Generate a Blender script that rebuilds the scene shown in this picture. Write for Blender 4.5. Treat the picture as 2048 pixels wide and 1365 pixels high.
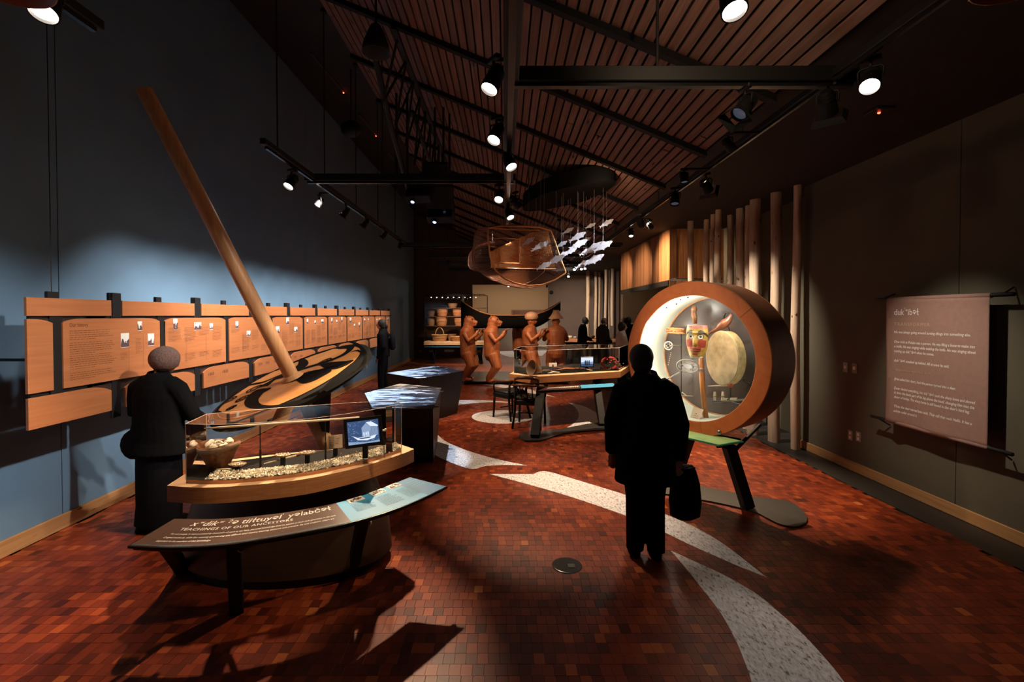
import bpy, bmesh, math, random
from mathutils import Vector, Matrix, Quaternion
random.seed(7)
PI = math.pi
scene = bpy.context.scene
for o in list(bpy.data.objects): bpy.data.objects.remove(o)
COL = scene.collection

# ------------------------------------------------------------------ camera
CAMZ = 1.83; PITCH = math.radians(1.0); FPX = 910.0
cam_d = bpy.data.cameras.new('camera'); cam_d.lens = 16.0; cam_d.sensor_width = 36.0
cam_d.shift_x = 0.00684; cam_d.shift_y = -0.0174
cam_d.clip_start = 0.05; cam_d.clip_end = 100
cam = bpy.data.objects.new('camera', cam_d); COL.objects.link(cam)
cam.location = (0, 0, CAMZ); cam.rotation_euler = (PI/2 - PITCH, 0, 0)
scene.camera = cam

# ------------------------------------------------------------------ world, exposure
w = bpy.data.worlds.new('World'); scene.world = w; w.use_nodes = True
w.node_tree.nodes['Background'].inputs[0].default_value = (0.05, 0.05, 0.06, 1)
w.node_tree.nodes['Background'].inputs[1].default_value = 0.05
scene.view_settings.view_transform = 'Standard'; scene.view_settings.look = 'None'
scene.view_settings.gamma = 1.0; scene.view_settings.use_curve_mapping = False
scene.view_settings.exposure = 0.35
WARM = (1.0, 0.72, 0.46); NEUT = (1.0, 0.86, 0.70); COOL = (0.82, 0.92, 1.0)

def spot(loc, target, power, angle, color=WARM, blend=0.6, size=0.04):
    l = bpy.data.lights.new('spot_light', 'SPOT'); l.energy = power; l.spot_size = math.radians(angle)
    l.spot_blend = blend; l.color = color; l.shadow_soft_size = size
    o = bpy.data.objects.new('spot_light', l); COL.objects.link(o)
    d = Vector(target) - Vector(loc)
    o.rotation_euler = d.to_track_quat('-Z', 'Y').to_euler(); o.location = loc
    return o
def point(loc, power, color=WARM, size=0.05):
    l = bpy.data.lights.new('lamp_light', 'POINT'); l.energy = power; l.color = color; l.shadow_soft_size = size
    o = bpy.data.objects.new('lamp_light', l); COL.objects.link(o); o.location = loc
    return o
def area(loc, target, power, sx, sy, color=WARM, spread=180):
    l = bpy.data.lights.new('area_light', 'AREA'); l.energy = power; l.color = color
    l.shape = 'RECTANGLE'; l.size = sx; l.size_y = sy; l.spread = math.radians(spread)
    o = bpy.data.objects.new('area_light', l); COL.objects.link(o); o.location = loc
    o.rotation_euler = (Vector(target) - Vector(loc)).to_track_quat('-Z', 'Y').to_euler()
    return o

# lamps of the room: most stand along the tracks; added fills are marked
def I(*a, **k): return spot(*a, **k)
# blue wall, lit across the room from the middle track
for y, p, c in ((1.6, 200, .6), (3.0, 330, .6), (4.6, 330, .5), (6.4, 300, .5), (8.2, 260, .5), (10.1, 240, .4), (11.9, 220, .4)):
    I((-.1, y, 3.3), (-3.6, y + c, .95), p * (1 if y < 6 else .7), 40, (1.0, .92, .84), 1.0, .05)
# short-throw washers on the left track: the bright pools just above the boards
for y, p in [(2.6, 45)] + [(4.5 + .58 * k, 96 - 4.6 * k) for k in range(14)]:
    I((-2.25, y, 3.3), (-3.75, y + .2, 1.2), p * 1.9, 66, (1.0, .93, .86), 1.0, .05)
# floor and cases
I((-.07, 2.9, 3.2), (-1.3, 3.05, .9), 110, 30, WARM)
I((-1.0, 4.9, 3.25), (-1.5, 2.45, .2), 560, 44, WARM, .5, .03)
I((.04, 5.8, 3.2), (.45, 4.6, .0), 420, 44, WARM)
I((2.2, 2.8, 3.2), (1.1, 2.35, .0), 60, 30, NEUT)
I((2.14, 4.9, 3.3), (3.0, 3.3, .0), 110, 52, WARM, 1.0)  # added dim fill for the floor at the right
I((2.14, 6.6, 3.3), (2.5, 5.4, .0), 800, 48, WARM)
I((-.07, 3.55, 3.2), (1.80, 4.4, 1.5), 330, 36, WARM, .7)
I((-1.6, 3.4, 3.3), (-2.6, 2.6, 0), 260, 56, WARM)
I((2.14, 7.5, 3.3), (1.3, 8.0, .4), 560, 54, WARM)
I((-1.6, 7.0, 3.25), (-.3, 6.9, 0), 260, 56, WARM)
I((.04, 7.6, 3.25), (.1, 8.6, 0), 260, 56, WARM)
I((0.0, 9.8, 3.3), (.2, 12.5, 1.0), 260, 55, WARM)
I((2.0, 10.1, 3.3), (.6, 11.0, 0.0), 300, 60, WARM)
I((-1.2, 10.1, 3.3), (-.1, 12.6, 1.2), 140, 50, WARM)
I((-.5, 1.3, 3.3), (-1.25, 2.85, .84), 110, 26, WARM, .7)  # added lamp off the tracks, brightens slab front and reading rail
I((.04, 7.5, 3.2), (.95, 5.5, .0), 460, 34, WARM, .8)
# whorl
I((-.07, 3.9, 3.25), (-2.05, 4.4, 1.1), 210, 33, NEUT, .6, .03)
# logs and cedar
for y, p in ((6.4, 320), (7.3, 280), (8.3, 200)):
    I((2.2, y, 3.35), (3.9, y + .5, 1.5), p * 1.4, 56, NEUT, 1.0)
I((2.14, 9.2, 3.3), (3.35, 9.5, 2.95), 300, 60, WARM, 1.0); I((2.14, 10.4, 3.3), (3.35, 11.0, 2.9), 170, 60, WARM, 1.0); I((2.14, 12.0, 3.3), (3.35, 12.6, 2.9), 120, 60, WARM, 1.0)
# banner
I((2.14, 3.75, 3.33), (4.0, 4.12, 1.22), 210, 39, NEUT, 1.0)
# projectors on the tables
I((-1.2, 5.9, 3.3), (-1.30, 5.75, .8), 330, 32, (.72, .86, 1.0), .2); I((-1.3, 6.6, 3.3), (-1.4, 8.2, .8), 460, 30, (.72, .86, 1.0), .2)
# hanging trap and fish
I((2.14, 5.6, 3.35), (.9, 7.0, 2.75), 60, 46, WARM, .8); I((2.14, 8.6, 3.35), (.5, 7.6, 2.6), 90, 46, WARM, .8); I((2.14, 6.2, 3.3), (1.3, 6.9, 2.85), 200, 40, COOL, .8)
# slatted ceiling: unseen upward spots standing in for spilled and bounced light
I((1.0, 2.0, 3.45), (1.7, 3.6, 4.0), 24, 130, WARM, 1.0)
I((1.2, 6.0, 3.45), (1.8, 7.6, 4.0), 16, 120, WARM, 1.0)
# far part
I((-1.8, 15.3, 3.3), (-1.8, 17.3, 1.2), 420, 60, WARM, 1.0)
I((1.5, 13.5, 3.3), (3.1, 17.6, 1.6), 800, 60, NEUT, 1.0)
I((2.2, 15.4, 3.3), (2.9, 20.0, 1.8), 260, 50, WARM, 1.0)
I((0.2, 15.4, 3.3), (0.2, 15.0, 0), 260, 90, WARM, 1.0)
area((.3, 25, 4.1), (.3, 25, 0), 130, 5, 5, (1, .82, .62)); point((2.0, 23, 3.2), 60, NEUT)
# inside cases
for a in (115, 60, 150, 200):
    c_, s_ = math.cos(math.radians(a)), math.sin(math.radians(a)); q_ = Vector((1.786, 4.38, 1.416)) + Vector((.595, -.804, 0)) * (.54 * c_) + Vector((0, 0, .54 * s_)) + Vector((.804, .595, 0)) * .08
    point(q_, 2.7, (1, .95, .82), .02)
point((3.9, 10.5, 2.35), 10, NEUT); point((3.7, 12.6, 2.35), 9, NEUT)


# ------------------------------------------------------------------ pixel -> world
def ray(x, y):
    u = ((x - 1024) / 2048 + cam_d.shift_x) * 36 / 16
    v = (-(y - 682.5) / 2048 + cam_d.shift_y) * 36 / 16
    c, s = math.cos(PITCH), math.sin(PITCH)
    return Vector((u, c + v * s, -s + v * c))
def W(x, y, d):                       # pixel at depth Y = d
    r = ray(x, y); return Vector((0, 0, CAMZ)) + r * (d / r.y)
def FL(x, y, z=0.0):                  # pixel on a horizontal plane
    r = ray(x, y); return Vector((0, 0, CAMZ)) + r * ((z - CAMZ) / r.z)
def PX(x, y, X):                      # pixel on a plane X = const
    r = ray(x, y); return Vector((0, 0, CAMZ)) + r * (X / r.x)
def PL(x, y, o, n):                   # pixel on any plane
    r = ray(x, y); c = Vector((0, 0, CAMZ)); return c + r * ((o - c).dot(n) / r.dot(n))

# ------------------------------------------------------------------ materials
def _new(name):
    m = bpy.data.materials.new(name); m.use_nodes = True
    nt = m.node_tree; b = nt.nodes['Principled BSDF']; return m, nt, b
def N(nt, t, **k):
    n = nt.nodes.new(t)
    for a, v in k.items(): setattr(n, a, v)
    return n
def plain(name, c, rough=0.5, metal=0.0, emit=None, es=0, noise=0.0, nscale=8, bump=0.0, spec=None):
    m, nt, b = _new(name)
    b.inputs['Base Color'].default_value = (*c, 1); b.inputs['Roughness'].default_value = rough
    b.inputs['Metallic'].default_value = metal
    if spec is not None: b.inputs['Specular IOR Level'].default_value = spec
    if emit: b.inputs['Emission Color'].default_value = (*emit, 1); b.inputs['Emission Strength'].default_value = es
    if noise or bump:
        tc = N(nt, 'ShaderNodeTexCoord'); ns = N(nt, 'ShaderNodeTexNoise')
        ns.inputs['Scale'].default_value = nscale; ns.inputs['Detail'].default_value = 5
        nt.links.new(tc.outputs['Object'], ns.inputs['Vector'])
        if noise:
            r = N(nt, 'ShaderNodeValToRGB')
            r.color_ramp.elements[0].position = .3; r.color_ramp.elements[1].position = .7
            r.color_ramp.elements[0].color = (*[x * (1 - noise) for x in c], 1)
            r.color_ramp.elements[1].color = (*[min(1, x * (1 + noise)) for x in c], 1)
            nt.links.new(ns.outputs['Fac'], r.inputs['Fac']); nt.links.new(r.outputs['Color'], b.inputs['Base Color'])
        if bump:
            bp = N(nt, 'ShaderNodeBump'); bp.inputs['Strength'].default_value = bump; bp.inputs['Distance'].default_value = .01
            nt.links.new(ns.outputs['Fac'], bp.inputs['Height']); nt.links.new(bp.outputs['Normal'], b.inputs['Normal'])
    return m
def wood(name, c1, c2, scale=(1, 1, 12), rough=0.45, knots=None, vary=0.0, nscale=3.0, bump=.15, cellvary=None):
    """grain: noise stretched by scale (small = along the grain)"""
    m, nt, b = _new(name)
    tc = N(nt, 'ShaderNodeTexCoord'); mp = N(nt, 'ShaderNodeMapping'); mp.inputs['Scale'].default_value = scale
    nt.links.new(tc.outputs['Object'], mp.inputs['Vector'])
    ns = N(nt, 'ShaderNodeTexNoise'); ns.inputs['Scale'].default_value = nscale; ns.inputs['Detail'].default_value = 6
    ns.inputs['Distortion'].default_value = .6
    if vary:
        oi = N(nt, 'ShaderNodeObjectInfo'); ad = N(nt, 'ShaderNodeVectorMath'); ad.operation = 'ADD'
        sc = N(nt, 'ShaderNodeMath'); sc.operation = 'MULTIPLY'; sc.inputs[1].default_value = 40
        nt.links.new(oi.outputs['Random'], sc.inputs[0]); nt.links.new(mp.outputs['Vector'], ad.inputs[0])
        nt.links.new(sc.outputs[0], ad.inputs[1]); nt.links.new(ad.outputs[0], ns.inputs['Vector'])
    else: nt.links.new(mp.outputs['Vector'], ns.inputs['Vector'])
    r = N(nt, 'ShaderNodeValToRGB'); r.color_ramp.elements[0].position = .33; r.color_ramp.elements[1].position = .68
    r.color_ramp.elements[0].color = (*c1, 1); r.color_ramp.elements[1].color = (*c2, 1)
    nt.links.new(ns.outputs['Fac'], r.inputs['Fac']); out = r.outputs['Color']
    if vary:
        mr = N(nt, 'ShaderNodeMapRange'); mr.inputs['To Min'].default_value = 1 - vary; mr.inputs['To Max'].default_value = 1 + vary * .5
        nt.links.new(oi.outputs['Random'], mr.inputs['Value'])
        mx = N(nt, 'ShaderNodeMix', data_type='RGBA', blend_type='MULTIPLY'); mx.inputs['Factor'].default_value = 1
        nt.links.new(out, mx.inputs['A']); nt.links.new(mr.outputs['Result'], mx.inputs['B']); out = mx.outputs['Result']
    if knots:
        vo = N(nt, 'ShaderNodeTexVoronoi'); vo.inputs['Scale'].default_value = knots[0]
        mp2 = N(nt, 'ShaderNodeMapping'); mp2.inputs['Scale'].default_value = knots[1]
        nt.links.new(tc.outputs['Object'], mp2.inputs['Vector']); nt.links.new(mp2.outputs['Vector'], vo.inputs['Vector'])
        kr = N(nt, 'ShaderNodeValToRGB'); kr.color_ramp.elements[0].position = .05; kr.color_ramp.elements[1].position = .12
        kr.color_ramp.elements[0].color = (.15, .07, .03, 1); kr.color_ramp.elements[1].color = (1, 1, 1, 1)
        nt.links.new(vo.outputs['Distance'], kr.inputs['Fac'])
        mx = N(nt, 'ShaderNodeMix', data_type='RGBA', blend_type='MULTIPLY'); mx.inputs['Factor'].default_value = 1
        nt.links.new(out, mx.inputs['A']); nt.links.new(kr.outputs['Color'], mx.inputs['B']); out = mx.outputs['Result']
    nt.links.new(out, b.inputs['Base Color']); b.inputs['Roughness'].default_value = rough
    if bump:
        bp = N(nt, 'ShaderNodeBump'); bp.inputs['Strength'].default_value = bump; bp.inputs['Distance'].default_value = .005
        nt.links.new(ns.outputs['Fac'], bp.inputs['Height']); nt.links.new(bp.outputs['Normal'], b.inputs['Normal'])
    return m
def glass(name, tint=(1, 1, 1), refl=1.0, rough=0.0, ior=1.45, base=0.0):
    m = bpy.data.materials.new(name); m.use_nodes = True; nt = m.node_tree; nt.nodes.clear()
    out = N(nt, 'ShaderNodeOutputMaterial'); tr = N(nt, 'ShaderNodeBsdfTransparent'); gl = N(nt, 'ShaderNodeBsdfGlossy')
    mx = N(nt, 'ShaderNodeMixShader'); fr = N(nt, 'ShaderNodeFresnel'); fr.inputs['IOR'].default_value = ior
    tr.inputs['Color'].default_value = (*tint, 1); gl.inputs['Roughness'].default_value = rough
    mu = N(nt, 'ShaderNodeMath', operation='MULTIPLY_ADD'); mu.inputs[1].default_value = refl; mu.inputs[2].default_value = base
    nt.links.new(fr.outputs[0], mu.inputs[0]); nt.links.new(mu.outputs[0], mx.inputs[0])
    nt.links.new(tr.outputs[0], mx.inputs[1]); nt.links.new(gl.outputs[0], mx.inputs[2]); nt.links.new(mx.outputs[0], out.inputs[0])
    return m

M = {}
M['blue_wall'] = plain('blue_wall', (.135, .238, .355), .75, noise=.05, nscale=3)
M['grey_wall'] = plain('grey_wall', (.105, .092, .060), .8, noise=.06, nscale=3)
M['taupe_wall'] = plain('taupe_wall', (.14, .098, .08), .8, noise=.06, nscale=3)
M['cream_wall'] = plain('cream_wall', (.50, .34, .20), .8)
M['dark_ceiling'] = plain('dark_ceiling', (.030, .024, .022), .85, noise=.1)
M['black'] = plain('black_metal', (.004, .004, .0045), .6)
M['blackgloss'] = plain('black_gloss', (.01, .01, .011), .25)
M['blackpaint'] = plain('black_painted_steel', (.009, .0085, .0085), .6, spec=.2)
M['greyplate'] = plain('grey_plate', (.024, .022, .021), .45, noise=.15, nscale=20)
M['steel'] = plain('steel', (.55, .55, .55), .3, 1.0)
M['lens'] = plain('lamp_lens', (1, 1, 1), .3, emit=(1, .86, .74), es=28)
M['lensoff'] = plain('unlit_lens_glow', (.05, .05, .06), .1, emit=(.6, .7, 1), es=.05)  # unlit lens, with a faint bluish glow put in
M['slat'] = wood('ceiling_slat_wood', (.15, .070, .048), (.25, .125, .085), (14, .5, 14), .6, knots=(1.0, (6, 1.6, 6)), vary=.22)
M['cedar_plank'] = wood('cedar_plank', (.34, .13, .045), (.52, .24, .10), (12, 12, .7), .5, vary=.5)
M['panel'] = wood('fir_veneer_panel', (.40, .135, .048), (.46, .168, .064), (1, .8, 14), .45, nscale=2.5, vary=.1)
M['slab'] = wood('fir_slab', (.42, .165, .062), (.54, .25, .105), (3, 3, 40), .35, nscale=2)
M['slab_lit'] = wood('fir_slab_lit', (.74, .46, .27), (.84, .58, .36), (3, 10, 3), .3, nscale=2)  # same fir made paler, lamp light on the slab put into the colour
M['base'] = wood('pine_baseboard', (.42, .20, .075), (.54, .29, .12), (12, .5, 12), .5, knots=(1.0, (.1, 3, 14)))
M['log'] = wood('peeled_log', (.50, .34, .23), (.64, .48, .34), (10, 10, .8), .6, knots=(1.0, (7, 7, 3)), vary=.2, bump=.4)
M['carved'] = wood('carved_cedar', (.26, .065, .020), (.36, .11, .035), (9, 9, 1.5), .5, bump=.3)
M['carved_light'] = wood('carved_hat_wood', (.45, .22, .12), (.58, .32, .19), (9, 9, 6), .55, bump=.2)
M['hull'] = plain('black_hull', (.006, .005, .005), .9, spec=.1, bump=.2, nscale=10)
M['hullin'] = plain('dark_red_hull_lining', (.16, .03, .025), .5)
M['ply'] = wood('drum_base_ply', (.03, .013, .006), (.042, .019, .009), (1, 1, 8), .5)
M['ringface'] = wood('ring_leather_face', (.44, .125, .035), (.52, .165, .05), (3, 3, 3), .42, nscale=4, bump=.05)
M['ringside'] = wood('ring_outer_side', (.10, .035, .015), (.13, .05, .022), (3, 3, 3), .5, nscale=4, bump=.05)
M['white'] = plain('white_matte', (.85, .84, .80), .6)
M['ringinner'] = plain('ring_inner_white', (.82, .86, .76), .6)
M['shaft'] = wood('spindle_shaft', (.56, .27, .11), (.68, .36, .17), (12, 12, .6), .4)
M['whorl'] = wood('whorl_face_wood', (.56, .22, .065), (.68, .30, .095), (2, 9, 2), .4)
M['whorl_black'] = plain('whorl_black_paint', (.0035, .003, .003), .8, spec=.1)
M['whorl_side'] = wood('whorl_edge', (.006, .0045, .004), (.010, .007, .006), (4, 4, 4), .8)
M['teal'] = plain('teal_print', (.045, .33, .60), .5)
M['teal2'] = plain('deep_teal_print', (.012, .17, .38), .5)
M['brownprint'] = plain('brown_print', (.10, .055, .042), .28)
M['green'] = plain('green_print', (.38, .62, .25), .25)
M['paper'] = plain('pale_print', (.75, .74, .68), .6)
M['cardp'] = plain('tan_card', (.55, .40, .27), .6)
M['textwhite'] = plain('white_lettering', (.80, .76, .70), .6)
M['textgold'] = plain('gold_lettering', (.50, .36, .22), .6)
M['textbrown'] = plain('brown_lettering', (.13, .045, .02), .7)
M['textblue'] = plain('blue_lettering', (.03, .20, .28), .6)
M['skin'] = plain('skin', (.42, .22, .15), .55)
M['cloth_black'] = plain('black_cloth', (.006, .006, .007), .9, bump=.3, nscale=30, spec=.1)
M['cloth_dark'] = plain('dark_trousers', (.008, .008, .010), .9, spec=.1)
M['cloth_navy'] = plain('navy_cloth', (.012, .014, .02), .9, spec=.1)
M['cloth_olive'] = plain('olive_cloth', (.03, .025, .017), .9)
M['cloth_white'] = plain('white_cloth', (.6, .56, .52), .8)
M['hat_wool'] = plain('mauve_brown_wool', (.19, .115, .095), .95, noise=.25, nscale=60, bump=.6)
M['hair_dark'] = plain('dark_hair', (.012, .009, .008), .7, bump=.5, nscale=40)
M['hair_grey'] = plain('grey_hair', (.10, .085, .075), .8, bump=.5, nscale=40)
M['banner'] = plain('banner_fabric', (.30, .175, .14), .85, noise=.06, nscale=25, bump=.15)
M['acrylic'] = glass('acrylic_glass', (1, 1, 1), 1.0)
M['acredge'] = plain('acrylic_edge', (.75, .6, .52), .15)
M['acrylic'].use_backface_culling = False
M['greenglass'] = glass('green_edge_glass', (.8, 1, .85), 1.0)
M['fish'] = plain('frosted_fish', (.55, .53, .60), .35, noise=.2, nscale=20)
M['thread'] = plain('thread', (.35, .30, .28), .5)
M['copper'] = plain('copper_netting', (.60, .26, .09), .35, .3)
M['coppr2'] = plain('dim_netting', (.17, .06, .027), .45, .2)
M['shell'] = plain('shell_chips', (.92, .78, .64), .6, noise=.25, nscale=30)
M['bowl'] = wood('burl_bowl', (.12, .04, .014), (.26, .10, .035), (6, 6, 6), .4, nscale=5, bump=.3)
M['basket'] = wood('basket_weave', (.50, .26, .10), (.62, .38, .18), (30, 30, 60), .6, bump=.6)
M['basket_red'] = wood('red_basket_weave', (.40, .16, .08), (.50, .24, .12), (30, 30, 60), .6, bump=.6)
M['basket_dark'] = wood('dark_basket_weave', (.20, .12, .07), (.32, .20, .12), (30, 30, 60), .6, bump=.6)
M['cord'] = plain('cord', (.62, .50, .36), .7)
M['red_led'] = plain('red_led', (.5, 0, 0), .4, emit=(1, .05, .02), es=12)
M['plate_w'] = plain('wall_plate', (.30, .27, .22), .5)
M['plinth'] = plain('pale_plinth', (.50, .46, .40), .7)
M['brass'] = plain('brass_edge', (.55, .36, .12), .35, .8)
M['stone'] = plain('speckle_stone', (.42, .40, .41), .5)
def speckle():
    m, nt, b = _new('speckled_terrazzo')
    tc = N(nt, 'ShaderNodeTexCoord'); mp = N(nt, 'ShaderNodeMapping'); mp.inputs['Scale'].default_value = (60, 26, 60)
    mp.inputs['Rotation'].default_value = (0, 0, .5)
    vo = N(nt, 'ShaderNodeTexNoise'); vo.inputs['Detail'].default_value = 8; vo.inputs['Scale'].default_value = .9; vo.inputs['Roughness'].default_value = .75
    nt.links.new(tc.outputs['Object'], mp.inputs['Vector']); nt.links.new(mp.outputs['Vector'], vo.inputs['Vector'])
    r = N(nt, 'ShaderNodeValToRGB'); e = r.color_ramp.elements; e[0].position = .37; e[0].color = (.045, .035, .033, 1)
    e[1].position = .45; e[1].color = (.58, .55, .58, 1); k = e.new(.6); k.color = (.82, .80, .84, 1)
    nt.links.new(vo.outputs['Fac'], r.inputs['Fac']); nt.links.new(r.outputs['Color'], b.inputs['Base Color'])
    b.inputs['Roughness'].default_value = .45; return m
M['speckle'] = speckle()
def floorblock():
    m, nt, b = _new('end_grain_block')
    at = N(nt, 'ShaderNodeAttribute', attribute_name='tone')
    tc = N(nt, 'ShaderNodeTexCoord'); ge = N(nt, 'ShaderNodeNewGeometry')
    ns = N(nt, 'ShaderNodeTexNoise'); ns.inputs['Scale'].default_value = 1.3; ns.inputs['Detail'].default_value = 3
    nt.links.new(ge.outputs['Position'], ns.inputs['Vector'])
    mp = N(nt, 'ShaderNodeMapping'); mp.inputs['Scale'].default_value = (40, 260, 40)
    nt.links.new(ge.outputs['Position'], mp.inputs['Vector'])
    n2 = N(nt, 'ShaderNodeTexNoise'); n2.inputs['Scale'].default_value = 1; n2.inputs['Detail'].default_value = 4
    nt.links.new(mp.outputs['Vector'], n2.inputs['Vector'])
    r = N(nt, 'ShaderNodeValToRGB'); e = r.color_ramp.elements
    e[0].position = 0; e[0].color = (.05, .007, .003, 1); e[1].position = 1; e[1].color = (.55, .20, .045, 1)
    k = e.new(.42); k.color = (.19, .028, .008, 1); k = e.new(.72); k.color = (.32, .065, .016, 1)
    a1 = N(nt, 'ShaderNodeMath', operation='MULTIPLY_ADD'); a1.inputs[1].default_value = .62; nt.links.new(ns.outputs['Fac'], a1.inputs[0]); nt.links.new(at.outputs['Fac'], a1.inputs[2])
    a2 = N(nt, 'ShaderNodeMath', operation='MULTIPLY_ADD'); a2.inputs[1].default_value = .22; nt.links.new(n2.outputs['Fac'], a2.inputs[0]); nt.links.new(a1.outputs[0], a2.inputs[2])
    a3 = N(nt, 'ShaderNodeMath', operation='SUBTRACT'); a3.inputs[1].default_value = .42; nt.links.new(a2.outputs[0], a3.inputs[0])
    nt.links.new(a3.outputs[0], r.inputs['Fac']); nt.links.new(r.outputs['Color'], b.inputs['Base Color'])
    b.inputs['Roughness'].default_value = .42; b.inputs['Specular IOR Level'].default_value = .3
    bp = N(nt, 'ShaderNodeBump'); bp.inputs['Strength'].default_value = .12; bp.inputs['Distance'].default_value = .003
    nt.links.new(n2.outputs['Fac'], bp.inputs['Height']); nt.links.new(bp.outputs['Normal'], b.inputs['Normal'])
    return m
M['block'] = floorblock()
M['subfloor'] = plain('floor_joint_fill', (.03, .010, .006), .6)

# ------------------------------------------------------------------ mesh builder
def wmat(o):
    m = Matrix.Identity(4)
    while o is not None: m = o.matrix_basis @ m; o = o.parent
    return m
class MB:
    def __init__(s): s.v = []; s.f = []; s.m = []; s.mats = []
    def add(s, vs, fs, mi=0):
        n = len(s.v); s.v += [Vector(p) for p in vs]; s.f += [tuple(i + n for i in f) for f in fs]; s.m += [mi] * len(fs); return s
    def box(s, c, size, rot=None, mi=0, bev=0.0):
        hx, hy, hz = [a / 2 for a in size]; c = Vector(c)
        R = rot if rot is not None else Matrix.Identity(3)
        if bev > 0:
            b = min(bev, hx * .9, hy * .9, hz * .9); vs = []; fs = []
            for sz, ins in ((-1, b), (-1, 0), (1, 0), (1, b)):
                z = sz * hz if ins else sz * (hz - b)
                X, Y = hx - ins, hy - ins
                q = b
                ring = [(-X + q, -Y), (X - q, -Y), (X, -Y + q), (X, Y - q), (X - q, Y), (-X + q, Y), (-X, Y - q), (-X, -Y + q)]
                vs += [c + R @ Vector((p[0], p[1], z)) for p in ring]
            for k in range(3):
                for i in range(8): fs.append((k*8+i, k*8+(i+1) % 8, (k+1)*8+(i+1) % 8, (k+1)*8+i))
            fs.append(tuple(range(7, -1, -1))); fs.append(tuple(range(24, 32)))
            return s.add(vs, fs, mi)
        vs = [c + R @ Vector((x * hx, y * hy, z * hz)) for z in (-1, 1) for x, y in ((-1, -1), (1, -1), (1, 1), (-1, 1))]
        return s.add(vs, [(3, 2, 1, 0), (4, 5, 6, 7), (0, 1, 5, 4), (1, 2, 6, 5), (2, 3, 7, 6), (3, 0, 4, 7)], mi)
    def loft(s, rings, closed=True, cap=True, mi=0):
        n = len(rings[0]); vs = [p for r in rings for p in r]; fs = []
        for k in range(len(rings) - 1):
            for i in range(n if closed else n - 1):
                j = (i + 1) % n; fs.append((k*n+i, k*n+j, (k+1)*n+j, (k+1)*n+i))
        if cap and closed: fs.append(tuple(range(n - 1, -1, -1))); fs.append(tuple(range((len(rings)-1)*n, len(rings)*n)))
        return s.add(vs, fs, mi)
    def tube(s, pts, r, seg=10, mi=0, flat=None, up=None):
        pts = [Vector(p) for p in pts]; rs = r if isinstance(r, (list, tuple)) else [r] * len(pts); rings = []
        prev = None
        for i, p in enumerate(pts):
            t = (pts[min(i + 1, len(pts) - 1)] - pts[max(i - 1, 0)]).normalized()
            if prev is None:
                a = Vector(up) if up else (Vector((0, 0, 1)) if abs(t.z) < .9 else Vector((1, 0, 0)))
            else: a = prev
            x = (a - t * a.dot(t)).normalized(); y = t.cross(x); prev = x
            fl = flat if flat else 1.0
            rings.append([p + (x * math.cos(q) * fl + y * math.sin(q)) * rs[i] for q in [2 * PI * k / seg for k in range(seg)]])
        return s.loft(rings, mi=mi)
    def lathe(s, prof, c=(0, 0, 0), seg=24, rot=None, mi=0, cap=True, sx=1, sy=1):
        c = Vector(c); R = rot if rot is not None else Matrix.Identity(3)
        return s.loft([[c + R @ Vector((r * sx * math.cos(2*PI*k/seg), r * sy * math.sin(2*PI*k/seg), z)) for k in range(seg)] for r, z in prof], cap=cap, mi=mi)
    def ell(s, c, r, rot=None, seg=14, rows=8, mi=0):
        prof = [(math.sin(PI * (k + .02) / (rows + .04)), -math.cos(PI * (k + .02) / (rows + .04))) for k in range(rows + 1)]
        c = Vector(c); R = rot if rot is not None else Matrix.Identity(3)
        return s.loft([[c + R @ Vector((q * r[0] * math.cos(2*PI*k/seg), q * r[1] * math.sin(2*PI*k/seg), z * r[2])) for k in range(seg)] for q, z in prof], mi=mi)
    def prism(s, poly, z0, z1, mi=0, mtop=None):
        n = len(poly); vs = [(p[0], p[1], z0) for p in poly] + [(p[0], p[1], z1) for p in poly]
        s.add(vs, [tuple(range(n - 1, -1, -1))] + [(i, (i+1) % n, (i+1) % n + n, i + n) for i in range(n)], mi)
        s.f.append(tuple(range(len(s.v) - n, len(s.v)))); s.m.append(mi if mtop is None else mtop); return s
    def extrude(s, pts, vec, mi=0):
        pts = [Vector(p) for p in pts]; vec = Vector(vec); n = len(pts)
        return s.add(pts + [p + vec for p in pts], [tuple(range(n - 1, -1, -1)), tuple(range(n, 2 * n))] + [(i, (i+1) % n, (i+1) % n + n, i + n) for i in range(n)], mi)
    def xf(s, mtx):
        s.v = [mtx @ p for p in s.v]; return s
    def build(s, name, mat, parent=None, smooth=False, auto=None):
        me = bpy.data.meshes.new(name); inv = wmat(parent).inverted() if parent is not None else None
        me.from_pydata([tuple(inv @ p if inv else p) for p in s.v], [], s.f)
        mats = mat if isinstance(mat, (list, tuple)) else [mat]
        for q in mats: me.materials.append(q)
        if any(s.m): me.polygons.foreach_set('material_index', s.m)
        bm = bmesh.new(); bm.from_mesh(me); bmesh.ops.recalc_face_normals(bm, faces=bm.faces); bm.to_mesh(me); bm.free()
        if smooth:
            me.polygons.foreach_set('use_smooth', [True] * len(me.polygons))
            if auto:
                try: me.set_sharp_from_angle(angle=math.radians(auto))
                except Exception: pass
        o = bpy.data.objects.new(name, me); COL.objects.link(o)
        if parent is not None: o.parent = parent
        return o
def tag(o, label, cat, group=None, kind=None):
    o['label'] = label; o['category'] = cat
    if group: o['group'] = group
    if kind: o['kind'] = kind
    return o
def thing(name, label, cat, loc=(0, 0, 0), rotz=0.0, group=None):
    o = bpy.data.objects.new(name, None); COL.objects.link(o); o.empty_display_size = .1
    o.location = loc; o.rotation_euler = (0, 0, rotz)
    return tag(o, label, cat, group)
def struct(name, mb, mat, **k):
    o = mb.build(name, mat, **k); o['kind'] = 'structure'; return o
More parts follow.
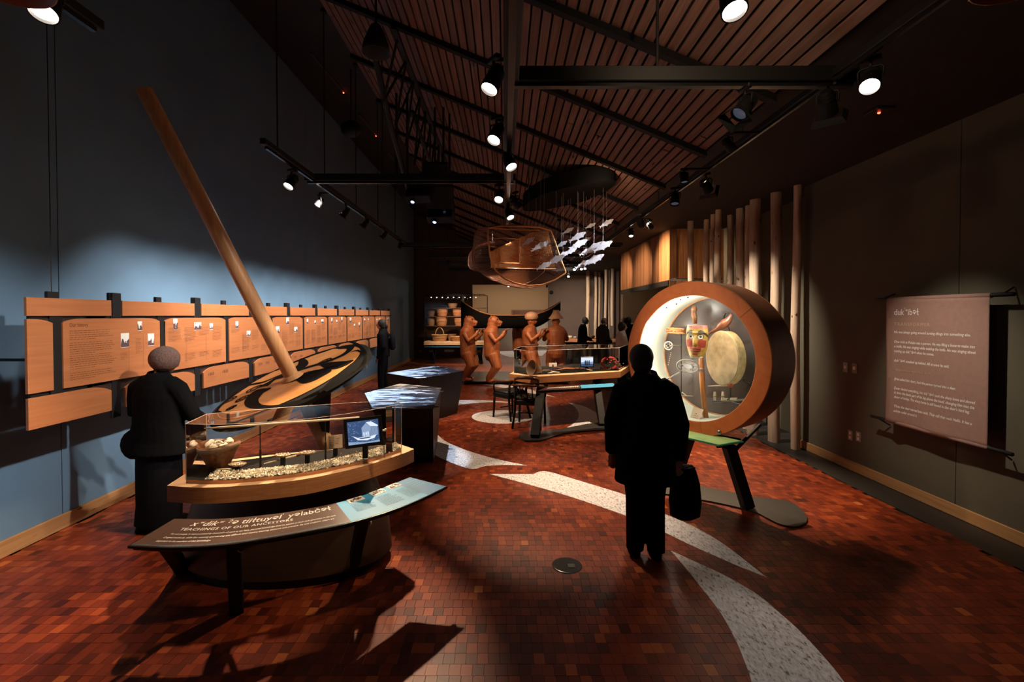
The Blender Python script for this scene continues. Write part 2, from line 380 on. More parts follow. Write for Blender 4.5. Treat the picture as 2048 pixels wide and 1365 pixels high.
def dup(root, loc=None, rotz=None, label=None, group=None, euler=None):
    def cp(o, par):
        c = o.copy(); COL.objects.link(c)
        if par is not None: c.parent = par
        for ch in o.children: cp(ch, c)
        return c
    r = cp(root, None)
    if loc is not None: r.location = loc
    if rotz is not None: r.rotation_euler = (0, 0, rotz)
    if euler is not None: r.rotation_euler = euler
    if label: r['label'] = label
    if group: r['group'] = group
    return r
def remeshed(mb, name, mat, parent, voxel=.012, smooth=3):
    """one continuous surface out of overlapping volumes"""
    o = mb.build(name, mat, parent, smooth=True)
    a = o.modifiers.new('r', 'REMESH'); a.mode = 'VOXEL'; a.voxel_size = voxel; a.use_smooth_shade = True
    if smooth: b = o.modifiers.new('s', 'SMOOTH'); b.iterations = smooth; b.factor = .5
    dg = bpy.context.evaluated_depsgraph_get(); dg.update()
    me = bpy.data.meshes.new_from_object(o.evaluated_get(dg)); o.modifiers.clear()
    old = o.data; o.data = me; bpy.data.meshes.remove(old)
    if not me.materials: me.materials.append(mat)
    return o
_tc = {}
def text_geo(s, size=1.0, shear=0.0, space=1.0, bold=0.0):
    c = bpy.data.curves.new('t', 'FONT'); c.body = s; c.size = size; c.shear = shear; c.space_character = space
    c.resolution_u = 2; c.offset = bold
    o = bpy.data.objects.new('t', c); COL.objects.link(o)
    dg = bpy.context.evaluated_depsgraph_get(); dg.update()
    me = bpy.data.meshes.new_from_object(o.evaluated_get(dg))
    r = ([v.co.copy() for v in me.vertices], [tuple(p.vertices) for p in me.polygons])
    bpy.data.objects.remove(o); bpy.data.curves.remove(c); bpy.data.meshes.remove(me)
    return r
def text_runs(runs, shear=0, space=1.0, bold=0.0):
    """runs: (text, scale, rise) set one after the other"""
    V_, F_ = [], []; x = 0
    for s, k, dy in runs:
        if s == ' ': x += .28 * k; continue
        vs, fs = text_geo(s, 1.0, shear, space, bold); n = len(V_)
        x0 = min(v.x for v in vs)
        V_ += [Vector((x + (v.x - x0) * k, v.y * k + dy, 0)) for v in vs]; F_ += [tuple(i + n for i in f) for f in fs]
        x = max(v.x for v in V_) + .055
    return V_, F_
def put_text(mb, s, size, o, ux, uy, shear=0, space=1.0, width=None, bold=0.0, mi=0):
    """text from origin o with unit vectors ux, uy; width: fit to it"""
    vs, fs = text_geo(s, size, shear, space, bold)
    if not vs: return mb
    k = 1.0
    if width:
        mx = max(v.x for v in vs); k = width / mx
    return mb.add([o + ux * (v.x * k) + uy * v.y for v in vs], fs, mi)
def word_lines(mb, o, ux, uy, width, n, pitch, h, rnd, last=.6, nrm=None):
    """printed body copy too small to read: rows of word-sized strokes"""
    for i in range(n):
        x = 0; lim = width * (last if i == n - 1 else rnd.uniform(.88, 1))
        while x < lim:
            wl = rnd.uniform(1.2, 5) * h
            if x + wl > lim: break
            y = -i * pitch
            mb.add([o + ux * x + uy * y, o + ux * (x + wl) + uy * y, o + ux * (x + wl) + uy * (y + h * .5), o + ux * x + uy * (y + h * .5)], [(0, 1, 2, 3)])
            x += wl + h * .7
    return mb

M['bracket'] = plain('dark_red_bracket', (.035, .014, .010), .6)
M['textblue2'] = plain('dark_blue_border', (.06, .09, .12), .4, noise=.6, nscale=160)
M['backglass'] = plain('ring_back_panel', (.085, .062, .055), .3)
M['leafprint'] = plain('leaf_print_brown', (.055, .03, .022), .4)
M['greenedge'] = plain('green_glass_edge', (.03, .22, .12), .1)
M['palegreen'] = plain('pale_green_print', (.62, .78, .50), .3)
M['staffwood'] = wood('staff_wood', (.42, .13, .03), (.62, .26, .08), (12, 12, 2), .35)
M['bark'] = plain('bark_core', (.20, .07, .02), .9, noise=.4, nscale=60, bump=.8)
M['barkfibre'] = plain('bark_fibre', (.60, .28, .10), .8, noise=.4, nscale=60)
M['rattle'] = wood('rattle_wood', (.13, .04, .02), (.24, .08, .04), (6, 6, 6), .3)
M['drumskin'] = plain('drum_skin', (.50, .37, .20), .6, noise=.28, nscale=14)
M['drumside'] = plain('drum_side_hide', (.42, .30, .13), .6, noise=.35, nscale=20)
M['redcloth'] = plain('red_padding', (.50, .10, .04), .8)
M['bone'] = plain('bone', (.68, .58, .42), .45)
M['hoopm'] = plain('pale_hoop', (.55, .55, .52), .4)
M['bead_blue'] = plain('blue_bead', (.04, .05, .25), .3)
M['wreath_red'] = plain('wreath_red', (.35, .02, .03), .6)
M['leafgreen'] = plain('leaf_green', (.02, .07, .03), .6)
M['chair_seat'] = plain('chair_seat_black', (.02, .018, .017), .5)
M['chair_wood'] = plain('chair_dark_wood', (.10, .04, .02), .35)
M['acredge_dim'] = plain('shelf_glass_edge', (.20, .12, .09), .3)
M['lensmall'] = plain('small_led', (1, 1, 1), .3, emit=(1, .9, .8), es=6)
M['mobileblack'] = plain('mobile_black', (.004, .004, .004), .9, spec=.1)
M['bagm'] = plain('bag_dark_cloth', (.009, .007, .0065), .85, noise=.3, nscale=30, spec=.1)

# ================================================================== SETTING
XL, XR, YE = -3.80, 4.10, 20.0
def roofz(x): return 4.47 - .413 * x
# floor: sub-floor, single blocks, field of blocks
fl = struct('floor', MB().box((.3, 14, -.06), (11, 34, .08)), M['subfloor'])
BX, BY, BH = .060, .077, .018
def blk_tone(r): return min(1, max(0, r.gauss(.36, .13) + (.2 if r.random() < .05 else 0) - (.16 if r.random() < .10 else 0)))
variants = []
for k in range(14):
    b = MB(); g = .0003; h = .0007
    rz = [(-BX/2+g, -BY/2+g), (BX/2-g, -BY/2+g), (BX/2-g, BY/2-g), (-BX/2+g, BY/2-g)]
    i_ = [(-BX/2+g+h, -BY/2+g+h), (BX/2-g-h, -BY/2+g+h), (BX/2-g-h, BY/2-g-h), (-BX/2+g+h, BY/2-g-h)]
    b.loft([[Vector((x, y, -BH)) for x, y in rz], [Vector((x, y, -h)) for x, y in rz], [Vector((x, y, 0)) for x, y in i_]])
    o = b.build('block', M['block']); me = o.data
    a = me.attributes.new('tone', 'FLOAT', 'FACE'); t = blk_tone(random)
    a.data.foreach_set('value', [t] * len(me.polygons)); bpy.data.objects.remove(o); variants.append(me)
cells = []
rb = random.Random(11)
ny = int((13.0 - 1.2) / BY)
for j in range(ny):
    y = 1.2 + (j + .5) * BY; off = rb.random() * BX
    lim = min(1.7 * y + 1.6, 9)
    i0 = int((max(XL, -lim) - off) / BX); i1 = int((min(3.72, lim) - off) / BX)
    for i in range(i0, i1 + 1):
        x = i * BX + off
        if x < XL + BX/2 or x > 3.70: continue
        cells.append((x, y))
def inview(x, y):
    px = 1010 + 910 * x / y; py = 631 + 1665 / y
    return 20 < px < 2028 and py < 1355
CASE_HIDE = lambda x, y: (-1.75 < x < -.75 and 2.55 < y < 3.5)
vis = sorted([c for c in cells if inview(*c)], key=lambda c: c[1] + abs(c[0]) * .05)[:300]
vs_ = set(vis)
for (x, y) in vis:
    o = bpy.data.objects.new('block', rb.choice(variants)); COL.objects.link(o); o.parent = fl
    o.location = (x, y, rb.uniform(-.0006, .0006))
V = []; F = []; T = []
for (x, y) in cells:
    if (x, y) in vs_: continue
    g = .0003; h = .0007; z = rb.uniform(-.0006, .0006); n = len(V); t = blk_tone(rb)
    X0, X1, Y0, Y1 = x - BX/2 + g, x + BX/2 - g, y - BY/2 + g, y + BY/2 - g
    V += [(X0, Y0, z-.006), (X1, Y0, z-.006), (X1, Y1, z-.006), (X0, Y1, z-.006), (X0+h, Y0+h, z), (X1-h, Y0+h, z), (X1-h, Y1-h, z), (X0+h, Y1-h, z)]
    F += [(n+4, n+5, n+6, n+7), (n, n+1, n+5, n+4), (n+1, n+2, n+6, n+5), (n+2, n+3, n+7, n+6), (n+3, n, n+4, n+7)]; T += [t] * 5
me = bpy.data.meshes.new('block_field'); me.from_pydata(V, [], F); me.materials.append(M['block'])
a = me.attributes.new('tone', 'FLOAT', 'FACE'); a.data.foreach_set('value', T)
o = bpy.data.objects.new('block_field', me); COL.objects.link(o); o.parent = fl; o['kind'] = 'stuff'
# beyond 13 m the blocks are under two pixels: colour only
def farfloor():
    m, nt, b = _new('distant_wood_floor')
    tc = N(nt, 'ShaderNodeTexCoord'); br = N(nt, 'ShaderNodeTexBrick'); br.inputs['Scale'].default_value = 1
    br.inputs['Brick Width'].default_value = .06; br.inputs['Row Height'].default_value = .077; br.inputs['Mortar Size'].default_value = .001
    br.inputs['Color1'].default_value = (.34, .075, .02, 1); br.inputs['Color2'].default_value = (.20, .04, .012, 1); br.inputs['Mortar'].default_value = (.06, .02, .01, 1)
    nt.links.new(tc.outputs['Object'], br.inputs['Vector']); nt.links.new(br.outputs['Color'], b.inputs['Base Color']); b.inputs['Roughness'].default_value = .55; return m
M['farfloor'] = farfloor()
yf = 1.2 + ny * BY
MB().box((-.04, (yf + 32) / 2, -.006), (7.52, 32 - yf, .012)).build('far_floor_surface', M['farfloor'], fl)
g = MB().box(((3.72 + 4.9) / 2, 9.4, -.008), (4.9 - 3.72, 21.2, .014))
g.build('border_strip', M['greyplate'], fl)
# floor graphics: speckled inlays
def inlay(pts, label):
    b = MB(); P_ = [FL(x, y) for x, y in pts]
    b.prism([(p.x, p.y) for p in P_], -.004, .0022)
    o = b.build('floor_inlay', M['speckle'])
    bm = bmesh.new(); bm.from_mesh(o.data); bmesh.ops.triangulate(bm, faces=[f for f in bm.faces if len(f.verts) > 4], ngon_method='EAR_CLIP'); bm.to_mesh(o.data); bm.free()
    tag(o, label, 'floor inlay'); return o
def smooth_curve(pts, n=6):
    out = []
    for i in range(len(pts) - 1):
        p0, p1, p2, p3 = pts[max(i-1, 0)], pts[i], pts[i+1], pts[min(i+2, len(pts)-1)]
        for k in range(n):
            t = k / n
            out.append(tuple(.5 * (2*p1[a] + (p2[a]-p0[a])*t + (2*p0[a]-5*p1[a]+4*p2[a]-p3[a])*t*t + (3*p1[a]-p0[a]-3*p2[a]+p3[a])*t**3) for a in range(len(p1))))
    out.append(tuple(pts[-1])); return out
inlay(smooth_curve([(1342,1102.6),(1387,1123),(1451,1153),(1515.5,1191),(1567,1234),(1600,1264),(1645,1312),(1690,1368),(1740,1450)]) +
      smooth_curve([(1520,1450),(1503,1365),(1494,1337),(1473,1285.6),(1443,1230),(1404,1178.5),(1370,1135.6),(1342,1102.6)])[:-1],
      'large white speckled crescent inlay in the floor, widening towards the bottom edge of the photo')
inlay([(978.7,949)] + smooth_curve([(1068,949),(1082,943.5),(1104,946),(1151,960),(1207,977),(1258.5,994),(1323,1026),(1387,1054),(1451,1092),(1533,1156)]) +
      smooth_curve([(1473,1132),(1387,1094),(1323,1063),(1258,1035),(1194,1012),(1130,991),(1061,971),(978.7,949)])[:-1],
      'long white speckled fin inlay in the floor passing under the person with the bag')
inlay(smooth_curve([(868,864),(874,869),(894,885),(941,904),(993,919),(1055,932)]) + smooth_curve([(1010,931),(971,933),(941,938.5),(886,919),(851.4,896),(858,876),(868,864)])[:-1],
      'white speckled inlay in the floor beside the near black projection table')
inlay(smooth_curve([(868,824),(880.6,810.6),(902.5,803),(940,800.7),(984,802),(1030,806)]) + smooth_curve([(984,805),(940,807.5),(907,813),(884,821),(868,830)])[:-1],
      'thin white speckled arc inlay in the floor behind the round inlay')
inlay([(1006 + 62.5 * math.cos(2*PI*k/40), 834.5 + 13.5 * math.sin(2*PI*k/40)) for k in range(40)], 'round white speckled inlay in the floor under the black chairs')
inlay(smooth_curve([(1136.7,805.8),(1157,810),(1172,815),(1192.7,827),(1202,838),(1196,848),(1168,854),(1130,858)]) + smooth_curve([(1130,858),(1146.6,848),(1157,835),(1155,821.6),(1147,812.5),(1136.7,805.8)])[1:-1],
      'white speckled crescent inlay in the floor beside the right leg of the tool showcase')
inlay([(957,766.6),(985,767),(1020,772),(1060,779),(1111,795),(1060,787),(1010,777),(975,771)], 'narrow white spike inlay in the floor in front of the carved figures')
inlay([(995,703),(1030,702),(1062,706),(1064,714),(1020,715),(1004,710)], 'white speckled inlay in the far floor between the carved figures')
inlay([(1072,690),(1095,688.5),(1098,700),(1084,712),(1068,712)], 'white speckled inlay in the far floor at the opening to the next room')
t = FL(1134, 1132)
o = MB().lathe([(.001, .004), (.095, .004), (.1, .003), (.108, .003), (.112, -.004)], (t.x, t.y, 0), 40).build('floor_disc', M['blackgloss'], smooth=False)
tag(o, 'round black outlet cover set flush in the wooden floor', 'floor cover')
b = MB().box((t.x + .03, t.y - .01, .005), (.05, .05, .003)); b.build('hatch', M['black'], o)

# left wall: two panels with a seam at 3.88 m
ZT = 6.9
wl = struct('wall_left', MB().box((XL - .10, 8.9, ZT/2), (.16, 21, ZT)), M['dark_ceiling'])
for y0, y1 in ((-1.5, 3.876), (3.884, 8.70), (8.704, 13.5), (13.504, 18.95)):
    MB().box((XL - .01, (y0 + y1) / 2, ZT/2), (.02, y1 - y0, ZT)).build('wall_panel', M['blue_wall'], wl)
struct('baseboard_left', MB().box((XL + .011, 8.7, .064), (.022, 20.4, .128), bev=.004), M['base'])
# end of the blue wall: returns to the darker far part of the hall
struct('wall_corner', MB().box((-4.4, 18.99, 3.4), (1.2, .08, 6.9)), M['taupe_wall'])
# end wall with opening
e = MB()
e.box((-3.6, YE + .1, 3.2), (4.34, .2, 6.9)); e.box((3.65, YE + .1, 3.2), (3.48, .2, 6.9)); e.box((.24, YE + .1, 5.0), (3.34, .2, 3.64))
wb = struct('wall_back', e, M['taupe_wall'])
for k in range(16):
    x = -3.75 + k * .30
    MB().box((x, YE - .02, 4.6), (.27, .03, 2.2)).build('slat', M['taupe_wall'], wb)
struct('wall_far_room', MB().box((.3, 29, 2), (12, .1, 4)), M['cream_wall'])
struct('wall_far_room_left', MB().box((-5, 24.5, 2), (.1, 9, 4)), M['cream_wall'])
struct('wall_far_room_right', MB().box((5.2, 24.5, 2), (.1, 9, 4)), M['cream_wall'])
struct('ceiling_far_room', MB().box((.3, 24.6, 4.2), (12, 9, .1)), M['dark_ceiling'])
struct('baseboard_far', MB().box((.3, 28.92, .12), (10, .05, .24)), M['base'])
# right wall: two panels with a seam, ends at 6.27 m, recess beyond
wr = struct('wall_right', MB().box((XR + .10, 2.38, 1.8), (.16, 7.78, 3.6)), M['dark_ceiling'])
for y0, y1 in ((-1.5, 4.112), (4.119, 6.27)):
    MB().box((XR + .01, (y0 + y1) / 2, 1.8), (.02, y1 - y0, 3.6)).build('wall_panel', M['grey_wall'], wr)
struct('baseboard_right', MB().box((XR - .011, 2.38, .055), (.022, 7.78, .11), bev=.004), M['base'])
struct('wall_recess', MB().box((4.50, 7.9, 1.8), (.1, 3.6, 3.6)), M['grey_wall'])
struct('wall_right_far', MB().box((4.55, 16.6, 3), (.1, 7, 6)), M['taupe_wall'])
struct('wall_rear', MB().box((.1, -1.6, 3.3), (8.2, .1, 6.8)), M['dark_ceiling'])
# ceilings
c = MB(); t0 = .16
def roofquad(x0, x1, dz, th, y0, y1, mb):
    mb.add([(x0, y0, roofz(x0) + dz), (x1, y0, roofz(x1) + dz), (x1, y1, roofz(x1) + dz), (x0, y1, roofz(x0) + dz),
            (x0, y0, roofz(x0) + dz + th), (x1, y0, roofz(x1) + dz + th), (x1, y1, roofz(x1) + dz + th), (x0, y1, roofz(x0) + dz + th)],
           [(3, 2, 1, 0), (4, 5, 6, 7), (0, 1, 5, 4), (1, 2, 6, 5), (2, 3, 7, 6), (3, 0, 4, 7)])
roofquad(-4.2, 2.4, .14, .1, -1.6, 20.1, c)
ceil = struct('ceiling', c, M['dark_ceiling'])
sof = struct('ceiling_soffit', MB().box((3.40, 9.3, 3.69), (2.48, 21.8, .2)), M['dark_ceiling'])
P0, SW, ns_ = .0871, .076, 48
mesh_cache = {}
rs = random.Random(3)
for i in range(ns_):
    x = -2.0 + i * P0
    cuts = [.2, rs.uniform(4.5, 8), rs.uniform(10, 15), 19.9]
    for k in range(3):
        y0, y1 = cuts[k] + .002, cuts[k+1] - .002
        L = round(y1 - y0, 1)
        b = MB(); b.box((0, 0, 0), (SW, L, .022), bev=.003)
        if L not in mesh_cache:
            o = b.build('slat', M['slat']); mesh_cache[L] = o.data; o.parent = ceil
        else:
            o = bpy.data.objects.new('slat', mesh_cache[L]); COL.objects.link(o); o.parent = ceil
        o.location = (x, (y0 + y1) / 2, roofz(x)); o.rotation_euler = (0, math.atan(.413), 0)
# purlins under the slats
for k in range(14):
    y = 3.65 + 1.235 * k; b = MB()
    wd = .07
    x0, x1 = -2.05, 2.14
    for (a0, a1) in ((x0, x1),):
        b.add([(a0, y - wd/2, roofz(a0) - .07), (a1, y - wd/2, roofz(a1) - .07), (a1, y + wd/2, roofz(a1) - .07), (a0, y + wd/2, roofz(a0) - .07),
               (a0, y - wd/2, roofz(a0) - .012), (a1, y - wd/2, roofz(a1) - .012), (a1, y + wd/2, roofz(a1) - .012), (a0, y + wd/2, roofz(a0) - .012)],
              [(3, 2, 1, 0), (4, 5, 6, 7), (0, 1, 5, 4), (1, 2, 6, 5), (2, 3, 7, 6), (3, 0, 4, 7)])
    b.build('purlin', M['blackpaint'], ceil)
# cedar clad mass over the glass showcase
CX, CY0, CY1, CZ = 3.35, 9.3, 13.2, 2.55
cm = struct('wall_cedar_block', MB().box((4.0, 11.2, 3.08), (1.2, 3.7, 1.02)), M['dark_ceiling'])
yy = CY0
rp = random.Random(5)
while yy < CY1 - .05:
    wd = rp.choice((.10, .13, .16)); wd = min(wd, CY1 - yy)
    MB().box((CX + .012 + rp.uniform(-.004, .004), yy + wd/2, 3.07), (.024, wd - .005, 1.04)).build('plank', M['cedar_plank'], cm); yy += wd
xx = CX; cf = struct('wall_cedar_front', MB().box((3.92, CY0 + .02, 1.27), (1.14, .02, 2.52)), M['dark_ceiling'])
while xx < 4.5:
    wd = rp.choice((.10, .14))
    MB().box((xx + wd/2, CY0 - .004 + rp.uniform(-.004, .004), 3.085), (wd - .005, .024, 1.01)).build('plank', M['cedar_plank'], cm)
    MB().box((xx + wd/2, CY0 - .004 + rp.uniform(-.004, .004), 1.28), (wd - .005, .024, 2.52)).build('plank', M['cedar_plank'], cf); xx += wd
# the showcase under it
sc_ = thing('canoe_showcase', 'tall glass showcase under the cedar planks with a dark canoe prow inside', 'showcase', (3.9, 11.2, 0))
MB().box((3.95, 11.25, .2), (1.1, 3.8, .4)).build('plinth', M['blackpaint'], sc_)
MB().box((4.44, 11.25, 1.47), (.04, 3.7, 2.12)).build('back_panel', M['taupe_wall'], sc_)
MB().box((3.36, 11.3, 1.47), (.012, 3.7, 2.12)).build('glass_pane', M['acrylic'], sc_)
MB().box((3.40, 13.16, 1.47), (.03, .03, 2.12)).build('edge_strip', M['brass'], sc_)
MB().box((3.35, 11.2, 2.49), (.05, 3.8, .11)).build('header', M['greyplate'], sc_)
# ---- peeled logs along the right wall
def log(px, py_top, wpx, label, yfoot=None, ztop=3.588, dx=0, g='peeled logs standing from floor to soffit'):
    d = (ztop - CAMZ) * 910 / (631 - py_top); x = (px - 1010) * d / 910; r = wpx * d / 910 / 2
    rr = random.Random(int(px)); rings = []; a0 = rr.random() * 6; n = 14
    b = MB(); seg = 14; ph = [rr.random() * 6 for _ in range(3)]
    for k in range(n + 1):
        z = ztop * k / n; cx = .012 * math.sin(k * .5 + a0); cy = .012 * math.cos(k * .4 + a0)
        tp = 1.08 - .12 * k / n
        rings.append([Vector((cx + math.cos(q) * r * tp * (1 + .05 * math.sin(2 * q + ph[0] + k * .3) + .03 * math.sin(3 * q + ph[1])), cy + math.sin(q) * r * tp * (1 + .05 * math.sin(2 * q + ph[0] + k * .3)), z)) for q in [2*PI*j/seg for j in range(seg)]])
    b.loft(rings)
    o = b.build('peeled_log', M['log'], smooth=True, auto=50); o.location = (x, d, 0); tag(o, label, 'log', g)
    for k in range(3):
        q = PI + rr.uniform(-.3, 1.9); z = rr.uniform(.6, 3.2)
        nb = MB().ell((math.cos(q) * r * .97, math.sin(q) * r * .97, z), (.010, .013, .020), seg=8, rows=5)
        kb = nb.build('knot', M['rattle'], None, smooth=True); kb.parent = o
logs = [(1592, 373, 15.5, 'peeled log nearest the story banner, free in front of the wall edge'), (1550.6, 387.6, 20, 'pale thick peeled log second from the story banner'),
        (1509, 401, 20, 'thick peeled log third from the story banner, with a thinner one behind'), (1496, 413, 14, 'peeled log half hidden behind the third thick log'),
        (1478.6, 419, 16, 'brown peeled log just right of the top of the ring case'), (1459, 431.6, 12.5, 'short-looking dim peeled log above the ring case rim'),
        (1434.7, 421, 12.5, 'peeled log with a dark knot low down, right one of the close trio'), (1424, 430, 10, 'thin peeled log in the middle of the close trio'),
        (1412, 441, 11, 'peeled log with dark scars, left one of the close trio'), (1380.5, 443.8, 12, 'peeled log standing alone before the cedar planks')]
for a in logs: log(*a)
fl_ = [(1175, 543, 7, 'leftmost of the far peeled logs by the end wall'), (1191, 544, 6, 'far peeled log, first of the close pair behind the standing men'), (1198, 545, 5, 'far peeled log, second of the close pair behind the standing men'),
       (1211, 540, 5.5, 'far peeled log, third from the showcase edge'), (1217, 541, 4.5, 'far peeled log, second from the showcase edge'), (1224, 538, 6, 'far peeled log next to the showcase edge')]
for a in fl_: log(a[0], a[1], a[2], a[3], g='far peeled logs near the end wall')

# ================================================================== TRACKS AND LAMPS
TZ = 3.40
def beam(p0, p1, sx, name, label, cat='lighting track', parts=True):
    p0, p1 = Vector(p0), Vector(p1); d = p1 - p0; L = d.length; ang = math.atan2(d.y, d.x)
    e = thing(name, label, cat, tuple((p0 + p1) / 2), ang)
    R = Matrix.Rotation(ang, 3, 'Z'); c = (p0 + p1) / 2
    MB().box(c, (L, sx, sx), R, bev=.004).build('rail', M['black'], e)
    MB().box(c - Vector((0, 0, sx/2 + .012)), (L * .98, sx * .45, .024), R).build('conductor', M['blackgloss'], e)
    return e
def rods(e, pts, r=.007):
    for x, y in pts:
        zt = min(roofz(x) - .02 if -2.05 < x < 2.14 else (roofz(x) + .13 if x < 0 else 3.58), 6.5)
        MB().tube([(x, y, TZ + .03), (x, y, zt)], r, 8).build('hanger_rod', M['black'], e)
        MB().lathe([(.035, zt - .04), (.035, zt)], (x, y, 0), 10).build('canopy', M['black'], e)
b1 = beam((0.04, .2, TZ + .0), (0.04, 7.7, TZ), .10, 'lighting_track', 'long black lighting track running down the middle under the slatted ceiling')
rods(b1, [(0.04, 1.2), (0.04, 4.0), (.04, 7.2)], .01)
b2 = beam((.0, 3.02, TZ), (2.3, 3.02, TZ), .095, 'lighting_track', 'thick black crossbar track from the middle track to the right soffit'); rods(b2, [(1.0, 3.02)], .01)
b3 = beam((-2.28, 5.23, TZ), (.12, 5.23, TZ), .08, 'lighting_track', 'black crossbar track between the left track and the middle track'); rods(b3, [(-1.4, 5.23)])
b4 = beam((-2.18, 4.12, TZ), (-2.18, 9.9, TZ), .055, 'lighting_track', 'long black lighting track hung in front of the blue wall')
rods(b4, [(-2.18, 4.39), (-2.18, 5.53), (-2.18, 6.7), (-2.18, 7.84), (-2.18, 9.06)])
b5 = beam((-2.2, -.8, TZ), (-2.2, 2.5, TZ), .055, 'lighting_track', 'short end of black track at the upper left corner'); rods(b5, [(-2.2, 0.6), (-2.2, 2.0)])
b6 = beam((2.14, -.8, TZ), (2.14, 12.0, TZ), .05, 'lighting_track', 'long black lighting track along the edge of the right soffit')
for y in (1.5, 4.2, 6.5, 9.0, 11.5): MB().tube([(2.18, y, TZ), (2.18, y, 3.6)], .008, 8).build('hanger_rod', M['black'], b6)
b7 = beam((-2.35, 10.1, TZ), (2.6, 10.1, TZ), .075, 'lighting_track', 'black crossbar track behind the hanging fish trap, nearer one'); rods(b7, [(-1.6, 10.1), (1.2, 10.1)])
b8 = beam((-2.15, 11.9, TZ), (2.2, 11.9, TZ), .06, 'lighting_track', 'black crossbar track behind the hanging fish trap, second one'); rods(b8, [(-1.5, 11.9), (1.2, 11.9)])
b9 = beam((-2.1, 13.6, TZ), (2.6, 13.6, TZ), .06, 'lighting_track', 'black crossbar track behind the hanging fish trap, third one'); rods(b9, [(-1.5, 13.6), (1.5, 13.6)])
b10 = beam((-1.9, 15.4, TZ), (2.5, 15.4, TZ), .10, 'lighting_track', 'thick black crossbar above the basket showcase, farthest one'); rods(b10, [(-1.5, 15.4), (1.5, 15.4)])
b11 = beam((.1, 1.9, TZ), (2.1, 1.9, TZ), .08, 'lighting_track', 'black crossbar track above the top edge of the view'); rods(b11, [(1.0, 1.9)])

_hd = {}
BEAMS = [((.04, .2), (.04, 7.7)), ((0, 3.02), (2.3, 3.02)), ((-2.28, 5.23), (.12, 5.23)), ((-2.18, 4.12), (-2.18, 9.9)), ((-2.2, -.8), (-2.2, 2.5)), ((2.14, -.8), (2.14, 12)), ((-2.35, 10.1), (2.6, 10.1)),
         ((-2.15, 11.9), (2.2, 11.9)), ((-2.1, 13.6), (2.6, 13.6)), ((-1.9, 15.4), (2.5, 15.4)), ((.1, 1.9), (2.1, 1.9))]
def nearest_track(x, y):
    best = None
    for a, c in BEAMS:
        A, C = Vector(a), Vector(c); t = max(0, min(1, (Vector((x, y)) - A).dot(C - A) / (C - A).length_squared)); q = A.lerp(C, t); d = (q - Vector((x, y))).length
        if best is None or d < best[0]: best = (d, q)
    return best
def head_meshes(kind):
    if kind in _hd: return _hd[kind]
    s = 1.0 if kind == 'big' else .72
    h = MB().lathe([(.001, .09*s), (.03*s, .09*s), (.042*s, .07*s), (.045*s, .02*s), (.052*s, .0), (.056*s, -.06*s), (.056*s, -.075*s), (.050*s, -.075*s), (.048*s, -.055*s), (.001, -.05*s)], seg=20)
    for k in range(4): h.lathe([(.047*s, .03*s + k*.01*s), (.050*s, .032*s + k*.01*s), (.047*s, .035*s + k*.01*s)], seg=20)
    hm = h.build('housing', M['blackpaint'], smooth=True, auto=40)
    lm = MB().lathe([(.001, -.060*s), (.030*s, -.062*s), (.048*s, -.057*s), (.048*s, -.053*s), (.001, -.053*s)], seg=20).build('lens', M['lens'], smooth=True)
    lo = MB().lathe([(.001, -.060*s), (.030*s, -.062*s), (.048*s, -.057*s), (.048*s, -.053*s), (.001, -.053*s)], seg=20).build('lens', M['lensoff'], smooth=True)
    ad = MB().box((0, 0, -.015), (.10*s, .03, .03), bev=.004).build('adapter', M['black'])
    yk = MB().tube([(0, 0, -.03), (0, 0, -.07*s)], .009, 8).tube([(-.058*s, 0, -.14*s), (-.062*s, 0, -.08*s), (-.05*s, 0, -.065*s), (0, 0, -.062*s), (.05*s, 0, -.065*s), (.062*s, 0, -.08*s), (.058*s, 0, -.14*s)], .006, 8).build('yoke', M['black'], smooth=True)
    bd = MB().loft([[Vector((x*.075*s, y*.055*s, -.078*s)) for x, y in ((-1,-1),(1,-1),(1,1),(-1,1))], [Vector((x*.10*s, y*.075*s, -.12*s)) for x, y in ((-1,-1),(1,-1),(1,1),(-1,1))]], cap=False).build('barn_door', M['black'])
    r = tuple(o.data for o in (hm, lm, lo, ad, yk, bd))
    for o in (hm, lm, lo, ad, yk, bd): bpy.data.objects.remove(o)
    _hd[kind] = r; return r
def lamp(px, py, d, aim, on, label, kind='big', barn=False, z0=None, group=None):
    """track spotlight whose housing sits at the pixel (px, py) at depth d, aimed at a point"""
    hm, lm, lo, ad, yk, bd = head_meshes(kind); s = 1.0 if kind == 'big' else .72
    p = W(px, py, d); top = (z0 if z0 is not None else TZ - .03)
    drop = .14 * s
    e = thing('track_spotlight', label, 'spotlight', (p.x, p.y, p.z + drop), 0, group)
    def ch(me, par, nm):
        o = bpy.data.objects.new(nm, me); COL.objects.link(o); o.parent = par; return o
    dvec = Vector(aim) - p; yaw = math.atan2(dvec.y, dvec.x) - PI/2; e.rotation_euler = (0, 0, yaw)
    ch(ad, e, 'adapter'); ch(yk, e, 'yoke')
    h = ch(hm, e, 'housing'); h.location = (0, 0, -drop)
    tilt = math.atan2(math.hypot(dvec.x, dvec.y), -dvec.z)
    h.rotation_euler = (tilt, 0, 0)
    ch(lm if on else lo, h, 'lens')
    if barn: ch(bd, h, 'barn_door')
    if z0 is None:
        dn, qn = nearest_track(p.x, p.y)
        if dn > .03: MB().tube([(p.x, p.y, top - .004), (qn.x, qn.y, top - .004)], .012, 8).build('side_arm', M['black'], e)
    if top > p.z + drop + .01:
        MB().tube([(p.x, p.y, p.z + drop - .01), (p.x, p.y, top)], .011, 8).build('stem', M['black'], e)
    return e
lamp(987, 160, 2.76, (-1.1, 2.0, .6), True, 'lit spotlight at the corner of the middle track and thick crossbar')
lamp(993, 268, 3.6, (-.9, 2.4, .8), True, 'lit spotlight on the middle track, second from the front')
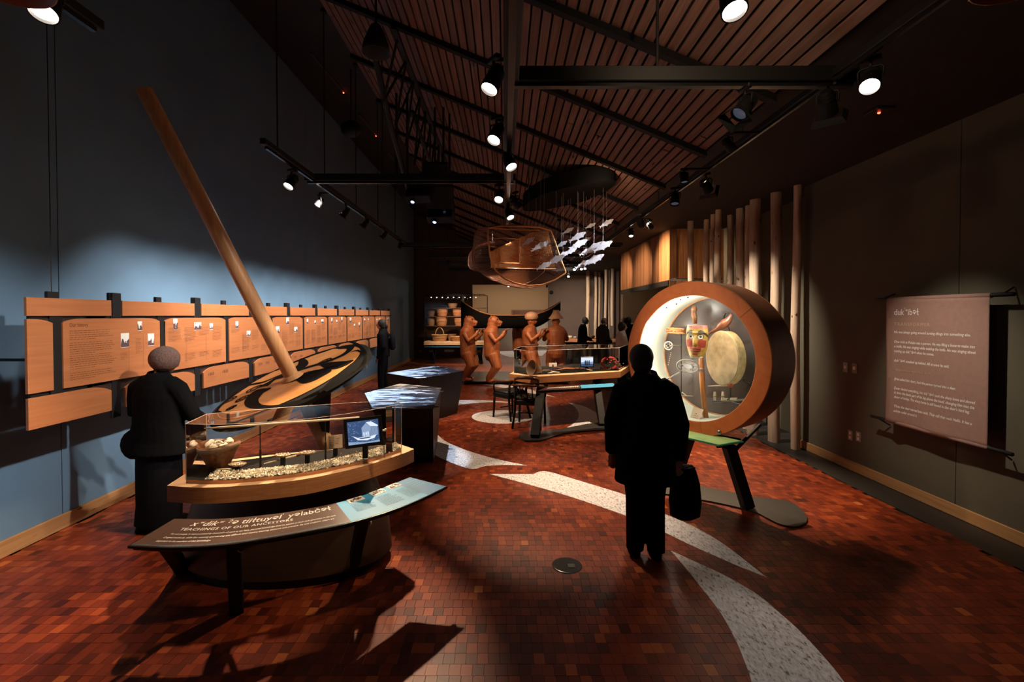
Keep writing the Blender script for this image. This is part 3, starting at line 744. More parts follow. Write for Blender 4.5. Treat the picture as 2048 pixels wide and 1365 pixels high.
lamp(1018, 323, 4.2, (1.0, 3.0, .6), True, 'lit spotlight on the middle track, turned to the right')
lamp(999, 392, 5.4, (-.5, 3.4, .5), True, 'lit spotlight under the middle track above the fish trap, left one')
lamp(1018, 428, 6.35, (.9, 5.2, 1.0), True, 'lit spotlight near the far end of the middle track')
lamp(1031, 405, 5.9, (2.5, 8, 1.0), False, 'unlit spotlight pointing away beside the middle track end')
lamp(1741, 160, 2.76, (.9, 1.4, .9), True, 'bright lit spotlight at the right end of the thick crossbar')
lamp(1464, -2, 2.03, (1.0, 1.0, .3), True, 'bright lit spotlight at the top edge against the ceiling slats')
lamp(93, 4, 2.06, (-1.6, 1.0, .6), True, 'glaring lit spotlight in the upper left corner')
lamp(583, 364, 4.87, (-2.9, 3.6, 1.2), True, 'lit spotlight first on the track before the blue wall')
lamp(639, 405, 5.74, (-3.2, 4.9, 1.4), True, 'lit spotlight second on the track before the blue wall', 'small')
lamp(692, 424, 6.27, (-3.4, 6.0, 1.4), False, 'unlit spotlight third on the track before the blue wall', 'small', True)
lamp(732, 446, 7.0, (-3.4, 6.8, 1.4), False, 'unlit spotlight fourth on the track before the blue wall', 'small', True)
lamp(770, 469, 8.0, (-3.4, 8.0, 1.4), False, 'unlit spotlight fifth on the track before the blue wall', 'small', True)
lamp(801, 492, 9.3, (-3.4, 9.6, 1.4), False, 'unlit spotlight on the far crossbar near the blue wall', 'small')
lamp(1490, 214, 3.03, (-.4, 2.6, .9), False, 'black square-shuttered spotlight under the thick crossbar', 'big', True)
lamp(1655, 208, 3.03, (3.4, 4.4, 1.5), False, 'black spotlight with shutters beside the bright right lamp', 'big', True)
lamp(1457, 290, 3.85, (3.8, 4.4, 1.5), False, 'black spotlight on the soffit track above the near ceiling strip', 'small')
lamp(1412, 372, 5.0, (4.0, 7.0, 2.0), False, 'black spotlight on the soffit track hanging over the first logs', 'big', True)
lamp(1368, 356, 4.8, (1.9, 4.4, 1.4), False, 'black spotlight on the soffit track, third from the right crossbar', 'small')
lamp(1350, 398, 5.5, (1.8, 5.0, 1.4), False, 'black spotlight with glinting lens rims on the soffit track', 'big')
lamp(1281, 446, 7.1, (3.4, 10, 2.6), False, 'black spotlight with a thin bright rim near the fish mobile', 'big')
lamp(1300, 452, 7.3, (3.4, 8.4, 2.6), False, 'small black spotlight beside the thin-rimmed one by the mobile', 'small')
lamp(1262, 468, 8.2, (2.0, 7.0, .9), True, 'tiny lit spotlight far down the soffit track', 'small')
lamp(897, 526, 12.6, (-1.5, 15, .9), True, 'lit spotlight on a far crossbar left of the fish trap', 'small')
lamp(1166, 505, 10.1, (1.5, 8, .8), True, 'lit spotlight behind the hanging frosted fish', 'small')
lamp(1149, 538, 13.6, (1.4, 11, 1), True, 'left of the row of far lit spotlights below the frosted fish', 'small')
lamp(1163, 537, 13.6, (1.6, 11, 1), True, 'middle one of the far lit spotlights below the frosted fish', 'small')
lamp(1170, 536, 13.6, (2.0, 11, 1), True, 'right one of the far lit spotlights below the frosted fish', 'small')
lamp(1137, 552, 15.4, (1.6, 13, 1), True, 'small lit spotlight low beside the rim of the fish trap', 'small')
lamp(1017, 572, 20.9, (.5, 18, 1), True, 'starry lit spotlight in the opening under the fish trap', 'small', z0=4.16)
lamp(1094, 573, 20.9, (1.5, 24, 1), True, 'small lit spotlight at the top right of the opening', 'small', z0=4.16)

# projector rig
TR = -1.12
tr = thing('projector_truss', 'black open lattice truss hanging under the ceiling slats left of the middle track', 'truss', (TR, 7, 5.0))
ch_ = MB()
zt = 4.73
MB().box((TR, 6.97, zt), (.05, 4.7, .05)).build('top_chord', M['black'], tr)
pl_ = [(TR - .25, 4.68, zt - .05), (TR - .25, 5.5, 4.1), (TR - .22, 6.4, 3.55)]
MB().tube(pl_, .035, 8).build('lower_chord', M['black'], tr)
MB().tube([(TR - .1, 6.0, 4.5), (TR, 7.0, 4.1), (TR + .15, 8.6, 3.6)], .03, 8).build('lower_chord', M['black'], tr)
for k in range(8):
    y = 4.8 + k * .42; zlow = zt - (.55 + .09 * k)
    MB().tube([(TR, y, zt), (TR - .22 + .03 * k, y + .25, zlow)], .014, 6).build('web_bar', M['black'], tr)
    MB().tube([(TR, y + .42, zt), (TR - .22 + .03 * k, y + .25, zlow)], .014, 6).build('web_bar', M['black'], tr)
for (x, y) in ((-1.42, 6.0), (-1.28, 6.0), (-.98, 6.4), (-.86, 6.4), (-.80, 6.6)):
    MB().tube([(x, y, zt), (x, y, 3.5)], .016, 8).build('drop_pipe', M['black'], tr)
def projector(px, py, d, s, aim, label):
    p = W(px, py, d); e = thing('projector', label, 'projector', tuple(p), 0)
    dv = Vector(aim) - p; R = dv.to_track_quat('Y', 'Z').to_matrix()
    MB().box(p, (s, s * .9, s * .42), R, bev=.012).build('body', M['blackpaint'], e)
    f = p + R @ Vector((s * .2, s * .45, 0))
    MB().lathe([(.035, -.03), (.038, .04), (.03, .045), (.03, .02)], f, 16, R @ Matrix.Rotation(-PI/2, 3, 'X')).build('lens_barrel', M['black'], e, smooth=True)
    MB().lathe([(.001, 0), (.022, 0), (.022, .004), (.001, .006)], f + R @ Vector((0, .03, 0)), 12, R @ Matrix.Rotation(-PI/2, 3, 'X')).build('lens', M['proj_lens'], e)
    MB().box(p + Vector((0, 0, s * .28)), (.05, .05, s * .5)).build('mount_bracket', M['black'], e)
M['proj_lens'] = plain('projector_lens', (.2, .3, .9), .2, emit=(.45, .55, 1), es=9)
projector(840, 384, 6.1, .34, (-1.4, 4.4, .8), 'black projector with bluish lit lens under the left crossbar')
projector(880, 392, 6.3, .36, (-1.2, 7.8, .8), 'black projector hanging in the middle of the stacked group')
projector(882, 424, 6.5, .36, (-1.0, 5.0, .8), 'black projector hanging below the others in the stacked group')
projector(872, 348, 6.4, .34, (-1.0, 8.0, .8), 'black projector above the left crossbar on the truss')
# ceiling-mounted dark bell speaker and other small ceiling things
sp = W(752, 80, 4.6); e = thing('hanging_speaker', 'black bell-shaped speaker hanging high at the left end of the slats', 'speaker', tuple(sp))
MB().lathe([(.02, .16), (.05, .14), (.08, .08), (.125, -.04), (.14, -.13), (.13, -.13), (.1, -.02), (.01, .0)], sp, 20).build('shell', M['black'], e, smooth=True)
MB().tube([sp + Vector((0, 0, .15)), (sp.x, sp.y, roofz(sp.x) - .02)], .012, 8).build('hanger_rod', M['black'], e)
sp = W(702, 258, 7.0); e = thing('hanging_speaker', 'black oval speaker at the top edge of the blue wall', 'speaker', tuple(sp))
MB().ell(sp, (.16, .10, .13)).build('shell', M['black'], e, smooth=True)
MB().tube([sp + Vector((0, 0, .1)), (sp.x, sp.y, min(roofz(sp.x) + .13, 6.6))], .012, 8).build('hanger_rod', M['black'], e)
for (x0, y0, x1, y1, lb) in ((622, 105, 687, 183, 'long thin red-edged strip on the dark roof, nearest one'), (718, 228, 752, 270, 'thin strip on the dark roof, second one'), (776, 305, 803, 338, 'thin short strip on the dark roof, farthest one')):
    def onroof(x, y, dz=.13):
        r = ray(x, y); n = Vector((.413, 0, 1)); q = Vector((0, 0, 4.47 + dz)); c0 = Vector((0, 0, CAMZ)); return c0 + r * ((q - c0).dot(n) / r.dot(n))
    a_, b_ = onroof(x0, y0), onroof(x1, y1)
    e = thing('ceiling_strip', lb, 'ceiling strip', tuple((a_ + b_) / 2))
    MB().tube([a_, b_], .02, 8).build('body', M['greyplate'], e)
    MB().ell(b_ - Vector((0, 0, .025)), (.012, .012, .012), seg=8, rows=5).build('indicator', M['red_led'], e)
q = FL(1758, 221, 3.588); e = thing('smoke_detector', 'flat ceiling device with a red glowing indicator on the right soffit', 'detector', tuple(q))
MB().box(q - Vector((0, 0, .01)), (.16, .16, .018), bev=.004).build('body', M['greyplate'], e)
MB().ell(q - Vector((0, 0, .02)), (.012, .012, .01), seg=8, rows=5).build('indicator', M['red_led'], e)
q = W(1103, 585, 19.9); e = thing('wall_speaker', 'small round dark device on the end wall right of the opening', 'speaker', tuple(q))
# two round brown discs hung at the top corners
for (px, py, lb) in ((-18, -52, 'brown round hanging disc cut by the upper left corner'), (2070, -60, 'brown round hanging disc cut by the upper right corner')):
    q = W(px, py, 1.5); e = thing('corner_disc', lb, 'pendant lamp', tuple(q))
    MB().lathe([(.02, .12), (.06, .11), (.13, .05), (.155, -.01), (.150, -.012), (.12, .04), (.05, .09)], q, 32).build('shade', M['ringface'], e, smooth=True)
    MB().tube([q + Vector((0, 0, .11)), (q.x, q.y, 3.58 if q.x > 0 else roofz(q.x))], .006, 8).build('cord', M['black'], e)
# wall plates
def plate(px, py, X, lb, two=True):
    q = PX(px, py, X); e = thing('wall_plate', lb, 'wall plate', tuple(q)); s = 1 if X > 0 else -1
    MB().box(q - Vector((s * .005, 0, 0)), (.010, .075, .118), bev=.003).build('cover', M['plate_w'], e)
    for dz in ((-.025, .025) if two else (0,)):
        MB().box(q + Vector((-s * .011, 0, dz)), (.006, .03, .035)).build('socket' if two else 'switch', M['white'], e)
plate(1692, 735, XR, 'faint switch plate on the right wall, nearer the logs', False); plate(1710, 737, XR, 'faint switch plate on the right wall, nearer the banner', False)
plate(1702, 871, XR, 'socket plate low on the right wall, nearer the logs'); plate(1718, 874, XR, 'socket plate low on the right wall, nearer the banner')
plate(727, 735, XL, 'socket plate on the blue wall beside the whorl, left one'); plate(733, 734, XL, 'socket plate on the blue wall beside the whorl, right one')
q = W(1103, 585, 19.9)
e = [o for o in bpy.data.objects if o.name.startswith('wall_speaker')][0]
MB().lathe([(.001, .04), (.06, .03), (.08, 0)], q, 16, Matrix.Rotation(PI/2, 3, 'X')).build('cover', M['black'], e, smooth=True)

# ================================================================== TIMELINE BOARDS
XP = -3.30
tl = thing('timeline_display', 'long row of stacked wooden history boards on black posts before the blue wall', 'display', (XP, 8, 0))
def dpx(x): return (-XP) * 910 / (1010 - x)
ys = [3.36 + .512 * k for k in range(20)]
zr1 = (1.826, 1.955); zr2 = (1.282, 1.803); zr3 = (1.03, 1.25)
def yz_panel(y0, y1, z0, z1, n0=0, n1=0, drop=.05, run=.17, name='board'):
    """board in the YZ plane, with hollow notches cut in its top corners"""
    pts = [(y0, z0), (y1, z0)]
    if n1: pts += [(y1, z1 - drop)] + [(y1 - run * t, z1 - drop + drop * (1 - (1 - t) ** 2) ** .9) for t in (.2, .4, .6, .8)] + [(y1 - run, z1)]
    else: pts += [(y1, z1)]
    if n0: pts += [(y0 + run, z1)] + [(y0 + run * t, z1 - drop + drop * (1 - (1 - t) ** 2) ** .9) for t in (.8, .6, .4, .2)] + [(y0, z1 - drop)]
    else: pts += [(y0, z1)]
    b = MB().extrude([(XP - .018, y, z) for y, z in pts], (.018, 0, 0))
    return b.build(name, M['panel'], tl)
UY, UZ, TX = Vector((0, 1, 0)), Vector((0, 0, 1)), XP + .0015
rt = random.Random(21)
# row 1 and row 3 (between the odd posts)
odd = [3.14 - .045] + [ys[k] for k in range(1, 20, 2)]
for i in range(len(odd) - 1):
    y0, y1 = odd[i] + (.055 if i else .045), odd[i+1] - .055
    yz_panel(y0, y1, *zr1)
    o = yz_panel(y0 + (.02 if i else 0), y1 - .01, *zr3, n0=i > 0, n1=1, drop=.05, run=.20)
    tx = {1: '12,000 B.C.', 2: '1800        1833', 3: '1854    1855      1859', 4: '1870     1884', 5: '1900'}.get(i)
    if tx:
        b = MB(); put_text(b, tx, .048, Vector((TX, y0 + .09, 1.155)), UY, UZ, space=1.2, bold=.001)
        b.build('lettering', M['textbrown'], o)
# row 2 (between the even posts)
even = [3.10] + [ys[k] for k in range(0, 20, 2)] + [ys[19]]
def photo(par, y, z, w_, h_, seed):
    r = random.Random(seed); b = MB()
    b.add([(TX, y, z), (TX, y + w_, z), (TX, y + w_, z + h_), (TX, y, z + h_)], [(0, 1, 2, 3)], 0)
    n = 7
    pts = [(y, z + .004)] + [(y + w_ * k / n, z + h_ * r.uniform(.2, .7)) for k in range(n + 1)] + [(y + w_, z + .004)]
    b.add([(TX + .0006, a, c) for a, c in pts], [tuple(range(len(pts)))], 1)
    for _ in range(4):
        a, c = y + w_ * r.uniform(.1, .8), z + h_ * r.uniform(.15, .8); q = w_ * .14
        b.add([(TX + .001, a, c), (TX + .001, a + q, c + q * .2), (TX + .001, a + q * .8, c + q), (TX + .001, a + q*.1, c + q * .7)], [(0, 1, 2, 3)], r.choice((0, 1)))
    b.build('photo', [M['paper'], M['photo_dark']], par)
M['photo_dark'] = plain('photo_dark', (.10, .055, .06), .6)
for i in range(len(even) - 1):
    y0, y1 = even[i] + (.04 if i == 0 else .035), even[i+1] - (.035 if i else .04)
    o = yz_panel(y0, y1, *zr2, n0=i > 0, n1=1, drop=.03, run=.14)
    if i == 0: continue
    b = MB()
    if i == 1:
        put_text(b, 'Our history', .040, Vector((TX, 3.445, 1.742)), UY, UZ, width=.155, bold=.0006)
        for z0_, n in ((1.708, 5), (1.615, 6), (1.515, 7), (1.385, 4)):
            word_lines(b, Vector((TX, 3.445, z0_)), UY, UZ, .42, n, .0165, .0075, rt, .55)
        for yy_ in (3.985, 4.145): b.add([(TX, yy_, 1.35), (TX, yy_ + .0018, 1.35), (TX, yy_ + .0018, 1.66), (TX, yy_, 1.66)], [(0, 1, 2, 3)])
        for (yy_, zz_, n) in ((3.90, 1.50, 5), (4.06, 1.62, 12), (4.22, 1.50, 7)): word_lines(b, Vector((TX, yy_, zz_)), UY, UZ, .075, n, .012, .005, rt)
        photo(o, 3.905, 1.55, .085, .125, 1); photo(o, 4.085, 1.69, .05, .085, 2); photo(o, 4.20, 1.545, .075, .115, 3)
    else:
        L = y1 - y0; nc = 4
        for k in range(nc):
            yy_ = y0 + .04 + k * (L - .06) / nc; cw = (L - .06) / nc - .04
            zs = rt.choice((1.70, 1.64, 1.58)) ; word_lines(b, Vector((TX, yy_, zs)), UY, UZ, cw, rt.randint(7, 13), .014, .006, rt)
            word_lines(b, Vector((TX, yy_, 1.43)), UY, UZ, cw, rt.randint(3, 7), .014, .006, rt)
        for k in range(3 if i < 8 else 2):
            yy_ = y0 + L * (.08 + .30 * k) + rt.uniform(0, .06); h_ = rt.choice((.07, .085, .11)); w_ = rt.choice((.06, .085, .11))
            photo(o, yy_, rt.choice((1.685, 1.67, 1.56)), w_, h_, i * 10 + k)
        for k in range(2):
            yy_ = y0 + L * (.3 + .33 * k); b.add([(TX, yy_, 1.34), (TX, yy_ + .002, 1.34), (TX, yy_ + .002, 1.62), (TX, yy_, 1.62)], [(0, 1, 2, 3)])
    b.build('lettering', M['textbrown'], o)
# posts, stubs, black strips for the gap shadow, and the dark rounded brackets in the notches
for k, y in enumerate(ys):
    w_ = .085 if k else .10
    ztop = 2.03 if k % 2 else 2.0
    zb = .96 if k % 2 else 1.2
    MB().box((XP - .026, y, (zb + 1.83) / 2), (.03, w_, 1.83 - zb), bev=.004).build('post', M['black'], tl)
    if k % 2: MB().box((XP - .02, y + .01, (1.82 + 2.01) / 2), (.03, w_, .21), bev=.004).build('post', M['black'], tl)
    MB().box((XP - .045, y, 1.97), (.03, w_ * .8, .07 if k % 2 == 0 else .10), bev=.003).build('post', M['black'], tl)
    zc = 1.80 if k % 2 == 0 else 1.25; rr_ = .17 if k % 2 == 0 else .22
    b = MB(); b.extrude([(XP - .030, y + rr_ * math.cos(q), zc - .075 * abs(math.sin(q)) + .006) for q in [PI * j / 12 for j in range(13)]], (.010, 0, 0))
    b.build('bracket', M['bracket'], tl) if 'bracket' in M else None
    MB().box((XP - .25, y, 1.5), (.44, .02, .02)).build('wall_arm', M['black'], tl) if k % 3 == 0 else None
    MB().box((XP - .035, y + (.12 if k == 0 else 0), 1.815), (.02, .60 if k == 0 else .52, .022)).build('rail', M['black'], tl)  # black strip in place of the shadow in the upper board gap
    MB().box((XP - .035, y + (.12 if k == 0 else 0), 1.265), (.02, .60 if k == 0 else .52, .034)).build('rail', M['black'], tl)  # the same for the shadow in the lower board gap
# thin cables hanging at the first posts
MB().tube([(XP - .045, 3.36, 2.0), (XP - .045, 3.36, 5.9)], .003, 6).build('cable', M['black'], tl)

# ================================================================== NEAR SHOWCASE (shells, bowl, tablet)
ZA = .80
def FA(x, y, z=ZA): return FL(x, y, z)
fr = smooth_curve([(334,972),(408,976),(510,970),(611,958.6),(712,937),(796,911.5),(828,898.6)], 4)
front = [FA(*p) for p in fr]
back = [FA(800, 889), FA(740, 893), FA(560, 908), (FA(405, 926))]
ca = thing('shell_showcase', 'low curved showcase on a thick wooden slab in front, with bowl, shells and tablet', 'showcase', (-1.4, 3.0, 0))
poly = [(p.x, p.y) for p in front + back]
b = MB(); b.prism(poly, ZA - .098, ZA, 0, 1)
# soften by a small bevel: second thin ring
b.build('slab', [M['slab'], M['slab_lit']], ca)
bs = MB(); cx_, cy_ = -1.62, 3.40
bs.loft([[Vector((cx_ + a * math.cos(q), cy_ + bb * math.sin(q), z)) for q in [2*PI*k/40 for k in range(40)]] for a, bb, z in ((.70, .40, .0), (.70, .40, .075))])
bs.build('kick', M['black'], ca)
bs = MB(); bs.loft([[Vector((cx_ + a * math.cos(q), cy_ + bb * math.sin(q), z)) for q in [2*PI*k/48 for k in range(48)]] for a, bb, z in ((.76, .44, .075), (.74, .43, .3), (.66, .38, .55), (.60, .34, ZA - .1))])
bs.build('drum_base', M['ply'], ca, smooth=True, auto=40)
# tray + acrylic hood
zi = ZA + .022
tf = [FA(x, y, zi) for x, y in smooth_curve([(372, 960), (440, 961.5), (530, 955), (620, 944), (712, 925), (760, 912.5), (803, 898)], 4)]
tb = [FA(790, 890, zi), FA(700, 896, zi), FA(560, 911, zi), FA(414, 930, zi)]
b = MB(); b.prism([(p.x, p.y) for p in tf + tb], ZA, zi, 0, 1); b.build('tray', [M['slab'], M['blackpaint']], ca)
ZH = 1.165
def pane(pts, z0, z1, name='acrylic_pane', th=.006, mat='acrylic', par=None):
    b = MB()
    for i in range(len(pts) - 1):
        p, q = Vector((pts[i].x, pts[i].y, z0)), Vector((pts[i+1].x, pts[i+1].y, z0))
        b.add([p, q, (q.x, q.y, z1), (p.x, p.y, z1)], [(0, 1, 2, 3)])
    return b.build(name, M[mat], par or ca)
pane(tf, zi, ZH); pane([tf[-1], tb[0]], zi, ZH); pane(tb, zi, ZH); pane([tb[-1], tf[0]], zi, ZH)
b = MB(); b.add([(p.x, p.y, ZH) for p in tf + tb], [tuple(range(len(tf) + len(tb)))]); b.build('acrylic_top', M['acrylic'], ca)
loop_ = [Vector((p.x, p.y, ZH)) for p in tf + tb]
for p in (tf[0], tf[-1], tb[0], tb[-1]): MB().tube([(p.x, p.y, zi), (p.x, p.y, ZH)], .0028, 6).build('edge_strip', M['acredge'], ca)
MB().tube(loop_ + [loop_[0]], .0014, 5).build('edge_strip', M['acredge'], ca)
for x, y in ((402, 960), (616, 947), (785, 906)):
    q = FA(x, y, zi - .008); MB().ell(q + Vector((0, -.004, 0)), (.004, .003, .004), seg=8, rows=5).build('screw', M['steel'], ca)
# legs and reading rail
rf = smooth_curve([(255,1093),(341,1097),(442,1092),(543,1077),(631,1061.4),(712,1044),(813,1011.6),(895,974)], 4)
rbk = smooth_curve([(348,1038),(442,1038),(543,1029),(617,1017.6),(712,996),(820,955)], 5)
RF = [FL(x, y, .66) for x, y in rf]; RB = [FL(x, y, .70) for x, y in rbk]
rl = thing('reading_rail', 'curved brown and blue reading rail with white title lettering before the shell showcase', 'sign', (-1.3, 2.5, 0))
def resample(P_, n):
    L = [0]
    for i in range(1, len(P_)): L.append(L[-1] + (P_[i] - P_[i-1]).length)
    out = []
    for k in range(n + 1):
        t = L[-1] * k / n; i = max(j for j in range(len(L)) if L[j] <= t + 1e-9); i = min(i, len(P_) - 2)
        out.append(P_[i].lerp(P_[i+1], (t - L[i]) / max(1e-9, L[i+1] - L[i])))
    return out
NR = 24; RF = resample(RF, NR); RB = resample(RB, NR)
def rail_pt(s, v):                    # s along 0..1, v front 0 .. back 1
    t = s * NR; i = min(int(t), NR - 1); f = t - i
    return RF[i].lerp(RF[i+1], f).lerp(RB[i].lerp(RB[i+1], f), v)
def rail_patch(s0, s1, v0, v1, dz, name, mat, par, n=10, th=0):
    b = MB(); vs = []
    for k in range(n + 1):
        s_ = s0 + (s1 - s0) * k / n
        vs += [rail_pt(s_, v0) + Vector((0, 0, dz)), rail_pt(s_, v1) + Vector((0, 0, dz))]
    b.add(vs, [(2*k, 2*k+2, 2*k+3, 2*k+1) for k in range(n)])
    if th:
        vs2 = [v - Vector((0, 0, th)) for v in vs]; b.add(vs2, [(2*k+1, 2*k+3, 2*k+2, 2*k) for k in range(n)])
        m_ = 2 * (n + 1)
        b.f += [(2*k, 2*k+m_, 2*k+2+m_, 2*k+2) for k in range(n)] + [(2*k+1, 2*k+3, 2*k+3+m_, 2*k+1+m_) for k in range(n)] + [(0, 1, 1+m_, m_), (2*n, 2*n+m_, 2*n+1+m_, 2*n+1)]
        b.m += [0] * (2 * n + 2)
    return b.build(name, M[mat], par)
SPL = .605
rail_patch(0, 1, 0, 1, 0, 'glass_board', 'blackgloss', rl, 24, .012)
rail_patch(.004, SPL, .02, .985, .0012, 'brown_print', 'brownprint', rl, 16)
rail_patch(SPL, .93, .02, .985, .0014, 'blue_print', 'teal', rl, 10)
rail_patch(.93 - .07, .997, .02, .985, .0018, 'deep_blue_print', 'teal2b', rl, 6) if 'teal2b' in M else rail_patch(.90, .997, .02, .985, .0018, 'deep_blue_print', 'teal2', rl, 6)
rail_patch(.005, SPL, .035, .075, .0022, 'woven_border', 'textblue2', rl, 16)
def rail_text(b, s_, size, s0, s1, v, shear=0, space=1.0, dz=.003, hv=None, bold=0):
    vs, fs = text_geo(s_, 1.0, shear, space, bold) if isinstance(s_, str) else text_runs(s_, shear, space, bold)
    mx = max(q.x for q in vs)
    b.add([rail_pt(s0 + (s1 - s0) * q.x / mx, v + q.y * size) + Vector((0, 0, dz)) for q in vs], fs)
b = MB(); rail_text(b, [('x', 1, 0), ('w', .5, .38), ('dik', 1, 0), ('w', .5, .38), (' ', 1, 0), ('\u0294', .62, .3), ('\u0259', 1, 0), (' ', 1, 0), ('tii\u019atuy\u0259l', 1, 0), ("'", .7, .35), (' ', 1, 0), ('y\u0259lab\u010d\u0259\u019a', 1, 0)], .25, .10, .575, .72, shear=.15, bold=.006); b.build('title_lettering', M['textwhite'], rl)
b = MB(); rail_text(b, 'TEACHINGS OF OUR ANCESTORS', .125, .085, .44, .56, space=1.1, bold=.01); b.build('subtitle_lettering', M['textwhite'], rl)
b = MB(); rail_text(b, 'For our people, in ways practised by thousands of years as we have, personal knowledge must be passed on from each generation to the next.', .075, .075, .575, .41, shear=.2, bold=.01)
rail_text(b, 'Original methods, skills like weaving and carving are difficult and require training, patience and practice. As oral tradition, elders are', .075, .068, .565, .29, shear=.2, bold=.01)
rail_text(b, 'important to the teachers of this knowledge.', .075, .062, .22, .17, shear=.2, bold=.01); b.build('body_lettering', M['textwhite'], rl)
b = MB(); rw = random.Random(4)
for s0_, n, v0_ in ((.645, 7, .70), (.745, 9, .68), (.845, 9, .66)):
    for k in range(n):
        s_ = s0_; lim = s0_ + .075 * rw.uniform(.85, 1)
        while s_ < lim:
            w_ = rw.uniform(.004, .014); v = v0_ - k * .055
            b.add([rail_pt(s_, v) + Vector((0, 0, .0028)), rail_pt(s_ + w_, v) + Vector((0, 0, .0028)), rail_pt(s_ + w_, v + .022) + Vector((0, 0, .0028)), rail_pt(s_, v + .022) + Vector((0, 0, .0028))], [(0, 1, 2, 3)]); s_ += w_ + .003
b.build('body_lettering', M['textblue'], rl)
b = MB()
for k in range(4):
    v = .78 - k * .09; s0_ = .925 ; w_ = .05
    b.add([rail_pt(s0_, v) + Vector((0, 0, .003)), rail_pt(s0_ + w_, v) + Vector((0, 0, .003)), rail_pt(s0_ + w_, v + .02) + Vector((0, 0, .003)), rail_pt(s0_, v + .02) + Vector((0, 0, .003))], [(0, 1, 2, 3)])
b.build('body_lettering', M['teal'], rl)
for j, (s0_, s1_) in enumerate(((.648, .715), (.752, .82), (.845, .905))):
    v0_ = .80; o = rail_patch(s0_, s1_, v0_, .99, .0035, 'photo', 'paper', rl, 4)
    b = MB(); rp_ = random.Random(j + 30)
    for _ in range(16):
        a, c = rp_.uniform(s0_ + .004, s1_ - .012), rp_.uniform(v0_ + .02, .93); q = rp_.uniform(.004, .012)
        b.add([rail_pt(a, c) + Vector((0, 0, .0042)), rail_pt(a + q, c) + Vector((0, 0, .0042)), rail_pt(a + q * .8, c + .05) + Vector((0, 0, .0042)), rail_pt(a, c + .04) + Vector((0, 0, .0042))], [(0, 1, 2, 3)])
    b.build('photo_print', M['photo_dark'], o)
def bar(p, q, w_, h_, mb, bev=.006):
    p, q = Vector(p), Vector(q); d = q - p; R = d.to_track_quat('Z', 'Y').to_matrix(); return mb.box((p + q) / 2, (w_, h_, d.length), R, bev=bev)
ft = FL(474, 1222); tp = Vector((-1.52, 2.52, .645))
bar(ft, tp, .075, .085, MB()).build('leg', M['blackpaint'], rl)
bar(FL(365, 1140), (-1.90, 2.50, .60), .07, .07, MB()).build('leg', M['blackpaint'], rl)
bar(FL(705, 1142), (-.86, 2.78, .645), .07, .07, MB()).build('leg', M['blackpaint'], rl)
for (a, c) in (((-1.50, 2.56, .50), (-1.36, 2.44, .64)), ((-.9, 3.0, .45), (-1.02, 2.62, .62)), ((-1.86, 2.6, .5), (-1.9, 2.42, .63)), ((-1.74, 2.50, .652), (-1.74, 2.34, .645))):
    MB().tube([a, c], .014, 10).build('strut', M['blackpaint'], rl)
    MB().ell(a, (.016, .016, .016), seg=8, rows=5).build('bolt', M['steel'], rl)
MB().tube([rail_pt(s_, .15) - Vector((0, 0, .03)) for s_ in [k / 20 for k in range(21)]], .013, 8).build('support_tube', M['black'], rl, smooth=True)
# ---- contents
rsn = random.Random(9)
def inpoly(x, y, P_):
    c = False; j = len(P_) - 1
    for i in range(len(P_)):
        if (P_[i][1] > y) != (P_[j][1] > y) and x < (P_[j][0] - P_[i][0]) * (y - P_[i][1]) / (P_[j][1] - P_[i][1]) + P_[i][0]: c = not c
        j = i
    return c
def chip(mb, p, s, rnd):
    R = Quaternion((rnd.gauss(0, 1), rnd.gauss(0, 1), rnd.gauss(0, 1), rnd.gauss(0, 1))).normalized().to_matrix()
    vs = [Vector(p) + R @ Vector((s * math.cos(q) * rnd.uniform(.6, 1), s * math.sin(q) * rnd.uniform(.5, 1), 0)) for q in (0, 1.3, 2.5, 3.8, 5.1)]
    t = Vector(p) + R @ Vector((0, 0, s * .3))
    mb.add(vs + [t], [(0, 1, 5), (1, 2, 5), (2, 3, 5), (3, 4, 5), (4, 0, 5), (4, 3, 2, 1, 0)])
TP = [(p.x, p.y) for p in tf + tb]
x0_, x1_ = min(p[0] for p in TP), max(p[0] for p in TP); y0_, y1_ = min(p[1] for p in TP), max(p[1] for p in TP)
b = MB(); n = 0
mid_ = [(p.x, p.y) for p in tf]
while n < 6500:
    x, y = rsn.uniform(x0_, x1_), rsn.uniform(y0_, y1_)
    # the chips lie in a band that follows the front pane
    dmin = min((x - a) ** 2 + (y - c) ** 2 for a, c in mid_) ** .5
    if not inpoly(x, y, TP) or dmin < .018 or dmin > .15 or x < -1.84: 
        n += .02; continue
    h = .030 * (1 - abs(dmin - .085) / .075); chip(b, (x, y, zi + rsn.uniform(.001, .004 + max(h, 0))), rsn.uniform(.004, .010), rsn); n += 1
o = b.build('shell_chips', M['shell']); tag(o, 'bed of crushed white shell spread along the tray of the near showcase', 'shells', kind='stuff')
# bowl
q = FA(438, 938, zi)
bw = thing('burl_bowl', 'deep carved dark wooden bowl at the left end of the near showcase', 'bowl', tuple(q))
b = MB(); prof = [(.001, .0), (.05, .0), (.062, .02), (.085, .07), (.105, .12), (.117, .155), (.119, .170), (.110, .172), (.104, .150), (.08, .08), (.001, .05)]
b.lathe(prof, q, 36); 
for v in b.v:
    a = math.atan2(v.y - q.y, v.x - q.x); k = (v.z - q.z) / .17
    v.x += .006 * math.sin(3 * a) * k; v.z += .008 * math.cos(2 * a + .5) * k ** 3
b.build('body', M['bowl'], bw, smooth=True)
b = MB(); b.loft([[q + Vector((r * math.cos(a), r * math.sin(a), z + .008 * math.cos(2 * a + .5))) for a in [2*PI*k/48 for k in range(48)]] for r, z in ((.112, .132), (.1225, .140), (.1255, .164), (.118, .168))], cap=False)
b.build('carved_band', M['basket_dark'], bw, smooth=True)
b = MB(); r2 = random.Random(2)
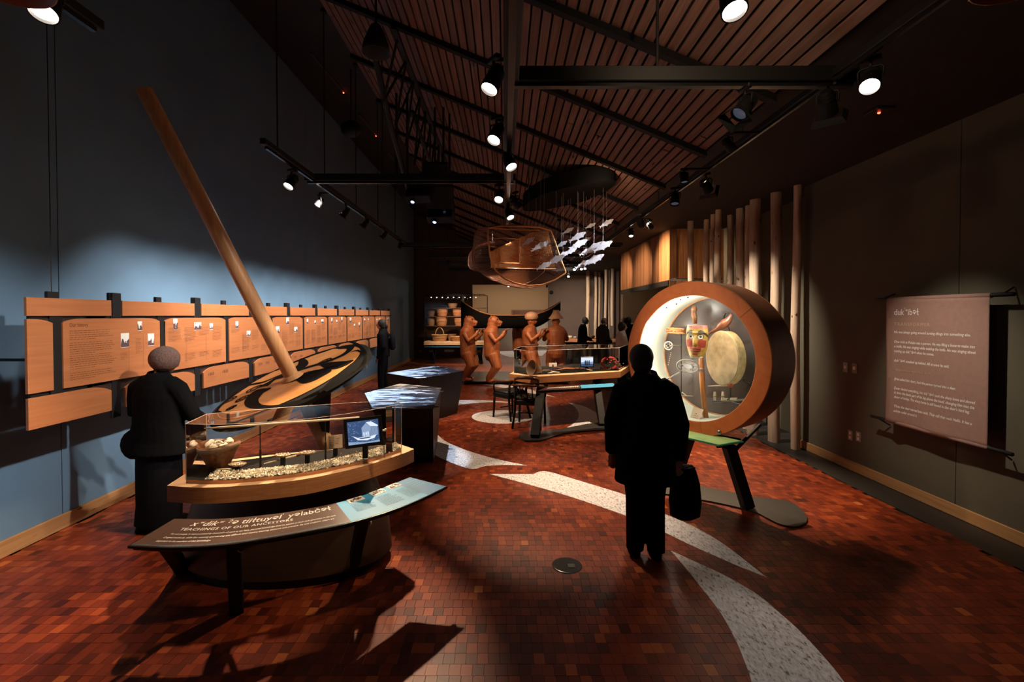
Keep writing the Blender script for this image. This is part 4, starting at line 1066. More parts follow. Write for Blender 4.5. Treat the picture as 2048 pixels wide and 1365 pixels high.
for k in range(26):
    a, r = r2.uniform(0, 6.28), r2.uniform(0, .085); p = q + Vector((r * math.cos(a), r * math.sin(a), .150 + r2.uniform(0, .025)))
    b.lathe([(.010, .004), (.018, .002), (.022, -.003), (.017, -.004)], p, 10, Quaternion((1, r2.uniform(-.6, .6), r2.uniform(-.6, .6), 0)).normalized().to_matrix())
o = b.build('white_shells', M['shell'], smooth=True); tag(o, 'heap of white rounded shells filling the carved bowl', 'shells', kind='stuff')
# small stands with dishes
def stand_dish(px, py, r, h, lb, dish=True, stick=None):
    q = FA(px, py, zi); e = thing('shell_dish', lb, 'dish', tuple(q))
    MB().box(q + Vector((0, 0, h / 2)), (.028, .02, h), bev=.002).build('stand', M['blackpaint'], e)
    if dish:
        b = MB(); b.lathe([(.001, 0), (r * .7, .004), (r, .014), (r * 1.02, .017), (r * .96, .016), (r * .6, .008), (.001, .006)], q + Vector((0, 0, h)), 24, sx=1, sy=.7)
        b.build('rim', M['basket_dark'], e, smooth=True)
        b = MB(); r3 = random.Random(int(px))
        for k in range(60):
            a, rr_ = r3.uniform(0, 6.28), r * .85 * r3.random() ** .5; chip(b, q + Vector((rr_ * math.cos(a), rr_ * .7 * math.sin(a), h + .012 + r3.uniform(0, .008))), .006, r3)
        b.build('shells', M['shell'], e)
    return e, q
stand_dish(475, 947, .054, .045, 'dish of white shells on a black stand, right of the carved bowl')
stand_dish(566, 937, .052, .075, 'dish of white shells on a black stand, middle of the near showcase')
stand_dish(615, 932, .055, .075, 'large dish of white shells on a black stand, next to the right pole stand')
e, q = stand_dish(442, 950, .03, .03, 'flat black block with a small blade in front of the carved bowl', False)
MB().tube([q + Vector((-.03, 0, .034)), q + Vector((.07, -.01, .040))], [.003, .006], 6).build('blade', M['cord'], e)
p0, p1 = W(528, 928, 2.93), W(592, 912, 3.06); e = thing('bone_tool', 'slim pale wooden tool leaning over the middle shell dish', 'tool', tuple(p0)); MB().tube([p0, p0.lerp(p1, .5), p1], [.003, .006, .008], 8).build('blade', M['cord'], e)
MB().tube([p1, p1.lerp(p0, -.12)], .009, 8).build('grip', M['bowl'], e)
q = FA(671, 912, zi); e = thing('label_card', 'tan label card on a black stand left of the tablet', 'card', tuple(q))
MB().box(q + Vector((0, 0, .03)), (.028, .02, .06), bev=.002).build('stand', M['blackpaint'], e)
Rc = Matrix.Rotation(.45, 3, 'Z') @ Matrix.Rotation(-.15, 3, 'X')
cc = W(671, 884, 3.02); MB().box(cc, (.088, .004, .088), Rc, bev=.001).build('card', M['cardp'], e)
b = MB(); word_lines(b, cc + Rc @ Vector((-.035, -.0028, .030)), Rc @ Vector((1, 0, 0)), Rc @ Vector((0, 0, 1)), .07, 6, .011, .005, rw); b.build('lettering', M['textbrown'], e)
# tablet
tc_ = W(727, 864.5, 3.10); e = thing('tablet', 'black tablet on a stand showing a bluish photo of a house and canoe', 'tablet', (tc_.x, tc_.y, zi))
Rt = Matrix.Rotation(.30, 3, 'Z') @ Matrix.Rotation(.07, 3, 'Y') @ Matrix.Rotation(-.12, 3, 'X')
Rt = Matrix.Rotation(.20, 3, 'Z') @ Matrix.Rotation(-.085, 3, 'Y') @ Matrix.Rotation(-.10, 3, 'X')
MB().box(tc_, (.252, .009, .200), Rt, bev=.003).build('frame', M['blackgloss'], e)
MB().box(tc_ + Rt @ Vector((0, .012, -.13)), (.035, .02, .10), bev=.002).build('stand', M['blackpaint'], e)
def tp_(x, z, o_=.0056): return tc_ + Rt @ Vector((x, -o_, z))
M['scr_bg'] = plain('screen_blue_grey', (0, 0, 0), .3, emit=(.035, .07, .16), es=1.0)
M['scr_mid'] = plain('screen_mid', (0, 0, 0), .3, emit=(.22, .30, .46), es=1.0)
M['scr_hi'] = plain('screen_light', (0, 0, 0), .3, emit=(.62, .70, .85), es=1.0)
M['scr_dk'] = plain('screen_dark', (0, 0, 0), .3, emit=(.01, .015, .03), es=1.0)
def scr(pts, mat, o_, nm='picture'): b = MB(); b.add([tp_(x, z, o_) for x, z in pts], [tuple(range(len(pts)))]); return b.build(nm, M[mat], e)
sw, sh = .205, .155
sc0 = scr([(-sw/2, -sh/2), (sw/2, -sh/2), (sw/2, sh/2), (-sw/2, sh/2)], 'scr_bg', .0058, 'screen')
b = MB(); r3 = random.Random(77)
for _ in range(150):
    x, z = r3.uniform(-sw/2, sw/2 - .01), r3.uniform(-sh/2, sh/2 - .005); s_ = r3.uniform(.002, .010)
    if -.03 < x < .09 and -.04 < z < .06: continue
    b.add([tp_(x, z, .0060), tp_(x + s_, z, .0060), tp_(x + s_, z + .002, .0060), tp_(x, z + .002, .0060)], [(0, 1, 2, 3)])
b.build('picture_speckle', M['scr_mid'], sc0)
def scp(pts, mat, o_): b = MB(); b.add([tp_(x, z, o_) for x, z in pts], [tuple(range(len(pts)))]); b.build('picture_shape', M[mat], sc0)
scp([(-.01, -.03), (.045, -.035), (.05, .035), (.02, .06), (-.01, .03)], 'scr_mid', .0062)
scp([(.02, .064), (.055, .066), (.10, .035), (.095, .028), (.05, .034)], 'scr_hi', .0064)
scp([(.05, .032), (.095, .027), (.095, -.03), (.048, -.036)], 'scr_mid', .0062)
for k in range(6): scp([(.052 + k*.0075, .029), (.0535 + k*.0075, .029), (.0535 + k*.0075, -.034), (.052 + k*.0075, -.034)], 'scr_dk', .0066)
scp([(-.075, -.018), (-.04, -.034), (.04, -.034), (.085, -.026), (.07, -.048), (.02, -.058), (-.04, -.050)], 'scr_hi', .0068)
scp([(-.035, -.038), (.05, -.037), (.04, -.043), (-.02, -.045)], 'scr_dk', .0071)
for (x, z) in ((.003, -.02), (.018, -.02), (.03, -.018)): scp([(x - .005, z - .012), (x + .005, z - .012), (x + .004, z + .014), (x, z + .022), (x - .004, z + .014)], 'scr_hi', .0073); scp([(x - .003, z - .01), (x + .001, z - .01), (x, z + .008)], 'scr_dk', .0075)
scp([(-sw/2, -sh/2), (sw/2, -sh/2), (sw/2, -sh/2 + .014), (.02, -sh/2 + .008), (-sw/2, -sh/2 + .022)], 'scr_mid', .0061)
# spear pole on two stands
e = thing('wooden_spear', 'long slim wooden pole held on two black rods across the near showcase', 'pole', (-1.4, 3.0, zi))
pa, pb = W(408, 857.5, 2.86), W(718.6, 836, 3.26)
MB().tube([pa, pa.lerp(pb, .1), pa.lerp(pb, .5), pb], [.003, .007, .0085, .009], 10).build('shaft', M['cord'], e, smooth=True)
for x, yb, dz in ((511, 932, 0), (643.6, 920, 0)):
    t = (x - 408) / (718.6 - 408); p = pa.lerp(pb, t); q = Vector((p.x, p.y, zi))
    MB().tube([q, Vector((p.x, p.y, p.z - .008))], .0035, 8).build('rod', M['black'], e)
    MB().tube([q, q + Vector((0, 0, .12))], .007, 8).build('rod_sleeve', M['black'], e)
q = FA(768, 897, zi); e = thing('shell_ornament', 'small white shell on a thin rod right of the tablet', 'shell', tuple(q))
pt = W(768, 861.5, 3.2); MB().tube([(pt.x, pt.y, zi), pt], .002, 6).build('rod', M['black'], e); MB().ell(pt, (.016, .01, .009)).ell(pt + Vector((.01, 0, .008)), (.008, .008, .008)).build('shell', M['shell'], e, smooth=True)
r4 = random.Random(8); b = MB(); q = FA(706, 915, zi)
for _ in range(60): 
    chip(b, q + Vector((r4.gauss(0, .03), r4.gauss(.0, .018), abs(r4.gauss(.012, .01)))), .010, r4)
o = b.build('sponge_clump', M['basket_dark']); tag(o, 'heap of brown barnacle-like bits among the shells under the tablet', 'shells', kind='stuff')

# ================================================================== SPINDLE WHORL
pa_, pb_ = W(417, 830, 4.1), W(737, 692, 4.58); C_ = (pa_ + pb_) / 2; R_ = (pb_ - pa_).length / 2; u_ = (pb_ - pa_).normalized()
E_ = W(300, 190, 3.64); n_ = (E_ - C_); n_ = (n_ - u_ * n_.dot(u_)).normalized(); w_ = n_.cross(u_)
RW = Matrix((u_, w_, n_)).transposed()
wh = thing('spindle_whorl', 'giant tilted spindle whorl disc with black painted curves and a long wooden shaft', 'sculpture', (-1.7, 4.6, 0))
th_ = .075
MB().lathe([(.001, 0), (R_ * .93, 0), (R_ * .985, -.012)], C_, 72, RW, cap=False).build('face', M['whorl'], wh, smooth=False)
MB().lathe([(R_ * .93, .001), (R_ * .985, -.010), (R_, -.03), (R_, -th_), (R_ * .98, -th_ - .01), (.001, -th_ - .01)], C_, 72, RW, cap=False).build('rim', M['whorl_side'], wh, smooth=True, auto=40)
def wl2(x, y):                         # pixel to disc coordinates
    p = PL(x, y, C_, n_) - C_; return (p.dot(u_), p.dot(w_))
def wpt(a, c, dz=.004): return C_ + u_ * a + w_ * c + n_ * dz
def paint(pts, dz=.004, name='black_painting'):
    b = MB(); b.add([wpt(a, c, dz) for a, c in pts], [tuple(range(len(pts)))])
    bm_o = b.build(name, M['whorl_black'], wh); bm = bmesh.new(); bm.from_mesh(bm_o.data); bmesh.ops.triangulate(bm, faces=bm.faces, ngon_method='EAR_CLIP'); bm.to_mesh(bm_o.data); bm.free(); return bm_o
def band(ptsa, wa, dz=.004, name='black_painting'):
    """stroke of varying width along a smooth path (disc coords)"""
    def lim_(p, w__):
        q = math.hypot(p[0], p[1]); k = min(1, (R_ * .90 - w__) / max(q, 1e-6)); return (p[0] * k, p[1] * k, w__)
    P_ = smooth_curve([lim_(p, w__) for p, w__ in zip(ptsa, wa)], 8); Lf = []; Rt_ = []
    for i, p in enumerate(P_):
        a = P_[max(i-1, 0)]; c = P_[min(i+1, len(P_)-1)]; t = Vector((c[0]-a[0], c[1]-a[1])); t.normalize(); nn = Vector((-t.y, t.x))
        Lf.append((p[0] + nn.x * p[2], p[1] + nn.y * p[2])); Rt_.append((p[0] - nn.x * p[2], p[1] - nn.y * p[2]))
    b = MB(); vs = []
    for l, r in zip(Lf, Rt_): vs += [wpt(*l, dz), wpt(*r, dz)]
    b.add(vs, [(2*k, 2*k+1, 2*k+3, 2*k+2) for k in range(len(Lf) - 1)])
    return b.build(name, M['whorl_black'], wh)
def cr(x, y): return (400 + x / 4.096, 560 + y / 4.096)
def S(*pts): return [wl2(*cr(x, y)) for x, y in pts]
b = MB(); b.loft([[wpt(r * math.cos(a), r * math.sin(a), .002) for a in [2*PI*k/72 for k in range(72)]] for r in (R_ * .93, R_ * .885)], cap=False); b.build('rim_line', M['whorl_black'], wh)
paint(smooth_curve(S((1190,505),(1290,520),(1350,570),(1380,640),(1350,700),(1250,770),(1120,850),(980,930)), 6) + smooth_curve(S((980,915),(1100,800),(1200,720),(1290,650),(1330,600),(1290,545),(1190,505)), 6)[:-1])
band(S((700,790),(850,730),(980,690),(1100,650),(1200,600),(1245,550),(1230,515),(1190,508)), [.015,.03,.035,.04,.045,.04,.03,.01])
paint(smooth_curve(S((620,820),(720,790),(830,740),(890,690),(870,655),(820,650),(800,700),(740,740),(640,790),(560,840),(480,880),(560,870)), 5))
paint(smooth_curve(S((590,890),(480,900),(400,950),(365,1010),(400,1050),(520,1060),(700,1050),(860,1010),(960,950),(880,975),(760,1000),(620,1030),(510,1025),(480,985),(520,930)), 5))
band(S((90,1080),(130,1010),(200,950),(300,900),(420,860),(520,840),(640,790)), [.004,.018,.022,.022,.02,.02,.015])
band(S((560,720),(700,640),(860,580),(1020,540),(1150,515)), [.02,.03,.028,.022,.012])
band(S((1240,592),(1290,580),(1325,598)), [.004,.014,.003])
band(S((740,840),(840,800),(960,750),(1100,715),(1260,665)), [.01,.035,.03,.022,.006])
band(S((100,1100),(220,1120),(400,1090),(560,1060)), [.01,.03,.028,.01])
paint(smooth_curve(S((1010,905),(1100,860),(1200,800),(1290,730),(1335,660),(1345,610),(1370,650),(1350,710),(1270,780),(1150,860),(1040,920)), 5))
paint(smooth_curve(S((760,800),(840,770),(930,745),(1020,735),(1080,745),(1010,790),(930,830),(850,850),(800,835)), 5))
paint(smooth_curve(S((980,700),(1050,680),(1130,672),(1200,668),(1260,660),(1200,700),(1120,730),(1040,735)), 5))
band(S((640,640),(760,600),(900,570),(1000,560)), [.01,.022,.018,.006])
for (x, y, r) in ((250,985,.050),(350,975,.050),(445,895,.060),(1020,672,.060),(545,905,.030),(260,1050,.035)):
    c0 = wl2(*cr(x, y))
    for rr_, w__ in ((r, .009), (r * .5, .008)):
        band([(c0[0] + rr_ * 1.15 * math.cos(a), c0[1] + rr_ * math.sin(a)) for a in [2*PI*k/12 for k in range(13)]], [w__] * 13, .005)
# shaft: above and below the disc
top = C_ + n_ * 2.62; bot = C_ - n_ * (C_.z / n_.z) * .985
MB().tube([C_ + n_ * 0, C_ + n_ * 1.0, top], [.066, .064, .058], 28).build('shaft', M['shaft'], wh, smooth=True, auto=50)
MB().lathe([(.066, .045), (.078, .030), (.10, .008), (.105, .002)], C_, 28, RW).build('collar', M['shaft'], wh, smooth=True)
MB().tube([C_ - n_ * .08, C_ - n_ * .7, bot + n_ * .04], [.066, .075, .085], 28).build('lower_shaft', M['shaft'], wh, smooth=True)
MB().lathe([(.001, 0), (.22, 0), (.22, .012), (.09, .03)], (bot.x, bot.y, .003), 28).build('foot_plate', M['black'], wh)
bk = W(616, 812, 4.3); b = MB(); b.extrude([C_ + u_ * .10 - w_ * .30 - n_ * .085, C_ + u_ * .30 - w_ * .25 - n_ * .085, C_ - n_ * .75], (.02, .02, 0)); b.build('bracket', M['black'], wh)

# ================================================================== PROJECTION TABLES
def proj_table(top, bottom, label, seed):
    e = thing('projection_table', label, 'table', (sum(p.x for p in top) / len(top), sum(p.y for p in top) / len(top), 0))
    b = MB(); b.loft([bottom, top]); b.build('body', M['cloth_black_t'], e)
    c = sum(top, Vector()) / len(top)
    ins = [c + (p - c) * .985 + Vector((0, 0, .002)) for p in top]
    b = MB(); b.add(ins, [tuple(range(len(ins)))]); s_ = b.build('projected_map', M['map'], e)
    r = random.Random(seed); b = MB()
    for _ in range(40):
        k = r.randrange(len(ins)); a, d = ins[k], ins[(k+1) % len(ins)]
        p = c.lerp(a.lerp(d, r.random()), r.random() ** .6 * .90) + Vector((.05, .03, 0)); s0 = r.uniform(.01, .13) * (1.3 if p.x > c.x else .6); an = r.uniform(-.4, .6)
        pts = []
        for j in range(7):
            q = 2*PI*j/7; rr_ = s0 * r.uniform(.4, 1); x, y = rr_ * math.cos(q) * 2.2, rr_ * math.sin(q) * .45
            pts.append(p + Vector((x * math.cos(an) - y * math.sin(an), x * math.sin(an) + y * math.cos(an), .0012)))
        b.add(pts, [tuple(range(7))])
    b.build('projected_landforms', M['projdark'], s_)
    return e
M['cloth_black_t'] = plain('table_black', (.010, .0085, .009), .5, noise=.1)
def projected_map_mat():
    m, nt, b = _new('painted_projection')
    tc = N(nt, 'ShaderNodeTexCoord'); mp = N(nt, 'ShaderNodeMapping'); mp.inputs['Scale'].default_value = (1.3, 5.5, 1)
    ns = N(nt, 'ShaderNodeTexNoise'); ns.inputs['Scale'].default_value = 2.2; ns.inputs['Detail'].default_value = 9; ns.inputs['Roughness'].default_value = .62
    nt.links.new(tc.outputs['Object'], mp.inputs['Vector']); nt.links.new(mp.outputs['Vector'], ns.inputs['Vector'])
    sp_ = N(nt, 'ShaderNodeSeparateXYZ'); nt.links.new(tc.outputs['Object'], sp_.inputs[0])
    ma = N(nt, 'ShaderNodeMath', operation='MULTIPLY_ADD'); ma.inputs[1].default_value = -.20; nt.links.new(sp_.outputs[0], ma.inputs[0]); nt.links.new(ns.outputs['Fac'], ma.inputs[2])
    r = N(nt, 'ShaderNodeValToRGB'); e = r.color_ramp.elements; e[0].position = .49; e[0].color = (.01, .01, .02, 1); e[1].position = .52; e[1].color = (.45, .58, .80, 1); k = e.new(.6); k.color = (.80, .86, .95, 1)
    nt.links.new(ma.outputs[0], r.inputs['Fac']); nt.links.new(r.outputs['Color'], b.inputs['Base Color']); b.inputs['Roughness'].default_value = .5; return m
M['map'] = projected_map_mat()  # the projectors' blue and white image painted into the surface colour
M['projdark'] = plain('projection_dark', (.015, .015, .03), .5)  # dark parts of the projected image, painted as flat shapes
ZT2 = .80
def TT(*pts): return [FL(x, y, ZT2) for x, y in pts]
t2 = TT((745, 820), (866, 820), (883, 776), (800, 767.5), (728, 787))
m2 = sum(t2, Vector()) / 5; b2_ = [Vector((m2.x + (p.x - m2.x) * .74 + .03, m2.y + (p.y - m2.y) * .60 + .35, 0)) for p in t2]
proj_table(t2, b2_, 'black tapered table with a projected blue and white map painted on top, nearer of the two', 5)
t1 = TT((772, 746.8), (839, 758), (928, 742), (868, 732))
m1 = sum(t1, Vector()) / 4; b1_ = [Vector((m1.x + (p.x - m1.x) * .80, m1.y + (p.y - m1.y) * .75 + .05, 0)) for p in t1]
proj_table(t1, b1_, 'black tapered table with a projected blue and white map painted on top, farther of the two', 9)

# ================================================================== RING CASE
RO = Vector((1.786, 4.38, 1.416)); ru = Vector((.595, -.804, 0)); ra = Vector((.804, .595, 0)); RR, RI, RT = .74, .605, .47
RM = Matrix((ru, Vector((0, 0, 1)), -ra)).transposed()      # local x = right, y = up, z = towards the viewer
def rp_(x, z, t): return RO + ru * x + Vector((0, 0, z)) + ra * t
rg = thing('ring_showcase', 'large round orange-brown ring showcase on black legs with a mask inside', 'showcase', (2.1, 4.5, 0))
def ring(r0, r1, t0, t1, name, mat, seg=96, bevel=0, **k):
    def circ(r, t): return [rp_(r * math.cos(a), r * math.sin(a), t) for a in [2*PI*j/seg for j in range(seg)]]
    b = MB(); rings = [circ(r, t) for r, t in ((r0, t0), (r1, t0), (r1, t1), (r0, t1))]; rings.append(rings[0])
    b.loft(rings, cap=False); return b.build(name, M[mat], rg, smooth=True, auto=35)
# the face is in three leather segments with fine seams
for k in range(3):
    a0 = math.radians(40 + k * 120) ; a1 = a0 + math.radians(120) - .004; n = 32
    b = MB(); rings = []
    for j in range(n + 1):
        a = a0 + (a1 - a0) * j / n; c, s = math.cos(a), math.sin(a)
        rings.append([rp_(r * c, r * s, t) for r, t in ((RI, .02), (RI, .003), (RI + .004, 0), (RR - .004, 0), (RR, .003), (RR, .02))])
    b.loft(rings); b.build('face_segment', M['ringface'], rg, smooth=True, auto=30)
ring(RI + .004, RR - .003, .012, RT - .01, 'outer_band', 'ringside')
ring(RI + .001, RI + .006, .015, RT - .012, 'inner_lining', 'ringinner')
ring(RI - .012, RR - .003, RT - .012, RT, 'back_rim', 'slab')
b = MB(); b.lathe([(RR + .0015, -.002), (RR + .004, -.006), (RR + .0015, -.010)], RO, 96, RM, cap=False); b.build('edge_piping', M['base'], rg, smooth=True)
def disc(r, t, name, mat, seg=72):
    b = MB(); b.add([rp_(r * math.cos(2*PI*j/seg), r * math.sin(2*PI*j/seg), t) for j in range(seg)], [tuple(range(seg))]); return b.build(name, M[mat], rg)
disc(RI + .003, .012, 'front_glass', 'acrylic'); disc(RI - .01, RT - .004, 'back_glass', 'backglass')
for x_, z_, L_, a_ in ((.02, .36, .12, .3), (.12, .42, .16, -.5), (-.05, .30, .10, 1.2), (-.2, .1, .12, 2.0), (-.15, -.12, .14, 1.4), (-.05, -.2, .12, 1.8), (-.02, -.4, .18, .4), (.2, -.42, .16, -.4), (.34, -.28, .12, .9), (.3, .15, .10, .2), (.08, -.46, .10, .1), (-.28, -.3, .1, 1.1)):
    b = MB(); b.add([rp_(x_ + L_ * .5 * math.cos(q) * math.cos(a_) - L_ * .2 * math.sin(q) * (1 + .4 * math.cos(q)) * math.sin(a_), z_ + L_ * .5 * math.cos(q) * math.sin(a_) + L_ * .2 * math.sin(q) * (1 + .4 * math.cos(q)) * math.cos(a_), RT - .0055) for q in [2*PI*k/16 for k in range(16)]], [tuple(range(16))]); b.build('leaf_print', M['leafprint'], rg)
for a in (125, 108, 100, 118, 172):
    c, s = math.cos(math.radians(a)), math.sin(math.radians(a)); q = rp_((RI - .002) * c, (RI - .002) * s, .12 if a != 118 else .2)
    MB().ell(q, (.010, .010, .010), seg=10, rows=6).build('led_fitting', M['blackgloss'], rg, smooth=True)
q = rp_(-.02, 0, 0); 
kn = rp_(-.02 + .30, -RR + .045, -.012)
MB().lathe([(.001, .012), (.018, .010), (.024, 0)], PL(1438, 865, rp_(0, 0, -.004), -ra), 20, RM).build('lock_cap', M['steel'], rg, smooth=True)
# legs, foot plate, reading rail
fp = [FL(x, y) for x, y in smooth_curve([(1290, 960), (1374, 972), (1445, 984), (1512, 998), (1560, 1003), (1590, 1012), (1612, 1034), (1611, 1050), (1590, 1057), (1560, 1052), (1535, 1040), (1505, 1026), (1440, 1010), (1374, 998), (1290, 985)], 4)]
b = MB(); b.prism([(p.x, p.y) for p in fp], .004, .016); 
b.build('foot_plate', M['greyplate'], rg)
bar(FL(1496, 1016, .014), W(1457, 892, 4.22), .09, .10, MB()).build('leg', M['blackpaint'], rg)
bar(FL(1345, 972, .014), W(1380, 868, 4.62), .09, .10, MB()).build('leg', M['blackpaint'], rg)
bar(W(1466, 905, 4.24), W(1520, 850, 4.52), .03, .03, MB()).build('strut', M['blackpaint'], rg)
bar(W(1440, 893, 4.25), rp_(.05, -RR + .01, .22), .05, .05, MB()).build('strut', M['blackpaint'], rg)
bar(W(1482, 880, 4.1), rp_(.2, -.72, .1), .02, .02, MB()).build('strut', M['blackpaint'], rg)
rr1 = thing('reading_rail', 'pale green reading rail with a green glass edge under the ring showcase', 'sign', (1.9, 4.2, 0))
A_, B_, C2, D_ = W(1290, 838, 4.9), W(1487, 883, 4.02), W(1440, 892, 4.02), W(1290, 864, 4.78)
A_.z = B_.z = .70; 
A_ = FL(1288, 838, .72); B_ = FL(1487, 883, .72); C2 = FL(1438, 891, .67); D_ = FL(1300, 859, .67)
def rl2(s, v, dz=0): return D_.lerp(C2, s).lerp(A_.lerp(B_, s), v) + Vector((0, 0, dz))
b = MB(); b.loft([[rl2(0, 0, -.012), rl2(1, 0, -.012), rl2(1, 1, -.012), rl2(0, 1, -.012)], [rl2(0, 0), rl2(1, 0), rl2(1, 1), rl2(0, 1)]]); b.build('glass_board', M['greenedge'], rr1)
def q4(b, s0, s1, v0, v1, dz): b.add([rl2(s0, v0, dz), rl2(s1, v0, dz), rl2(s1, v1, dz), rl2(s0, v1, dz)], [(0, 1, 2, 3)])
b = MB(); q4(b, .01, .985, .04, .97, .0012); b.build('green_print', M['green'], rr1)
b = MB(); q4(b, .45, .62, .2, .9, .002); b.build('pale_print', M['palegreen'], rr1)
b = MB(); q4(b, .36, .43, .75, .9, .0025); q4(b, .68, .74, .7, .88, .0025); q4(b, .77, .82, .6, .8, .0025)
for k in range(7): q4(b, .3, .42, .6 - k*.07, .615 - k*.07, .0025); q4(b, .65, .78, .55 - k*.07, .565 - k*.07, .0025)
b.build('lettering', M['textblue'], rr1)
# ---- things inside, on planes parallel to the glass
def IN(x, y, t): return PL(x, y, rp_(0, 0, t), -ra)
def R3(yaw=0, pitch=0, roll=0): return RM @ Matrix.Rotation(yaw, 3, 'Y') @ Matrix.Rotation(pitch, 3, 'X') @ Matrix.Rotation(roll, 3, 'Z')
mask = thing('painted_mask', 'painted wooden face mask with pink forehead, white-ringed eyes and red cheeks', 'mask', tuple(IN(1396, 682, .22)))
mc = IN(1395, 681, .20); MR = R3(.26, .05, -.02)
def mshape(a, c):                      # a: -1..1 across, c: -1..1 up -> x, y, z of the face shell
    wd = .105 * (1 - .30 * max(0, -c) ** 1.6) * (1 if c < .6 else 1 - .10 * (c - .6) / .4)
    x = wd * a; y = .155 * c
    z = .085 * math.sqrt(max(0, 1 - (a * .98) ** 2)) * (1 - .18 * c * c)
    if abs(a) < .22 and -.25 < c < .35: z += .03 * (1 - abs(a) / .22) * min(1, (.35 - c) * 2.2)    # nose ridge
    for ex in (-.42, .42): z -= .014 * math.exp(-(((a - ex) / .22) ** 2 + ((c - .28) / .16) ** 2))
    z += .014 * math.exp(-((a / .5) ** 2 + ((c + .52) / .12) ** 2))
    z += .010 * math.exp(-((c - .52) / .07) ** 2) * (1 if abs(a) < .85 else 0)
    return Vector((x, y, z))
def mworld(v): return mc + MR @ v
na, nc_ = 90, 110; b = MB(); vs = []
for j in range(nc_ + 1):
    for i in range(na + 1): vs.append(mworld(mshape(-1 + 2 * i / na, -1 + 2 * j / nc_)))
fs = []; mi = []
for j in range(nc_):
    for i in range(na):
        a, c = -1 + 2 * (i + .5) / na, -1 + 2 * (j + .5) / nc_
        fs.append((j*(na+1)+i, j*(na+1)+i+1, (j+1)*(na+1)+i+1, (j+1)*(na+1)+i))
        e1 = min(((a - ex) / .30) ** 2 + ((c - .27) / .17) ** 2 for ex in (-.44, .44))
        m = 0
        if c > .78: m = 1
        elif abs(a) > .25 and abs(c - (.60 - .18 * (abs(a) - .45) ** 2 * 6)) < .085: m = 2
        elif e1 < 1 and e1 > .62: m = 2
        elif e1 <= .62: m = 4
        elif abs(c + .52) < .06 and abs(a) < .48: m = 2
        elif abs(c + .52) < .15 and abs(a) < .55: m = 3
        elif c < .12 and c > -.42 and abs(a) > .26 and abs(a) < .88 and c < .12 - .25 * abs(abs(a) - .5): m = 3
        elif abs(c + .85) < .07 and abs(a) < .3: m = 3
        mi.append(m)
b.add(vs, fs); b.m = mi
M['mk_y'] = plain('mask_yellow', (.42, .26, .055), .5, noise=.3, nscale=40); M['mk_p'] = plain('mask_pink', (.42, .17, .14), .5)
M['mk_k'] = plain('mask_black', (.02, .018, .015), .5); M['mk_r'] = plain('mask_red', (.28, .03, .018), .5); M['mk_w'] = plain('mask_grey_white', (.62, .60, .50), .5)
o = b.build('face', [M['mk_y'], M['mk_p'], M['mk_k'], M['mk_r'], M['mk_w']], mask, smooth=True)
sd = o.modifiers.new('s', 'SOLIDIFY'); sd.thickness = .012; sd.offset = -1
for ex in (-.44, .44):
    p = mworld(mshape(ex, .27) + Vector((0, 0, .004)))
    MB().lathe([(.001, .006), (.008, .005), (.011, 0)], p, 14, MR).build('pupil', M['mk_k'], mask, smooth=True)
    MB().lathe([(.020, .003), (.023, .005), (.026, .002)], p - MR @ Vector((0, 0, .004)), 20, MR, cap=False).build('eye_ring', M['mk_w'], mask, smooth=True)
b = MB(); b.loft([[mworld(Vector((x, y, z))) for x, y, z in r] for r in ([(-.012, .05, .075), (.012, .05, .075), (0, .05, .092)], [(-.016, .01, .08), (.016, .01, .08), (0, .008, .108)], [(-.026, -.038, .08), (.026, -.038, .08), (0, -.038, .122)], [(-.022, -.046, .08), (.022, -.046, .08), (0, -.045, .105)])])
b.build('nose', M['mk_y'], mask, smooth=True)
for s, y in ((1, -.070), (-1, -.092)):
    b = MB(); b.tube([mworld(Vector((x, y - s * .12 * x * x * 20, .092 - abs(x) * .35))) for x in (-.045, -.025, 0, .025, .045)], [.003, .008, .010, .008, .003], 10); b.build('lip', M['mk_r'], mask, smooth=True)
for x in (-.06, -.045, .045, .06): MB().ell(mworld(Vector((x, .142, .066))), (.004, .004, .004), seg=8, rows=5).build('peg_hole', M['mk_k'], mask)
MB().box(mworld(Vector((0, -.162, .03))), (.11, .018, .05), MR, bev=.003).build('chin_stand', M['ringinner'], mask)
# carved staff behind and below the mask
st = thing('carved_staff', 'slim carved wooden staff standing behind the painted mask', 'staff', tuple(IN(1413, 846, .26)))
MB().tube([IN(1401, 700, .30), IN(1404, 760, .29), IN(1412, 846, .26)], [.022, .026, .028], 12).build('shaft', M['staffwood'], st, smooth=True)
for k in range(3): MB().lathe([(.027, -.003), (.030, 0), (.027, .003)], IN(1403.4, 738 + k * 2.2, .292), 14).build('ring_band', M['steel'], st)
b = MB(); b.tube([IN(1390, 648, .31), IN(1389.5, 636, .31), IN(1388, 632, .31), IN(1387.5, 624, .31), IN(1388, 620, .31), IN(1389, 612, .31)], [.020, .026, .030, .024, .032, .018], 14); b.build('carved_finial', M['bowl'], st, smooth=True)
MB().tube([IN(1391, 650, .31), IN(1400, 702, .30)], .02, 10).build('shaft', M['staffwood'], st)
